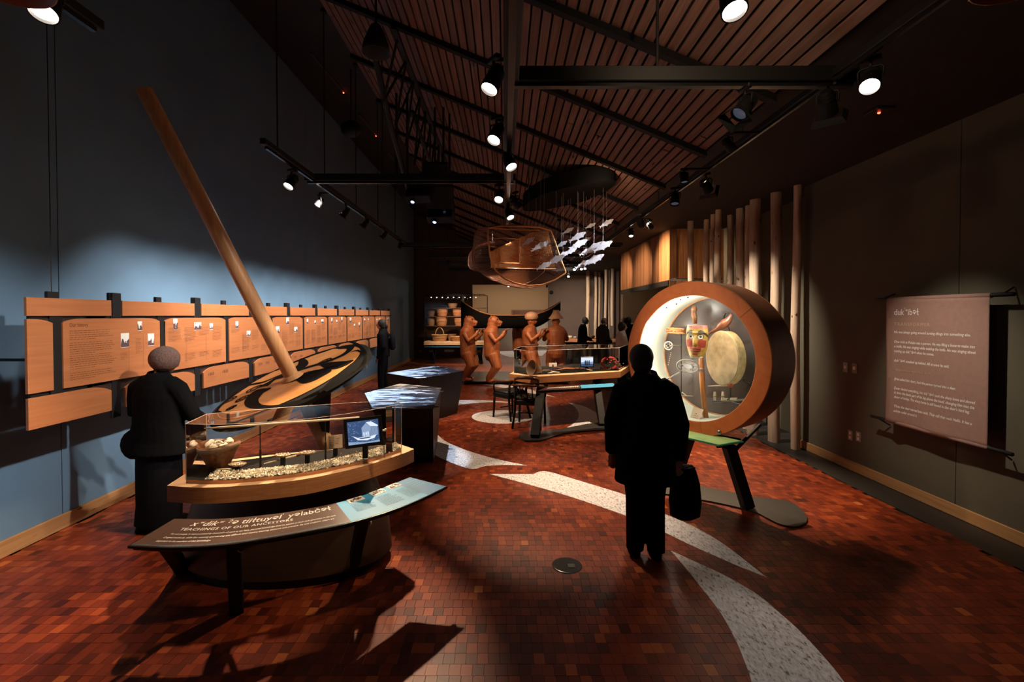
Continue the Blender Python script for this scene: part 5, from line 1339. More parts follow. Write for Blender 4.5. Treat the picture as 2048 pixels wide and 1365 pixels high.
# shredded cedar bark band at the left
cb = thing('cedar_bark_roll', 'rough shredded orange bark roll sticking out left of the mask', 'bark roll', tuple(IN(1350, 661, .30)))
b = MB(); r5 = random.Random(6)
for k in range(170):
    a, c = IN(1331 + r5.uniform(0, 6), 655 + r5.uniform(0, 13), .28 + r5.uniform(0, .05)), IN(1366 + r5.uniform(0, 6), 657 + r5.uniform(0, 12), .28 + r5.uniform(0, .05))
    t0, t1 = r5.uniform(0, .6), r5.uniform(.4, 1); b.tube([a.lerp(c, t0), a.lerp(c, (t0+t1)/2) + Vector((0, 0, r5.gauss(0, .004))), a.lerp(c, max(t1, t0 + .1))], .0022, 4)
b.build('fibres', M['barkfibre'], cb); MB().tube([IN(1334, 661, .31), IN(1370, 662, .31)], .026, 10).build('core', M['bark'], cb)
MB().tube([IN(1362.5, 668, .36), IN(1362.5, 786, .36)], .005, 8).build('rod', M['black'], cb)
# bird rattle
rt_ = thing('bird_rattle', 'dark red-brown wooden rattle with upturned neck at the upper right inside the ring', 'rattle', tuple(IN(1440, 655, .25)))
b = MB(); b.tube([IN(1412, 672, .22), IN(1424, 664, .23), IN(1433, 660, .235), IN(1441, 654, .24), IN(1450, 647, .25), IN(1458, 640, .26), IN(1461, 633, .26), IN(1463, 629, .26)], [.010, .012, .018, .036, .044, .030, .016, .012], 16); b.build('body', M['rattle'], rt_, smooth=True)
b = MB(); b.tube([IN(1448, 640, .29), IN(1447, 632, .29), IN(1451, 626, .29), IN(1457, 626, .29)], [.010, .014, .012, .006], 10); b.build('curved_neck', M['mk_k'], rt_, smooth=True)
MB().tube([IN(1455, 648, .26), IN(1468, 690, .40)], .005, 8).build('rod', M['black'], rt_)
# hide drum
dr = thing('hide_drum', 'round pale hide drum standing upright inside the ring', 'drum', tuple(IN(1447, 716, .22)))
dc = IN(1447, 716.5, .22); DR = R3(-.28, 0, .05)
b = MB(); rad = .245
def dring(r, z): return [dc + DR @ Vector((r * .80 * math.cos(a), r * 1.05 * math.sin(a), z)) for a in [2*PI*k/48 for k in range(48)]]
b.add([dc + DR @ Vector((0, 0, .028))] + dring(rad * .985, .028), [(0, 1 + k, 1 + (k+1) % 48) for k in range(48)]); b.build('skin', M['drumskin'], dr)
b = MB(); b.loft([dring(rad * .985, .028), dring(rad, .022), dring(rad, -.07), dring(rad * .97, -.075)], cap=False); b.build('frame', M['drumside'], dr, smooth=True, auto=40)
MB().tube([q + DR @ Vector((0, 0, .0)) for q in dring(rad * 1.005, .02)] + [dring(rad * 1.005, .02)[0]], .003, 6).build('lacing_rim', M['cord'], dr)
b = MB()
for k in range(5):
    b.tube([dc + DR @ Vector((-.17 + .0 * k, .06 - k * .03, .032)), dc + DR @ Vector((-.10 + k * .008, -.10 - k * .01, .032))], .0016, 4)
b.build('lacing', M['cord'], dr)
MB().tube([dc + DR @ Vector((.15, -.20, -.08)), rp_(.47, -.32, .44)], .009, 8).build('rod', M['black'], dr)
# beater, carved pieces on an acrylic shelf, hoops
bt = thing('drum_beater', 'drum beater with a small red padded head below the hide drum', 'beater', tuple(IN(1440, 772, .2)))
MB().tube([IN(1416, 773, .2), IN(1455, 771.5, .2)], [.006, .010], 8).build('handle', M['cord'], bt); MB().ell(IN(1460, 771, .2), (.028, .028, .022)).build('head', M['redcloth'], bt, smooth=True)
MB().tube([IN(1461, 776, .22), IN(1461, 800, .22)], .006, 8).build('rod', M['black'], bt)
for (x0, x1, y0, y1, lb, v) in ((1427, 1432, 784, 801, 'left one of two pale upright carved bone pieces', 1), (1443, 1448, 784, 801, 'right one of two pale upright carved bone pieces', 1), (1443, 1455, 797, 802, 'pale carved bone tube lying on the low shelf, left one', 0), (1461, 1474, 796, 801, 'pale carved bone tube lying on the low shelf, right one', 0)):
    e = thing('bone_carving', lb, 'carving', tuple(IN((x0+x1)/2, y1, .2)))
    if v: MB().tube([IN(x0 + 2.5, y1, .2), IN(x0 + 2.5, (y0+y1)/2, .2), IN(x0 + 2.5, y0, .2)], [.012, .014, .010], 12).build('body', M['bone'], e, smooth=True); MB().lathe([(.0145, -.002), (.0155, 0), (.0145, .002)], IN(x0+2.5, 793, .2), 12).build('incised_band', M['mk_k'], e)
    else: MB().tube([IN(x0, (y0+y1)/2, .2), IN(x1, (y0+y1)/2, .2)], [.011, .013], 12).build('body', M['bone'], e, smooth=True); MB().ell(IN(x1, (y0+y1)/2, .19), (.006, .006, .006), seg=8, rows=5).build('bore', M['mk_k'], e)
e = thing('acrylic_shelf', 'small clear shelf bar carrying the bone carvings inside the ring', 'shelf', tuple(IN(1450, 803, .2))); bar(IN(1425, 804, .2), IN(1488, 800, .2), .004, .02, MB(), bev=.001).build('plate', M['steel'], e); MB().tube([IN(1461, 803, .22), IN(1490, 812, .4)], .004, 6).build('bracket', M['steel'], e)
def hoop(x, y, r, yaw, roll, t, lb, sx=1, extra=False, rod=None, web=True, pitch=0):
    c = IN(x, y, t); e = thing('rattle_hoop', lb, 'hoop', tuple(c)); R = Matrix.Rotation(0, 3, 'X') @ R3(yaw, pitch, 0) if not pitch else RM @ Matrix.Rotation(roll, 3, 'Z') @ Matrix.Rotation(pitch, 3, 'X')
    pts = [c + R @ Vector((r * sx * math.cos(a), r * math.sin(a), 0)) for a in [2*PI*k/32 for k in range(33)]]
    MB().tube(pts, .006, 8).build('hoop', M['hoopm'], e, smooth=True)
    if web:
        b = MB()
        for k in range(7): a = k * .9; b.tube([c + R @ Vector((r * sx * math.cos(a), r * math.sin(a), 0)), c + R @ Vector((r * sx * math.cos(a + 2.4), r * math.sin(a + 2.4), 0))], .0012, 4)
        b.build('webbing', M['cord'], e)
        for k in range(6):
            a = k * 1.1; MB().ell(c + R @ Vector((r * .5 * sx * math.cos(a), r * .5 * math.sin(a), .004)), (.009, .007, .004), seg=8, rows=5).build('bead', (M['bone'], M['mk_y'], M['bead_blue'])[k % 3], e, smooth=True)
    if rod: MB().tube([rod[0], rod[1]], .007, 8).build('rod', M['steel'], e)
    return e
hoop(1375.5, 733, .112, 0, .50, .18, 'pale oval hoop with beads on a rod below and left of the mask', sx=.85, rod=(IN(1375 - 16, 745, .18), IN(1302, 778, .02)), pitch=.95).children[0]
e_ = hoop(1337, 692, .042, .3, 0, .25, 'small hoop hanging at the left edge inside the ring', rod=(IN(1344, 691, .25), IN(1362, 692, .34)))
b = MB()
for k in range(7): b.ell(IN(1342 - k * .9, 706 + k * 4, .25), (.004, .004, .006), seg=6, rows=4)
b.build('bead_string', M['bone'], e_)
e = thing('feather_wand', 'flat pale feathered wand lying low at the left inside the ring', 'wand', tuple(IN(1358, 790, .2)))
MB().tube([IN(1331, 786, .2), IN(1345, 788, .2), IN(1368, 792, .2), IN(1386, 793, .2)], [.004, .010, .016, .008], 8, flat=.4).build('body', M['cord'], e, smooth=True)
for k in range(6): MB().tube([IN(1334 + k * 6, 785, .2), IN(1337 + k * 7, 791 , .17)], .005, 6).build('feather', M['bone' if k % 2 else 'mk_k'], e)
e = thing('label_plaque', 'tan label plaque leaning at the bottom inside the ring', 'plaque', tuple(IN(1392, 828, .18)))
b = MB(); b.loft([[IN(x, y, t) for x, y, t in ((1379, 841, .10), (1398, 845, .10), (1407, 821, .22), (1387, 815, .22))], [IN(x, y, t) + Vector((0, 0, .006)) for x, y, t in ((1379, 841, .10), (1398, 845, .10), (1407, 821, .22), (1387, 815, .22))]]); b.build('board', M['cardp'], e)
MB().ell(IN(1392, 830, .14) + Vector((0, 0, .01)), (.006, .006, .004), seg=8, rows=5).build('emblem', M['mk_k'], e)
b = MB()
for k in range(4): a = IN(1386 + k * 1.5, 837 - k * 4, .12 + k * .025) + Vector((0, 0, .009)); b.tube([a, a + ru * .05], .0012, 4)
b.build('lettering', M['textbrown'], e)

# ================================================================== BANNER
XB = 3.95
def bsurf(y, z):
    f = (z - .72) / 1.28; k = (y - 3.71) / .99
    return XB + .010 * math.sin(k * 9 + 1.0 + f) * (1 - f) * (.4 + .6 * k) - .022 * math.exp(-((k - .93) / .05) ** 2) * (.4 + .6 * (1 - f)) + .008 * math.sin(f * 5) * k
bn = thing('story_banner', 'brown cloth banner with a white printed story hung on black poles', 'banner', (XB, 4.2, .73))
b = MB(); ny_, nz_ = 50, 26
def bpoint(i, j):
    k = i / ny_; f = j / nz_; y = 3.71 + .99 * k; z = .735 + (2.0 - .735) * f
    z -= (1 - f) * .012 * math.sin(k * PI); return Vector((bsurf(y, z), y, z))
b.add([bpoint(i, j) for j in range(nz_ + 1) for i in range(ny_ + 1)], [(j*(ny_+1)+i, j*(ny_+1)+i+1, (j+1)*(ny_+1)+i+1, (j+1)*(ny_+1)+i) for j in range(nz_) for i in range(ny_)])
o = b.build('cloth', M['banner'], bn, smooth=True); sd = o.modifiers.new('s', 'SOLIDIFY'); sd.thickness = .004; sd.offset = 1
for z in (1.945, .845):
    MB().tube([Vector((bsurf(3.71 + .99 * k / 30, z) - .002, 3.71 + .99 * k / 30, z)) for k in range(31)], .0018, 5).build('seam', M['textgold'], bn)
b = MB(); b.lathe([(.021, -.49), (.023, 0), (.021, .495)], (XB + .012, 4.205, 1.992), 16, Matrix.Rotation(PI/2, 3, 'X')); b.build('top_hem', M['banner'], bn, smooth=True)
b = MB(); b.lathe([(.019, -.49), (.021, 0), (.019, .495)], (XB + .012, 4.205, .742), 16, Matrix.Rotation(PI/2, 3, 'X')); b.build('bottom_hem', M['banner'], bn, smooth=True)
for z, y0_, y1_ in ((1.995, 3.545, 4.86), (.742, 3.535, 4.90)):
    MB().tube([(XB + .012, y0_, z), (XB + .012, y1_, z)], .017, 12).build('pole', M['black'], bn, smooth=True)
    for y in (y0_ + .085, y1_ - .06):
        s_ = 1 if y < 4 else -1
        MB().tube([(XB + .012, y, z), (XR - .014, y + s_ * .03, z + (.06 if z > 1 else -.08))], .007, 8).build('peg', M['black'], bn)
def btext(s, y0, z, width, size, mat, shear=0, space=1.0, bold=0, mb=None):
    vs, fs = text_geo(s, size, shear, space, bold) if isinstance(s, str) else text_runs(s, shear, space, bold / size)
    if not isinstance(s, str): vs = [v * size for v in vs]
    mx = max(v.x for v in vs); k = width / mx; b = mb or MB(); pts = []
    for v in vs:
        y = y0 - v.x * k; zz = z + v.y; pts.append(Vector((bsurf(y, zz) - .0065, y, zz)))
    b.add(pts, fs); return b
Y0 = 4.598
btext([('duk', 1, 0), ("'", .6, .42), ('w', .5, .42), ('ib\u0259\u019a', 1, 0)], Y0, 1.833, .262, .085, None, bold=.0008).build('title_lettering', M['textwhite'], bn)
btext('TRANSFORMER', Y0, 1.727, .376, .046, None, space=1.25).build('subtitle_lettering', M['textgold'], bn)
b = MB()
for s, z, wd in (('He was always going around turning things into something else.', 1.650, .747), ('One rock at Psdubs was a person. He was filing a bone to make into', 1.552, .784),
                 ('a knife. He was singing while making the knife. He was singing about', 1.506, .79), ('cutting up duk\u0313\u02b7ib\u0259\u019a when he comes.', 1.458, .42), ('duk\u0313\u02b7ib\u0259\u019a sneaked up behind. All at once he said,', 1.363, .564),
                 ('(He called him deer.) And the person turned into a deer.', 1.175, .627), ('Deer denied everything, but duk\u0313\u02b7ib\u0259\u019a took the sharp bone and shoved', 1.082, .79),
                 ('it into the back part of his leg above the hoof, changing him into the', 1.038, .784), ("deer of today. The sharp bone is still found in the deer's hind leg.", .994, .745),
                 ('Then the deer turned into rock. They call that rock Halils. It has a', .900, .765), ('white collar around it.', .852, .25)):
    key = 'duk\u0313\u02b7ib\u0259\u019a'
    if key in s:
        a_, c_ = s.split(key); rn = []
        if a_.strip(): rn += [(a_.strip(), 1, 0), (' ', 1, 0)]
        rn += [('duk', 1, 0), ("'", .6, .42), ('w', .5, .42), ('ib\u0259\u019a', 1, 0), (' ', 1, 0), (c_.strip(), 1, 0)]; s = rn
    btext(s, Y0, z, wd, .036, None, shear=.22, bold=.0006).build('story_line', M['textwhite'], bn)
pass
btext('\u201cWhat are you singing here, deer?\u201d', Y0, 1.27, .39, .034, None, shear=.22).build('quote_lettering', M['textgold'], bn)
b = MB()
for j in range(46):
    for i in range(4):
        y, z = 4.665 - i * .010, 1.79 - j * .0132 + (.006 if i % 2 else 0)
        P_ = [Vector((bsurf(y + a, z + c) - .006, y + a, z + c)) for a, c in ((-.004, 0), (0, -.005), (.004, 0), (0, .005))]; b.add(P_, [(0, 1, 2, 3)])
b.build('woven_border', M['textgold'], bn)

def LB(mb, name, mat, e, smooth=False, auto=None):
    o = mb.build(name, mat, None, smooth, auto); o.parent = e; return o
def LR(mb, name, mat, e, voxel=.012, smooth=3):
    o = remeshed(mb, name, mat, None, voxel, smooth); o.parent = e; return o
# ================================================================== TOOL SHOWCASE (middle)
ZB = .85
tb_ = thing('tool_showcase', 'wooden topped showcase with clear hood in the middle, holding a woven hat and wreath', 'showcase', (1.2, 7.7, 0))
top_ = [FL(1064, 754.5, ZB), FL(1241, 743.6, ZB), FL(1262, 730, ZB), FL(1180, 727.5, ZB), FL(1040, 736, ZB), FL(1019, 748, ZB)]
b = MB(); b.prism([(p.x, p.y) for p in top_], ZB - .105, ZB, 0, 1); b.build('slab', [M['slab'], M['slab_lit']], tb_)
hd = [FL(1061, 751, ZB), FL(1238, 741, ZB), FL(1256, 731, ZB), FL(1180, 729, ZB), FL(1043, 737, ZB), FL(1028, 746, ZB)]
b = MB(); b.prism([(p.x, p.y) for p in hd], ZB, ZB + .02); b.build('tray', M['blackpaint'], tb_)
pane(hd + [hd[0]], ZB + .02, 1.25, par=tb_)
b = MB(); b.add([(p.x, p.y, 1.25) for p in hd], [tuple(range(len(hd)))]); b.build('acrylic_top', M['acrylic'], tb_)
for p in hd: MB().tube([(p.x, p.y, ZB + .02), (p.x, p.y, 1.25)], .003, 6).build('edge_strip', M['acredge'], tb_)
MB().tube([(p.x, p.y, 1.25) for p in hd + [hd[0]]], .003, 5).build('edge_strip', M['acredge'], tb_)
fl1, fl2 = FL(1070, 876, .02), FL(1205, 852, .02)
bar(fl1, W(1083, 770, 7.5), .13, .13, MB()).build('leg', M['blackpaint'], tb_)
bar(fl2, W(1192, 762, 8.0), .12, .12, MB()).build('leg', M['blackpaint'], tb_)
bar(W(1190, 775, 7.9), W(1203, 756, 8.1), .05, .05, MB()).build('strut', M['blackpaint'], tb_)
fp = [FL(x, y) for x, y in smooth_curve([(1038, 872), (1060, 866), (1120, 861), (1180, 850), (1225, 846), (1240, 851), (1232, 860), (1180, 864), (1125, 870), (1085, 883), (1050, 884), (1038, 876)], 3)]
b = MB(); b.prism([(p.x, p.y) for p in fp], .004, .022); b.build('foot_plate', M['greyplate'], tb_)
r2_ = thing('reading_rail', 'narrow black and blue reading rail on the front of the tool showcase', 'sign', (1.2, 7.0, .7))
qa, qb, qc, qd = FL(1072, 783, .70), FL(1232, 774, .70), FL(1228, 766.5, .73), FL(1090, 775, .73)
def r2p(s, v, dz=0): return qa.lerp(qb, s).lerp(qd.lerp(qc, s), v) + Vector((0, 0, dz))
b = MB(); b.loft([[r2p(0, 0, -.015), r2p(1, 0, -.015), r2p(1, 1, -.015), r2p(0, 1, -.015)], [r2p(0, 0), r2p(1, 0), r2p(1, 1), r2p(0, 1)]]); b.build('board', M['blackgloss'], r2_)
b = MB(); b.add([r2p(.02, .05, .002), r2p(.52, .05, .002), r2p(.52, .95, .002), r2p(.02, .95, .002)], [(0, 1, 2, 3)]); b.build('brown_print', M['brownprint'], r2_)
b = MB(); b.add([r2p(.55, .05, .002), r2p(.99, .05, .002), r2p(.99, .95, .002), r2p(.50, .95, .002)], [(0, 1, 2, 3)]); b.build('blue_print', M['teal'], r2_)
b = MB()
for k in range(14): b.add([r2p(.08 + k*.03, .45, .004), r2p(.10 + k*.03, .45, .004), r2p(.10 + k*.03, .75, .004), r2p(.08 + k*.03, .75, .004)], [(0, 1, 2, 3)])
b.build('lettering', M['textwhite'], r2_)
MB().tube([r2p(.0, .2, -.03), r2p(1, .2, -.03)], .016, 8).build('support_tube', M['black'], r2_)
# contents
def onb(x, y, z=ZB + .02): return FL(x, y, z)
q = onb(1066, 752); e = thing('woven_hat', 'cone-shaped grey-brown woven hat lying on its side at the left of the tool showcase', 'hat', tuple(q))
c = q + Vector((0, .06, .115)); Rh = Matrix.Rotation(.55, 3, 'Z') @ Matrix.Rotation(PI/2 + .25, 3, 'Y')
b = MB(); b.lathe([(.015, .17), (.05, .14), (.085, .07), (.12, .0), (.128, -.03), (.118, -.025), (.08, .06), (.04, .12), (.004, .15)], c, 28, Rh, cap=False); b.build('body', M['basket_dark'], e, smooth=True)
MB().tube([c + Rh @ Vector((.126 * math.cos(a), .126 * math.sin(a), -.03)) for a in [2*PI*k/28 for k in range(29)]], .005, 6).build('rim', M['basket'], e, smooth=True)
for i, (x0, y0, x1, y1, r, lb, m) in enumerate(((1100, 738, 1168, 742, .012, 'long reddish wooden bow lying in the tool showcase', 'rattle'), (1110, 744, 1150, 741, .015, 'wooden club lying in the tool showcase before the bow', 'bowl'),
      (1075, 748, 1100, 745, .010, 'pale stone blade right of the woven hat', 'bone'), (1086, 744, 1108, 747, .012, 'grey stone point right of the woven hat', 'stone'), (1150, 739, 1185, 744, .006, 'thin wooden arrow lying under the small tablet', 'cord'),
      (1094, 750, 1120, 748, .008, 'short pale bone tool at the front edge of the tool showcase', 'bone'))):
    p0, p1 = onb(x0, y0) + Vector((0, 0, .025)), onb(x1, y1) + Vector((0, 0, .025)); e = thing('tool_piece', lb, 'tool', tuple(p0 - Vector((0, 0, .02))))
    MB().tube([p0, p0.lerp(p1, .15), p0.lerp(p1, .5) + Vector((0, 0, .012)), p0.lerp(p1, .85), p1], [r * .4, r, r * 1.3, r, r * .4], 8).build('body', M[m], e, smooth=True)
    MB().box(p0.lerp(p1, .3) - Vector((0, 0, .012)), (.012, .03, .022)).build('rest', M['acredge'], e)
tq = W(1174, 724.5, 7.95); e = thing('small_tablet', 'small black tablet with a photo of people, beside the red wreath', 'tablet', (tq.x, tq.y, ZB + .02))
MB().box(tq, (.235, .012, .185), bev=.004).build('frame', M['blackgloss'], e); MB().box((tq.x, tq.y + .02, ZB + .05), (.05, .04, .10)).build('stand', M['blackpaint'], e)
def scr2(pts, m, dz): b = MB(); b.add([tq + Vector((x, -.0065 - dz, z)) for x, z in pts], [tuple(range(len(pts)))]); return b.build('picture_shape', M[m], e)
scr2([(-.105, -.075), (.105, -.075), (.105, .08), (-.105, .08)], 'scr_bg', 0); scr2([(-.105, -.005), (.105, -.01), (.105, .08), (-.105, .08)], 'scr_hi', .001); scr2([(-.105, -.01), (-.04, .01), (.03, 0), (.105, .01), (.105, -.03), (-.105, -.03)], 'scr_mid', .002)
for x in (-.03, .0, .035): scr2([(x - .012, -.06), (x + .012, -.06), (x + .011, .01), (x + .005, .03), (x - .005, .03), (x - .011, .01)], 'scr_dk', .003)
q = onb(1219, 740); e = thing('wreath', 'red wreath with green leaves in the right end of the tool showcase', 'wreath', tuple(q)); c = q + Vector((0, .05, .115))
b = MB(); b.tube([c + Vector((.13 * math.cos(a) + .01, .03 * math.sin(3 * a), .095 * math.sin(a))) for a in [2*PI*k/20 for k in range(21)]], .022, 8); b.build('hoop', M['wreath_red'], e, smooth=True) if 'wreath_red' in M else None
r6 = random.Random(12); b = MB(); b2 = MB()
for k in range(150):
    a = r6.uniform(0, 2*PI); p = c + Vector((.15 * math.cos(a) + r6.gauss(.02, .035), r6.gauss(-.03, .02), .06 * math.sin(a) + r6.gauss(-.035, .025))); p.z = max(p.z, ZB + .03)
    chip(b, p, .018, r6) if k % 3 else b2.ell(p, (.013, .013, .013), seg=6, rows=4)
b.build('leaves', M['leafgreen'], e); b2.build('berries', M['wreath_red'], e)
e = thing('info_card', 'small white label card on the floor stand behind the tool showcase', 'card', tuple(onb(1105, 733))); p = W(1106, 730, 8.3); MB().box(p, (.14, .01, .07), bev=.002).build('card', M['paper'], e); MB().box((p.x, p.y, (p.z + ZB) / 2 - .01), (.02, .02, p.z - ZB)).build('stand', M['black'], e); MB().ell(p + Vector((0, -.008, 0)), (.012, .003, .012), seg=8, rows=5).build('emblem', M['redcloth'], e)

# ================================================================== CHAIRS
def chair(loc, rz, lb):
    e = thing('armchair', lb, 'chair', loc, rz, None); sw = .24
    for x, y in ((-.21, -.18), (.21, -.18)): LB(MB().tube([(x * 1.06, y * 1.1, 0), (x, y, .44)], [.018, .022], 10), 'leg', M['blackpaint'], e, True)
    for x, y in ((-.20, .20), (.20, .20)): LB(MB().tube([(x * 1.15, y * 1.45, 0), (x * 1.04, y * 1.1, .25), (x, y, .46), (x * 1.02, y * 1.15, .66)], [.018, .021, .022, .017], 10), 'leg', M['blackpaint'], e, True)
    LB(MB().box((0, 0, .415), (.46, .44, .085), bev=.015), 'seat_frame', M['blackpaint'], e)
    b = MB(); b.loft([[Vector((x * s, y * s, z)) for x, y in ((-.215, -.16), (-.16, -.205), (.16, -.205), (.215, -.16), (.215, .16), (.16, .205), (-.16, .205), (-.215, .16))] for s, z in ((.98, .458), (1.0, .475), (.93, .497), (.7, .503))]); LB(b, 'seat', M['chair_seat'], e, True)
    b = MB(); b.tube([(-.25, -.22, .63), (-.27, -.10, .665), (-.27, .08, .68), (-.22, .24, .70), (-.10, .31, .715), (.10, .31, .715), (.22, .24, .70), (.27, .08, .68), (.27, -.10, .665), (.25, -.22, .63)], [.014, .019, .02, .022, .026, .026, .022, .02, .019, .014], 10); LB(b, 'arm_rail', M['chair_wood'], e, True)
    for x in (-.24, .24): LB(MB().tube([(x * .92, -.17, .44), (x * 1.04, -.16, .56), (x * 1.08, -.12, .66)], .014, 8), 'arm_post', M['blackpaint'], e, True)
    b = MB(); b.tube([(-.20, .24, .80), (-.12, .31, .83), (0, .33, .84), (.12, .31, .83), (.20, .24, .80)], [.018, .026, .028, .026, .018], 10); LB(b, 'top_rail', M['chair_wood'], e, True)
    for x in (-.19, .19): LB(MB().tube([(x, .26, .66), (x * 1.02, .27, .80)], .014, 8), 'back_post', M['blackpaint'], e, True)
    for x in (-.09, 0, .09): LB(MB().tube([(x, .215, .47), (x, .30, .71)], .010, 8), 'spindle', M['blackpaint'], e, True)
    LB(MB().tube([(-.21, -.02, .2), (.21, -.02, .2)], .010, 8), 'stretcher', M['blackpaint'], e)
    return e
p = FL(1060, 853); chair((p.x, p.y + .05, 0), PI - .25, 'black armchair nearer the camera, half behind the tool showcase leg')
p = FL(1018, 836); chair((p.x + .02, p.y + .05, 0), PI + .7, 'black armchair standing on the round white floor inlay, farther one')
# ================================================================== CARVED FIGURES AND CANOE
pf = [(938, 762, 'fig'), (986, 766, 'bear'), (1063, 762, 'hat'), (1113, 760, 'hat2'), (1042, 757, 'back')]
pl = thing('figure_platform', 'low dark glass topped stand on thin legs under the carved figures', 'platform', (.3, 12.8, 0))
g0, g1 = FL(925, 768, .08), FL(1130, 757, .08)
MB().box(((g0.x + g1.x) / 2, 13.0, .075), (g1.x - g0.x + .1, 2.1, .03), bev=.005).build('top', M['blackgloss'], pl)
for x, y in ((g0.x + .1, 12.05), ((g0.x * 2 + g1.x) / 3, 12.05), ((g0.x + g1.x * 2) / 3, 12.05), (g1.x - .1, 12.05), (g0.x + .1, 13.9), (g1.x - .1, 13.9)): MB().tube([(x, y, 0), (x, y, .065)], .02, 8).build('leg', M['black'], pl)
def figure(loc, rz, kind, lb):
    e = thing('carved_figure', lb, 'sculpture', loc, rz, None); b = MB()
    H = 1.62
    # bent legs
    for s in (-1, 1):
        b.tube([(s * .11, .02, .74), (s * .15, .13, .42), (s * .13, -.07, .13), (s * .12, -.06, .04)], [.155, .125, .085, .08], 12)
        b.ell((s * .12, .02, .05), (.065, .13, .05))
    b.loft([[Vector((rx * math.cos(q), y0 + ry * math.sin(q), z)) for q in [2*PI*k/18 for k in range(18)]] for rx, ry, y0, z in ((.19, .15, 0, .58), (.25, .20, .0, .70), (.25, .205, .0, .90), (.24, .20, -.01, 1.05), (.26, .20, -.02, 1.20), (.27, .185, -.02, 1.33), (.20, .15, 0, 1.42), (.10, .10, .01, 1.47))])
    for s in (-1, 1):
        b.tube([(s * .22, -.01, 1.27), (s * .31, .13, 1.08), (s * .24, .30, 1.24), (s * .22, .34, 1.34)], [.085, .065, .050, .04], 10)
        for k in range(4): b.tube([(s * .17 + k * .022, .35, 1.33), (s * .16 + k * .024, .38, 1.38), (s * .16 + k * .024, .44, 1.395)], .015, 6)
        b.tube([(s * .16, .33, 1.32), (s * .12, .36, 1.37)], .016, 6)
    if kind in ('bear', 'fig'):
        b.tube([(0, 0, 1.38), (0, .01, 1.50), (0, .04, 1.60)], [.13, .135, .12], 14); b.ell((0, .04, 1.60), (.135, .15, .13)); b.tube([(0, .12, 1.57), (0, .20, 1.55), (0, .265, 1.54)], [.085, .065, .045], 12)
        for s in (-1, 1): b.ell((s * .11, -.01, 1.70), (.03, .02, .04))
        b.tube([(0, .16, 1.49), (0, .23, 1.485)], [.05, .035], 8)
    else:
        b.tube([(0, 0, 1.36), (0, .02, 1.50)], [.075, .07], 12); b.ell((0, .04, 1.58), (.10, .12, .135)); b.tube([(0, .14, 1.60), (0, .18, 1.555)], [.015, .024], 8)
        for s in (-1, 1): b.ell((s * .10, .03, 1.57), (.018, .028, .04)); b.ell((s * .04, .145, 1.615), (.022, .012, .014))
        b.ell((0, .15, 1.52), (.035, .018, .012))
    LR(b, 'body', M['carved'], e, .014, 4)
    if kind in ('bear', 'fig'):
        for s in (-1, 1):
            LB(MB().ell((s * .075, .145, 1.635), (.028, .018, .022)), 'eye', M['mk_k'], e, True)
            for k in range(4): LB(MB().ell((s * (.04 - k * .01) , .23 + .005 * k, 1.51), (.007, .008, .014), seg=6, rows=4), 'tooth', M['bone'], e, True)
        LB(MB().ell((0, .262, 1.548), (.030, .022, .020)), 'nose', M['mk_k'], e, True)
    else:
        for s in (-1, 1): LB(MB().ell((s * .04, .155, 1.61), (.018, .006, .008), seg=8, rows=5), 'eye', M['mk_k'], e, True)
        if kind != 'back':
            b = MB(); b.loft([[Vector((r * math.cos(q), .03 + r * math.sin(q), z)) for q in [2*PI*k/24 for k in range(24)]] for r, z in ((.20, 1.64), (.205, 1.66), (.15, 1.72), (.10, 1.80), (.075, 1.88))] ) if kind == 'hat2' else \
                b.loft([[Vector((r * math.cos(q), .03 + r * math.sin(q), z)) for q in [2*PI*k/24 for k in range(24)]] for r, z in ((.15, 1.63), (.185, 1.68), (.17, 1.75), (.11, 1.81), (.03, 1.835))])
            LB(b, 'hat', M['carved_light'], e, True, 50)
        b = MB(); b.loft([[Vector((rx * math.cos(q), ry * math.sin(q), z)) for q in [2*PI*k/24 for k in range(24)]] for rx, ry, z in ((.235, .195, .92), (.262, .218, .94), (.262, .218, .975), (.235, .195, .99))]); LB(b, 'belt', M['rattle'], e, True)
    return e
for (px, py, kind, rz, lb, dd) in ((936, 762, 'fig', -PI/2 - .25, 'leftmost carved wooden figure, head hidden under the canoe', 0), (984, 766, 'bear', -PI/2 - .1, 'carved wooden bear-like figure with bared teeth holding up the canoe', 0),
                           (1061, 762, 'hat', -PI/2 - .35, 'carved wooden figure in a round brimmed hat under the canoe', .1), (1113, 760, 'hat2', -PI/2 + 1.6, 'carved wooden figure with a flared cone hat at the right under the canoe', .1), (1041, 757, 'fig', -PI/2, 'carved wooden figure half hidden behind the one with the round hat', 1.25)):
    p = FL(px, py, .09); figure((p.x, p.y + dd, .09), rz, kind, lb)
cn = thing('carved_canoe', 'dark canoe with a flared bow held up by the carved figures', 'canoe', (.2, 12.7, 1.48))
cpa, cpb = W(922, 628, 12.85), W(1121, 622, 13.35)
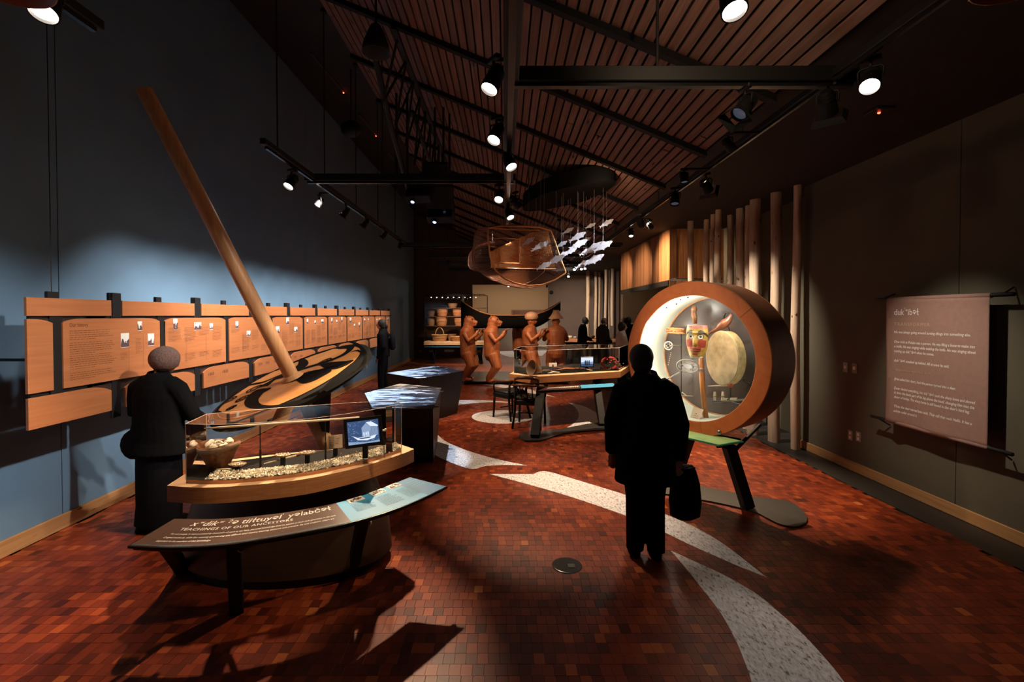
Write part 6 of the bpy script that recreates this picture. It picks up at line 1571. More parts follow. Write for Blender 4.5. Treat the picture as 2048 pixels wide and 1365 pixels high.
def canoe(e, pa, pb, zg, beam, depth, bow, mats, n=28, blunt=2.4):
    ax = (pb - pa); ax.z = 0; L = ax.length; ax.normalize(); sd_ = Vector((-ax.y, ax.x, 0)); rings = []; rin = []; gun = ([], [])
    for k in range(n + 1):
        t = k / n; s = 2 * t - 1
        wd = beam / 2 * max(.012, (1 - abs(s) ** (2.4 if s > 0 else blunt))); zt = zg(t); zb = zt - depth(t)
        c = pa.lerp(pb, t); c.z = 0
        prof = [(-1, 1), (-.93, .55), (-.75, .18), (-.35, 0), (0, -.02), (.35, 0), (.75, .18), (.93, .55), (1, 1)]
        rings.append([c + sd_ * (wd * a) + Vector((0, 0, zb + (zt - zb) * f)) for a, f in prof])
        rin.append([c + sd_ * (wd * a * .88) + Vector((0, 0, zb + .03 + (zt - zb - .03) * f)) for a, f in prof])
        gun[0].append(rings[-1][0]); gun[1].append(rings[-1][-1])
    MB().loft(rings, closed=False, cap=False).build('hull', mats[0], e, smooth=True)
    MB().loft(rin, closed=False, cap=False).build('lining', mats[1], e, smooth=True)
    for g_ in gun: MB().tube(g_, .014, 8).build('gunwale', mats[2], e, smooth=True)
def zg1(t): return 1.83 + .42 * max(0, 1 - t / .36) ** 2.2 + .0 + .40 * max(0, (t - .62) / .38) ** 2.0
def dp1(t): return zg1(t) - 1.46 - (.0 if t < .7 else .52 * ((t - .7) / .3) ** 1.6)
canoe(cn, cpa, cpb, zg1, .62, dp1, 0, (M['hull'], M['hullin'], M['slab']), blunt=7)
for t in (.3, .5, .7): p = cpa.lerp(cpb, t); MB().box((p.x, p.y, zg1(t) - .06), (.06, .52, .02), bev=.004).build('thwart', M['slab'], cn)
# canoe prow inside the tall showcase
e = thing('dark_canoe_prow', 'dark canoe with upswept prow inside the tall glass showcase', 'canoe', (3.9, 11.0, .42))
canoe(e, Vector((3.85, 12.95, 0)), Vector((3.85, 9.7, 0)), lambda t: 1.55 + .75 * max(0, 1 - t / .30) ** 1.6 + .3 * max(0, (t - .75) / .25) ** 2, .7, lambda t: .55 - .25 * max(0, 1 - t / .3), 0, (M['hull'], M['hullin'], M['rattle']))
for y in (10.4, 12.0): MB().box((3.85, y, .72), (.4, .06, .64), bev=.005).build('cradle', M['black'], e)

# ================================================================== BASKET SHOWCASE (far left)
bsk = thing('basket_showcase', 'tall glass showcase full of woven baskets in the far left corner', 'showcase', (-1.9, 17.2, 0))
bx0, bx1 = -3.02, -.66; by0, by1 = 17.0, 17.75
MB().box(((bx0 + bx1) / 2, 17.35, .78), (bx1 - bx0, .9, .13), bev=.01).build('slab', M['slab_lit'], bsk)
for x in (bx0 + .2, bx1 - .35): 
    bar((x + .12, 17.1, 0), (x, 17.1, .72), .14, .14, MB()).build('leg', M['blackpaint'], bsk); bar((x + .05, 17.6, 0), (x + .1, 17.6, .72), .12, .12, MB()).build('leg', M['blackpaint'], bsk)
MB().box(((bx0 + bx1) / 2, 16.82, .66), (bx1 - bx0 - .1, .14, .03)).build('reading_board', M['teal2'], bsk)
hz = (.845, 2.56)
for (x0, y0, x1, y1) in ((bx0, by0, bx1, by0), (bx1, by0, bx1, by1), (bx0, by0, bx0, by1), (bx0, by1, bx1, by1)):
    b = MB(); b.add([(x0, y0, hz[0]), (x1, y1, hz[0]), (x1, y1, hz[1]), (x0, y0, hz[1])], [(0, 1, 2, 3)]); b.build('glass_pane', M['acrylic'], bsk)
for x in (bx0, (bx0 * .38 + bx1 * .62), bx1):
    MB().tube([(x, by0, hz[0]), (x, by0, hz[1])], .012 if x != bx0 * .38 + bx1 * .62 else .05, 6).build('corner_post', M['blackpaint'], bsk)
for a_, c_ in (((bx0, by0, hz[1]), (bx1, by0, hz[1])), ((bx0, by0, hz[1] + .05), (bx1 - .1, by0, hz[1] + .05))): MB().tube([a_, c_], .012, 6).build('top_rail', M['blackpaint'], bsk)
for k in range(12): MB().tube([(bx0 + .15 + k * .19, by0, hz[1]), (bx0 + .2 + k * .19, by0, hz[1] + .05)], .006, 6).build('rail_tie', M['blackpaint'], bsk)
for z in (1.42, 1.78, 2.10): MB().box(((bx0 + bx1) / 2, 17.4, z), (bx1 - bx0 - .1, .45, .012)).build('glass_shelf', M['acredge_dim'], bsk)
for k in range(9): MB().ell((bx0 + .25 + k * .21, 17.1, 2.50), (.018, .018, .012), seg=8, rows=5).build('led_fitting', M['lensmall'], bsk)
def basket(x, y, z, r, h, m, lb, handle=False, oval=1.0, lid=False):
    e = thing('woven_basket', lb, 'basket', (x, y, z)); b = MB()
    b.lathe([(.001, 0), (r * .72, 0), (r * .80, h * .1), (r * .92, h * .55), (r, h), (r * .95, h), (r * .85, h * .5), (r * .7, .02), (.001, .02)], (x, y, z), 22, sx=oval); b.build('body', M[m], e, smooth=True, auto=40)
    MB().tube([(x + r * oval * math.cos(a), y + r * math.sin(a), z + h) for a in [2*PI*k/22 for k in range(23)]], r * .07, 6).build('rim', M[m], e, smooth=True)
    MB().tube([(x + r * .93 * oval * math.cos(a), y + r * .93 * math.sin(a), z + h * .55) for a in [2*PI*k/22 for k in range(23)]], r * .04, 6).build('band', M['basket_dark'], e, smooth=True)
    if handle: MB().tube([(x + r * .6 * math.cos(a), y, z + h * .9 + r * 1.1 * math.sin(a)) for a in [PI*k/12 for k in range(13)]], r * .06, 6).build('handle', M[m], e, smooth=True)
for a in ((-2.48, 17.25, .846, .27, .24, 'basket', 'golden oval basket with a tall round handle at the left of the basket showcase', True, 1.1), (-1.78, 17.25, .846, .25, .17, 'basket', 'low golden basket right of the handled one, on the wooden slab', False, 1.1),
          (-2.05, 17.5, .846, .17, .25, 'basket_dark', 'small dark basket behind the two golden ones', False, 1.0),
          (-2.42, 17.4, 1.43, .23, .30, 'basket_red', 'tall reddish basket on the lowest glass shelf, left one'), (-1.75, 17.4, 1.43, .20, .28, 'basket_red', 'reddish basket on the lowest glass shelf, middle one'), (-2.83, 17.4, 1.43, .15, .26, 'basket_dark', 'pale dim basket on the lowest glass shelf, far left'),
          (-2.4, 17.4, 1.79, .22, .25, 'basket_red', 'reddish basket on the middle glass shelf, left one'), (-1.8, 17.4, 1.79, .21, .24, 'basket_red', 'reddish basket on the middle glass shelf, right one'), (-2.83, 17.4, 1.79, .15, .20, 'basket_dark', 'small dark basket on the middle glass shelf, far left'), (-1.1, 17.4, 1.43, .2, .3, 'basket_dark', 'dark basket on the lowest glass shelf at the right end'),
          (-2.0, 17.4, 2.11, .18, .16, 'basket_dark', 'small dark basket on the top glass shelf'), (-1.15, 17.4, 1.79, .18, .22, 'basket_red', 'reddish basket on the middle glass shelf behind the canoe bow')): basket(*a)

# ================================================================== FISH TRAP NET
ft_ = thing('hanging_fish_trap', 'large hanging copper coloured woven fish trap with a wide D-shaped mouth', 'fish trap', (.5, 7.4, 2.75))
mouth = [(976,456),(976,478),(980,512),(990,540),(1008,557),(1030,567),(1058,572.5),(1085,570),(1110,560),(1132,546),(1122,520),(1112,490),(1102,462),(1080,455),(1040,452.5),(1005,452)]
tail = [(938,508),(936,520),(936,530),(940,538),(948,541),(960,543),(972,546),(984,546),(994,540),(1000,528),(1000,514),(996,500),(988,492),(974,490),(958,494),(945,500)]
def rs2(P_, n): 
    P_ = [Vector((a, c, 0)) for a, c in P_]; q = resample(P_ + [P_[0]], n); return q[:-1]
mo, ta = rs2(mouth, 120), rs2(tail, 120)
rows_ = []
mid1 = [(Vector(a) * .62 + Vector(c) * .38) for a, c in zip(mo, ta)]
for k in range(37):
    t = k / 36; d = 6.9 + 1.5 * t; row = []
    for a, c in zip(mo, ta):
        bul = 1 + .22 * math.sin(PI * min(1, t * 1.15)) 
        m_ = a.lerp(c, t ** 1.25); ctr = (sum(mo, Vector()) / 120).lerp(sum(ta, Vector()) / 120, t ** 1.25); m_ = ctr + (m_ - ctr) * bul if t > 0 else m_
        row.append(W(m_.x, m_.y, d))
    rows_.append(row)
def netmesh(rows, th, name, mat, closed=True):
    b = MB(); b.loft(rows, closed=closed, cap=False); o = b.build(name, M[mat], ft_)
    wf = o.modifiers.new('w', 'WIREFRAME'); wf.thickness = th; wf.use_even_offset = False; wf.use_replace = True
    return o
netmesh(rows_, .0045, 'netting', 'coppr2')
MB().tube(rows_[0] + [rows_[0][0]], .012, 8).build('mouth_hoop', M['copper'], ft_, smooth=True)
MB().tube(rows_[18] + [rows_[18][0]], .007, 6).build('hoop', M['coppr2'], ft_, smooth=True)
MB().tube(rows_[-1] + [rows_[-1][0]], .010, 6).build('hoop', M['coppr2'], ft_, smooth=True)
# inner curtain of beads-like mesh (the funnel)
quad = [(980, 470), (1096, 462), (1110, 538), (982, 536)]
rws = []
for j in range(33):
    f = j / 32; rw_ = []
    for i in range(61):
        s = i / 60; x = (quad[0][0] * (1-s) + quad[1][0] * s) * (1-f) + (quad[3][0] * (1-s) + quad[2][0] * s) * f
        y = (quad[0][1] * (1-s) + quad[1][1] * s) * (1-f) + (quad[3][1] * (1-s) + quad[2][1] * s) * f
        lift = 34 * max(0, 1 - s * 1.35) * (1 - f)          # the sheet slopes down to the left
        rw_.append(W(x, y + lift, 7.15 + .35 * math.sin(s * PI) + .1 * f))
    rws.append(rw_)
netmesh(rws, .010, 'inner_netting', 'copper', closed=False)
for pts in ([(980, 536), (1045, 538), (1112, 538)], [(976, 457), (1040, 460), (1080, 461)], [(976, 478), (1012, 476), (1038, 479)], [(1039, 479), (1040, 500), (1039, 526)], [(982, 526), (1010, 527), (1039, 527)], [(976, 493), (990, 494)]):
    MB().tube([W(x, y, 7.1) for x, y in pts], .007, 6).build('rib', M['copper'], ft_, smooth=True)
for x, d in ((990, 6.9), (1090, 6.9), (985, 8.2)):
    p = W(x, 456 if d < 8 else 488, d); MB().tube([p, (p.x, p.y, roofz(p.x) - .02)], .003, 5).build('cable', M['black'], ft_)

# ================================================================== FISH MOBILE
e0 = thing('mobile_canopy', 'black leaf-shaped drum hanging from the slats, carrying the fish threads', 'canopy', (1.0, 7.3, 3.7))
def leaf(n=48):
    a, c = W(1052, 420, 8.2), W(1228, 345, 6.35); a.z = c.z = 0; ax = (c - a); L = ax.length; ax.normalize(); sd_ = Vector((-ax.y, ax.x, 0)); m = (a + c) / 2
    return [m + ax * (L / 2 * math.cos(q)) + sd_ * (.42 * math.sin(q) * (1 - .25 * abs(math.cos(q)))) for q in [2*PI*k/n for k in range(n)]]
lf = leaf(); b = MB(); b.prism([(p.x, p.y) for p in lf], 3.70, 3.93); b.build('drum', M['mobileblack'], e0)
for k in (6, 18, 30, 42): MB().tube([(lf[k].x * .9 + .1, lf[k].y * .9 + .73, 3.93), (lf[k].x * .9 + .1, lf[k].y * .9 + .73, roofz(lf[k].x * .9 + .1) - .02)], .008, 6).build('hanger_rod', M['black'], e0)
b = MB()
fprof = [(-.17, .035), (-.155, .0), (-.17, -.035), (-.13, -.012), (-.08, -.025), (-.03, -.040), (-.015, -.062), (.01, -.043), (.06, -.040), (.085, -.055), (.10, -.034), (.15, -.012), (.165, .004), (.15, .018), (.10, .036), (.05, .046), (.03, .066), (-.01, .050), (-.06, .032), (-.075, .044), (-.095, .022), (-.13, .010)]
b.extrude([(x, -.004, z) for x, z in fprof], (0, .008, 0)); fishm = b.build('body', M['fish']).data
b = MB(); b.ell((.125, -.006, .012), (.006, .003, .006), seg=6, rows=4); eyem = b.build('eye', M['mk_k']).data
for o in [o for o in bpy.data.objects if o.name.split('.')[0] in ('body', 'eye') and o.parent is None]: bpy.data.objects.remove(o)
rf_ = random.Random(14)
fishes = [(1057, 483, 6.9, .9, 'dim frosted fish before the left part of the fish trap'), (1081, 492, 7.0, 1.1, 'frosted fish over the right part of the fish trap net'), (1072, 498, 7.3, .7, 'small dim frosted fish just below the one on the net'), (1088, 532, 6.8, 1.0, 'frosted fish lowest at the left, over the trap bottom'),
          (1112, 520, 6.9, 1.2, 'frosted fish slanting down at the right rim of the trap'), (1123, 489, 7.2, .8, 'small frosted fish upper left of the bright group'), (1126, 510, 7.0, .9, 'frosted fish above the slanting one'), (1141, 503, 7.3, .9, 'frosted fish in the middle between trap and bright group'), (1155, 474, 6.9, 1.1, 'pale frosted fish at the top of the bright group'),
          (1157, 489, 7.0, 1.2, 'bright frosted fish directly below the topmost bright one'), (1136, 462, 7.4, .8, 'very dim frosted fish under the black drum'), (1172, 504, 7.2, .9, 'frosted fish behind the largest bright one'), (1188, 497, 6.8, 1.5, 'largest bright frosted fish with a yellowish tint'), (1206, 493, 6.7, 1.2, 'bright frosted fish farthest right'),
          (1167, 529, 6.9, 1.1, 'frosted fish at the bottom beside the far lamps'), (1188, 520, 6.8, 1.3, 'bright frosted fish below the largest one'), (1213, 447, 6.9, .9, 'faint frosted fish high at the right against the slats'), (1172, 480, 7.5, .7, 'small dim frosted fish right of the top bright one'), (1181, 452, 7.2, .7, 'faint small frosted fish under the drum tip')]
for (x, y, d, s, lb) in fishes:
    p = W(x, y, d); e = thing('hanging_fish', lb, 'fish', tuple(p), rf_.uniform(-.35, .35) - .2, 'frosted fish hanging on threads'); s *= .82; e.scale = (s * .95,) * 3
    o = bpy.data.objects.new('body', fishm); COL.objects.link(o); o.parent = e; o.rotation_euler = (0, -.45, 0)
    q = bpy.data.objects.new('eye', eyem); COL.objects.link(q); q.parent = o
    zt_ = 3.705 if inpoly(p.x, p.y, [(l.x, l.y) for l in lf]) else roofz(p.x) - .01
    b = MB(); b.tube([(0, 0, .03), (0, 0, (zt_ - p.z) / (s * .95))], .0016 / s, 4); t_ = LB(b, 'thread', M['thread'], e)

# ================================================================== PEOPLE
def person(loc, rz, h, lb, top='coat', pose=None, topmat='cloth_black', legmat='cloth_dark', hair='hair_dark', hairstyle='short', voxel=.012, bag=None, hatmat=None, width=1.0, coatlen=.36):
    """facing +Y in its own space"""
    e = thing('person', lb, 'person', loc, rz); s = h / 1.70; P_ = pose or {}; Wd = width
    sh = .195 * Wd; zs = 1.40
    lean = P_.get('lean', 0.0)
    def V(x, y, z): return Vector((x * s, (y + lean * max(0, z - .9) ) * s, z * s))
    hp = {-1: P_.get('lh', (-.30, .04, .80)), 1: P_.get('rh', (.30, .04, .80))}; el = {-1: P_.get('le', (-.27, -.03, 1.10)), 1: P_.get('re', (.27, -.03, 1.10))}
    ft = {-1: P_.get('lf', (-.11, 0, 0)), 1: P_.get('rf', (.11, 0, 0))}
    hy = P_.get('head', (0, .03, 0)); hc = V(0 + hy[0], hy[1], 1.58)
    b = MB()
    # torso, neck, head
    tor = ((.10, .08, .0, .86), (.165, .12, .0, .92), (.155, .11, .0, 1.02), (.135, .10, .0, 1.12), (.155, .115, .005, 1.26), (.15, .10, .0, 1.34), (.085, .07, .0, 1.42), (.055, .055, .01, 1.46))
    b.loft([[V(rx * Wd * math.cos(q), y0 + ry * math.sin(q), z) for q in [2*PI*k/18 for k in range(18)]] for rx, ry, y0, z in tor])
    b.tube([V(0, .0, 1.40), V(hy[0] * .5, .012 + hy[1] * .2, 1.50)], .055 * s, 12)
    b.ell(hc + Vector((0, 0, .015 * s)), (.074 * s, .094 * s, .105 * s)); b.ell(hc + Vector((0, .03 * s, -.045 * s)), (.052 * s, .055 * s, .062 * s))
    b.tube([hc + Vector((0, .088, .02)) * s, hc + Vector((0, .112, -.015)) * s], [.010 * s, .016 * s], 8)
    b.ell(hc + Vector((0, .085, -.048)) * s, (.024 * s, .010 * s, .008 * s))
    for x in (-1, 1): b.ell(hc + Vector((x * .074, -.005, .0)) * s, (.012 * s, .022 * s, .032 * s))
    for x in (-1, 1):
        S_, E2, H_ = V(x * sh * .92, 0, zs - .07), V(*el[x]), V(*hp[x])
        b.tube([S_, S_.lerp(E2, .5), E2, E2.lerp(H_, .4), H_], [.052*s, .045*s, .038*s, .037*s, .025*s], 10)
        d = (H_ - E2).normalized(); side = Vector((x, 0, 0)); side = (side - d * side.dot(d)).normalized(); pn = d.cross(side)
        # palm and five fingers, slightly curled
        pc = H_ + d * .045 * s; b.tube([H_, pc, H_ + d * .085 * s], [.026*s, .036*s, .030*s], 10, flat=.55, up=pn)
        for k, ln in enumerate((.062, .075, .070, .055)):
            o_ = H_ + d * .080 * s + (pn.cross(d)) * ((k - 1.5) * .018 * s); c_ = pn * (.018 * s * (1 if x > 0 else -1))
            b.tube([o_, o_ + d * ln * .55 * s, o_ + d * ln * .9 * s + c_], [.010*s, .009*s, .0075*s], 6)
        tq_ = H_ + d * .03 * s + (pn.cross(d)) * (-.03 * s); b.tube([tq_, tq_ + d * .035 * s - (pn.cross(d)) * .018 * s, tq_ + d * .062 * s - (pn.cross(d)) * .016 * s], [.012*s, .011*s, .009*s], 6)
        K = V(ft[x][0] * .95, ft[x][1] * .5 + .02, .48); F_ = V(ft[x][0], ft[x][1] - .02, .09); HP = V(x * .09, 0, .88)
        b.tube([HP, HP.lerp(K, .5), K, K.lerp(F_, .4), F_], [.085*s, .075*s, .055*s, .052*s, .036*s], 12); b.ell(V(ft[x][0], ft[x][1] + .05, .045), (.04*s, .11*s, .035*s))
    body = LR(b, 'body', M['skin'], e, voxel, 2)
    # trousers
    b = MB(); b.loft([[V(rx * Wd * math.cos(q), ry * math.sin(q), z) for q in [2*PI*k/18 for k in range(18)]] for rx, ry, z in ((.12, .10, .80), (.185, .135, .88), (.165, .12, 1.02))])
    for x in (-1, 1):
        K = V(ft[x][0] * .95, ft[x][1] * .5 + .02, .48); F_ = V(ft[x][0], ft[x][1] - .01, .05); HP = V(x * .09, 0, .88)
        b.tube([HP, HP.lerp(K, .5), K, K.lerp(F_, .5), F_], [.105*s, .095*s, .078*s, .074*s, .070*s], 14)
    LR(b, 'trousers', M[legmat], e, voxel, 3)
    for x in (-1, 1):
        b = MB(); a0 = V(ft[x][0], ft[x][1], 0); b.loft([[a0 + Vector((rx * math.cos(q), .045 * s + ry * math.sin(q) , z)) * 1 for q in [2*PI*k/16 for k in range(16)]] for rx, ry, z in ((.046*s, .125*s, .0), (.050*s, .130*s, .02*s), (.046*s, .115*s, .06*s), (.036*s, .06*s, .09*s))]); LB(b, 'shoe', M['cloth_black'], e, True, 50)
    # coat or jacket with sleeves
    b = MB(); zl = .84 if top == 'jacket' else (coatlen / s); fl_ = .19 if top == 'jacket' else .235
    wa = .175 if top == 'jacket' else .205
    prof = [(fl_ * Wd, .15 if top == 'jacket' else .17, zl), (fl_ * .97 * Wd, .15, zl + .12), (max(.19, wa) * Wd, .145, 1.0 if zl < .9 else 1.02), (wa * Wd, .14, 1.12), (max(.19, wa) * Wd, .14, 1.26), (.178 * Wd, .13, 1.35), (.13 * Wd, .11, 1.42), (.088, .088, 1.475)]
    b.loft([[V(rx * math.cos(q), ry * math.sin(q), z) for q in [2*PI*k/22 for k in range(22)]] for rx, ry, z in prof])
    for x in (-1, 1):
        S_, E2, H_ = V(x * sh * .92, 0, zs - .07), V(*el[x]), V(*hp[x])
        b.tube([V(x * sh * .5, 0, zs - .02), S_, S_.lerp(E2, .5), E2, E2.lerp(H_, .5), E2.lerp(H_, .97)], [.085*s, .085*s, .076*s, .070*s, .062*s, .055*s], 12)
    LR(b, 'coat' if top == 'coat' else 'jacket', M[topmat], e, voxel, 3)
    b = MB(); b.loft([[V(r * math.cos(q), r * .95 * math.sin(q), z + .012 * math.sin(q)) for q in [2*PI*k/20 for k in range(20)]] for r, z in ((.105, 1.425), (.098, 1.46), (.082, 1.495), (.072, 1.495), (.07, 1.44))]); LB(b, 'collar', M[topmat], e, True)
    # hair or hat
    if hatmat:
        b = MB(); b.ell(hc + Vector((0, -.018, .030)) * s, (.124*s, .130*s, .122*s), seg=20, rows=12); b.loft([[hc + Vector((r * math.cos(q) * .9, r * math.sin(q) - .005, z)) * s for q in [2*PI*k/24 for k in range(24)]] for r, z in ((.100, -.055), (.112, -.035), (.110, .0))]); LR(b, 'hat', M[hatmat], e, .010, 4)
    b = MB()
    if hairstyle == 'bald': b.ell(hc + Vector((0, -.030, .0)) * s, (.079*s, .075*s, .070*s))
    else: b.ell(hc + Vector((0, -.022, .030)) * s, (.096*s, .100*s, .108*s), seg=18, rows=12); b.ell(hc + Vector((0, -.045, -.02)) * s, (.086*s, .070*s, .085*s))
    if hairstyle == 'bun': b.tube([hc + Vector((0, -.10, .01)) * s, hc + Vector((0, -.135, -.03)) * s, hc + Vector((0, -.12, -.11)) * s], [.03*s, .032*s, .015*s], 8)
    LR(b, 'hair', M[hair], e, .009, 2)
    for x in (-1, 1): LB(MB().ell(hc + Vector((x * .030, .088, .012)) * s, (.010*s, .006*s, .006*s), seg=8, rows=5), 'eye', M['mk_k'], e, True)
    return e, V, hp
# woman-or-man with the bag, seen from behind
pB = FL(1285, 1106)
eB, VB, hB = person((pB.x, pB.y - .06, 0), -.10, 1.60, 'person seen from behind in a long dark coat, holding a bag, before the ring showcase', 'coat', dict(lh=(-.255, .06, .82), rh=(.275, .05, .78), le=(-.262, -.02, 1.10), re=(.262, -.03, 1.08), lf=(-.075, .03, 0), rf=(.085, 0, 0), head=(-.035, .03, 0)), width=1.04, coatlen=.575, voxel=.010)
gB = (pB.x + .335, pB.y + .05, 0)
bg = thing('hand_bag', 'large dark soft bag hanging from the right hand of the person in the long coat', 'bag', (gB[0], gB[1], .25))
hB_ = wmat(eB) @ VB(.30, .05, .70)
b = MB(); b.loft([[Vector((gB[0] + .01 + rx * math.cos(q), gB[1] + ry * math.sin(q), z)) for q in [2*PI*k/20 for k in range(20)]] for rx, ry, z in ((.06, .04, .24), (.115, .075, .27), (.125, .085, .38), (.112, .075, .52), (.085, .05, .62), (.06, .03, .66))]); b.build('body', M['bagm'], bg, smooth=True)
for dy in (-.03, .03): MB().tube([(gB[0] - .05, gB[1] + dy, .65), (hB_.x + .0, hB_.y + dy * .3, hB_.z + .0), (gB[0] + .07, gB[1] + dy, .65)], .008, 8).build('strap', M['bagm'], bg, smooth=True)
# person in the knitted hat at the left
pA = FL(311, 1064)
eA, VA, hA = person((pA.x, pA.y + .05, 0), -.15, 1.54, 'person in a mauve knitted hat and dark clothes beside the shell showcase', 'coat', dict(lh=(-.17, .26, 1.02), rh=(.20, .30, .98), le=(-.31, .05, 1.10), re=(.31, .06, 1.08), head=(.05, .04, 0), lf=(-.12, -.05, 0), rf=(.10, .06, 0)), hatmat='hat_wool', width=1.20, coatlen=.66, voxel=.010)
b = MB()
b.loft([[VA(rx * math.cos(q) + x0, ry * math.sin(q), z) for q in [2*PI*k/22 for k in range(22)]] for rx, ry, z, x0 in ((.20, .14, .04, 0), (.21, .15, .3, 0), (.21, .15, .6, 0), (.20, .14, .9, 0))]); LR(b, 'wide_skirt_trousers', M['cloth_dark'], eA, .012, 3)
e = thing('shoulder_bag', 'dark bag bulging at the left hip of the person in the knitted hat', 'bag', tuple(wmat(eA) @ VA(-.25, -.02, .72)))
c = wmat(eA) @ VA(-.24, -.02, .80); MB().ell(c, (.11, .08, .13)).build('body', M['bagm'], e, smooth=True); MB().tube([c + Vector((-.03, 0, .1)), wmat(eA) @ VA(-.22, .01, 1.2), wmat(eA) @ VA(-.12, -.05, 1.44)], .012, 8).build('strap', M['bagm'], e, smooth=True)
e = thing('folded_pamphlet', 'dark folded booklet held at waist height by the person in the knitted hat', 'booklet', tuple(wmat(eA) @ VA(.28, .32, .96)))
c = wmat(eA) @ VA(.25, .36, .96); MB().box(c, (.16, .10, .02), Matrix.Rotation(-.3, 3, 'Z') @ Matrix.Rotation(.4, 3, 'X'), bev=.004).build('cover', M['bagm'], e); MB().box(c + Vector((.0, 0, .006)), (.15, .09, .014), Matrix.Rotation(-.3, 3, 'Z') @ Matrix.Rotation(.4, 3, 'X')).build('pages', M['cardp'], e)
# reader by the boards
pC = FL(767, 785)
eC, VC, hC = person((pC.x, pC.y, 0), PI/2 + .12, 1.72, 'person in profile with tied hair and a backpack, reading the far history boards', 'jacket', dict(lh=(-.15, .10, .80), rh=(.20, .14, .82), le=(-.25, -.04, 1.08), re=(.25, -.02, 1.08), head=(0, .05, 0), lf=(-.09, .05, 0), rf=(.09, -.06, 0)), hairstyle='bun', voxel=.013)
e = thing('backpack', 'small dark backpack on the back of the person reading the far boards', 'backpack', tuple(wmat(eC) @ VC(0, -.2, 1.1)))
b = MB(); Mx = wmat(eC); b.loft([[Mx @ VC(rx * math.cos(q), -.21 + ry * math.sin(q), z) for q in [2*PI*k/16 for k in range(16)]] for rx, ry, z in ((.08, .04, 1.0), (.12, .075, 1.05), (.12, .07, 1.25), (.09, .05, 1.36), (.04, .03, 1.39))]); b.build('body', M['cloth_navy'], e, smooth=True)
for x in (-.1, .1): MB().tube([Mx @ VC(x, -.17, 1.33), Mx @ VC(x, -.02, 1.445), Mx @ VC(x * 1.2, .12, 1.36), Mx @ VC(x * 1.5, .10, 1.15)], .012, 8).build('strap', M['cloth_navy'], e, smooth=True)
# two men at the far counter
def far_at(px, d): return ((px - 1010) * d / 910, d, 0)
person(far_at(1164, 15.0), -PI/2 + .1, 1.76, 'young man in a dark coat bending his head over the far wooden counter', 'coat', dict(lh=(-.14, .26, .98), rh=(.14, .26, .98), le=(-.25, .04, 1.08), re=(.25, .04, 1.08), head=(0, .08, 0), lean=.06), topmat='cloth_navy', coatlen=.75, voxel=.016)
person(far_at(1204, 14.0), -PI/2 + .4, 1.76, 'older grey-haired man in an olive jacket at the right end of the far counter', 'coat', dict(lh=(-.14, .22, .98), rh=(.14, .22, .98), le=(-.25, .02, 1.08), re=(.25, .02, 1.08), head=(0, .05, 0), lean=.04), topmat='cloth_olive', hair='hair_grey', hairstyle='bald', coatlen=.80, voxel=.016, width=1.1)
person(far_at(1243, 10.8), -PI/2, 1.66, 'person in a white sleeve mostly hidden behind the ring showcase edge', 'jacket', dict(lh=(-.12, .34, 1.02), rh=(.12, .34, 1.02), le=(-.24, .08, 1.08), re=(.24, .08, 1.08)), topmat='cloth_white', voxel=.016)
# far counter
fc = thing('far_counter', 'pale wooden topped counter with clear hood at the far right', 'counter', (3.0, 16.6, 0))
c0, c1 = far_at(1122, 16.2), far_at(1232, 16.2)
MB().box(((c0[0] + c1[0]) / 2, 16.5, .93), (c1[0] - c0[0], .7, .12), bev=.01).build('slab', M['slab'], fc)
for x in (c0[0] + .3, c1[0] - .3): bar((x, 16.5, 0), (x + .1, 16.5, .87), .12, .12, MB()).build('leg', M['blackpaint'], fc)
MB().box(((c0[0] + c1[0]) / 2, 16.85, .45), (c1[0] - c0[0] - .2, .04, .85)).build('back_board', M['blackpaint'], fc)
b = MB(); X0, X1 = c0[0] + .1, c1[0] - .1
for (x0, y0, x1, y1) in ((X0, 16.2, X1, 16.2), (X1, 16.2, X1, 16.8), (X0, 16.8, X1, 16.8), (X0, 16.2, X0, 16.8)): b.add([(x0, y0, .99), (x1, y1, .99), (x1, y1, 1.45), (x0, y0, 1.45)], [(0, 1, 2, 3)])
b.build('glass_hood', M['acrylic'], fc)
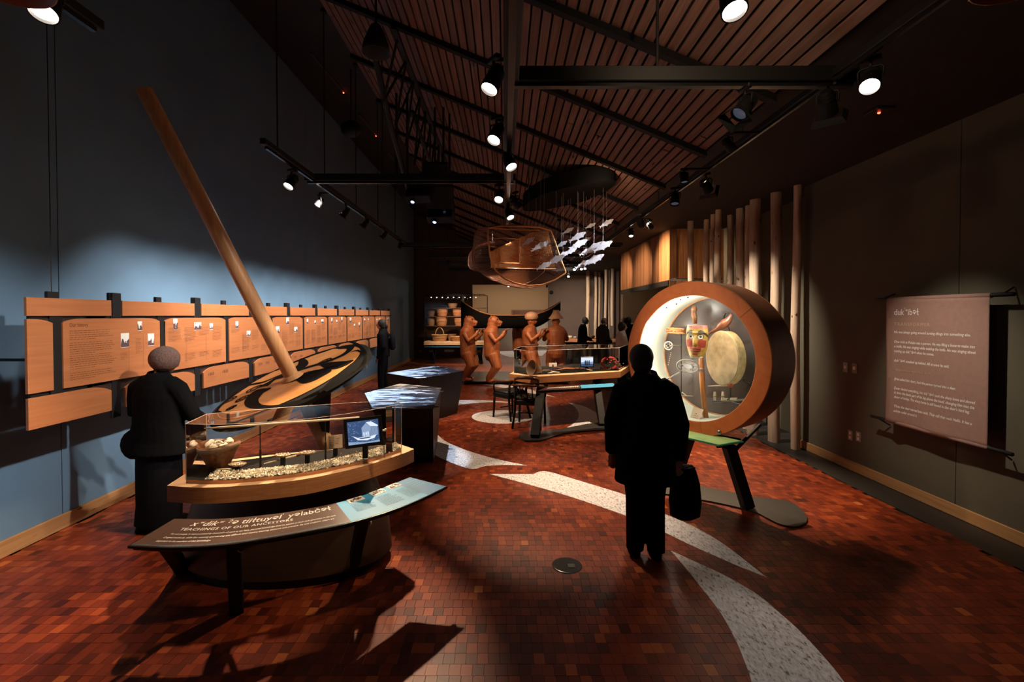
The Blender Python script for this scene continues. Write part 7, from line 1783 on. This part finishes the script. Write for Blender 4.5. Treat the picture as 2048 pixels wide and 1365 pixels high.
for k, (px, m, s_, lb) in enumerate(((1128, 'basket_red', .10, 'small reddish basket at the left end of the far counter'), (1140, 'bone', .08, 'white bowl on the far counter left of the young man'), (1150, 'stone', .06, 'grey stone piece on the far counter'), (1185, 'bowl', .09, 'dark wooden bowl on the far counter between the two men'))):
    x = far_at(px, 16.5)[0]; e = thing('small_vessel', lb, 'bowl', (x, 16.5, .99)); MB().lathe([(.001, 0), (s_ * .6, 0), (s_, s_ * .7), (s_ * .95, s_ * 1.2), (s_ * .85, s_ * 1.2), (s_ * .5, s_ * .3), (.001, s_ * .2)], (x, 16.5, .99), 18).build('body', M[m], e, smooth=True)
# far room plinths and table
for (px, d, w_, h_, lb) in ((1021, 24, 1.5, 1.35, 'pale grey plinth in the far room between the carved figures'), (953, 21.5, .45, .95, 'narrow pale plinth seen left of the bear figure'), (1085, 25, 1.1, 1.5, 'white block in the far room right of the hatted figure')):
    x = far_at(px, d)[0]; e = thing('display_plinth', lb, 'plinth', (x, d, 0)); MB().box((x, d, h_ / 2), (w_, .6, h_), bev=.01).build('body', M['plinth'], e); MB().box((x, d, h_ + .02), (w_ + .04, .64, .04), bev=.008).build('top', M['white'], e)
    MB().lathe([(.001, 0), (.10, 0), (.17, .12), (.15, .2), (.10, .12), (.001, .04)], (x, d, h_ + .042), 18).build('exhibit', M['bowl'], e, smooth=True)
pnl = W(1058, 627, 28.8); e = thing('far_sign_panel', 'small framed panel on the cream far wall above the canoe', 'panel', tuple(pnl)); MB().box((pnl.x, 28.9, pnl.z), (2.2, .06, .45), bev=.01).build('board', M['basket_dark'], e); MB().box((pnl.x, 28.86, pnl.z), (2.05, .02, .34)).build('print', M['rattle'], e)

for o in bpy.data.objects:
    nm = o.name.split('.')[0]
    if nm in ('lettering', 'title_lettering', 'body_lettering', 'projected_landforms', 'picture_speckle', 'woven_border', 'leaves', 'berries', 'shells', 'fibres', 'photo_print', 'lacing', 'webbing', 'netting', 'inner_netting'): o['kind'] = 'stuff'
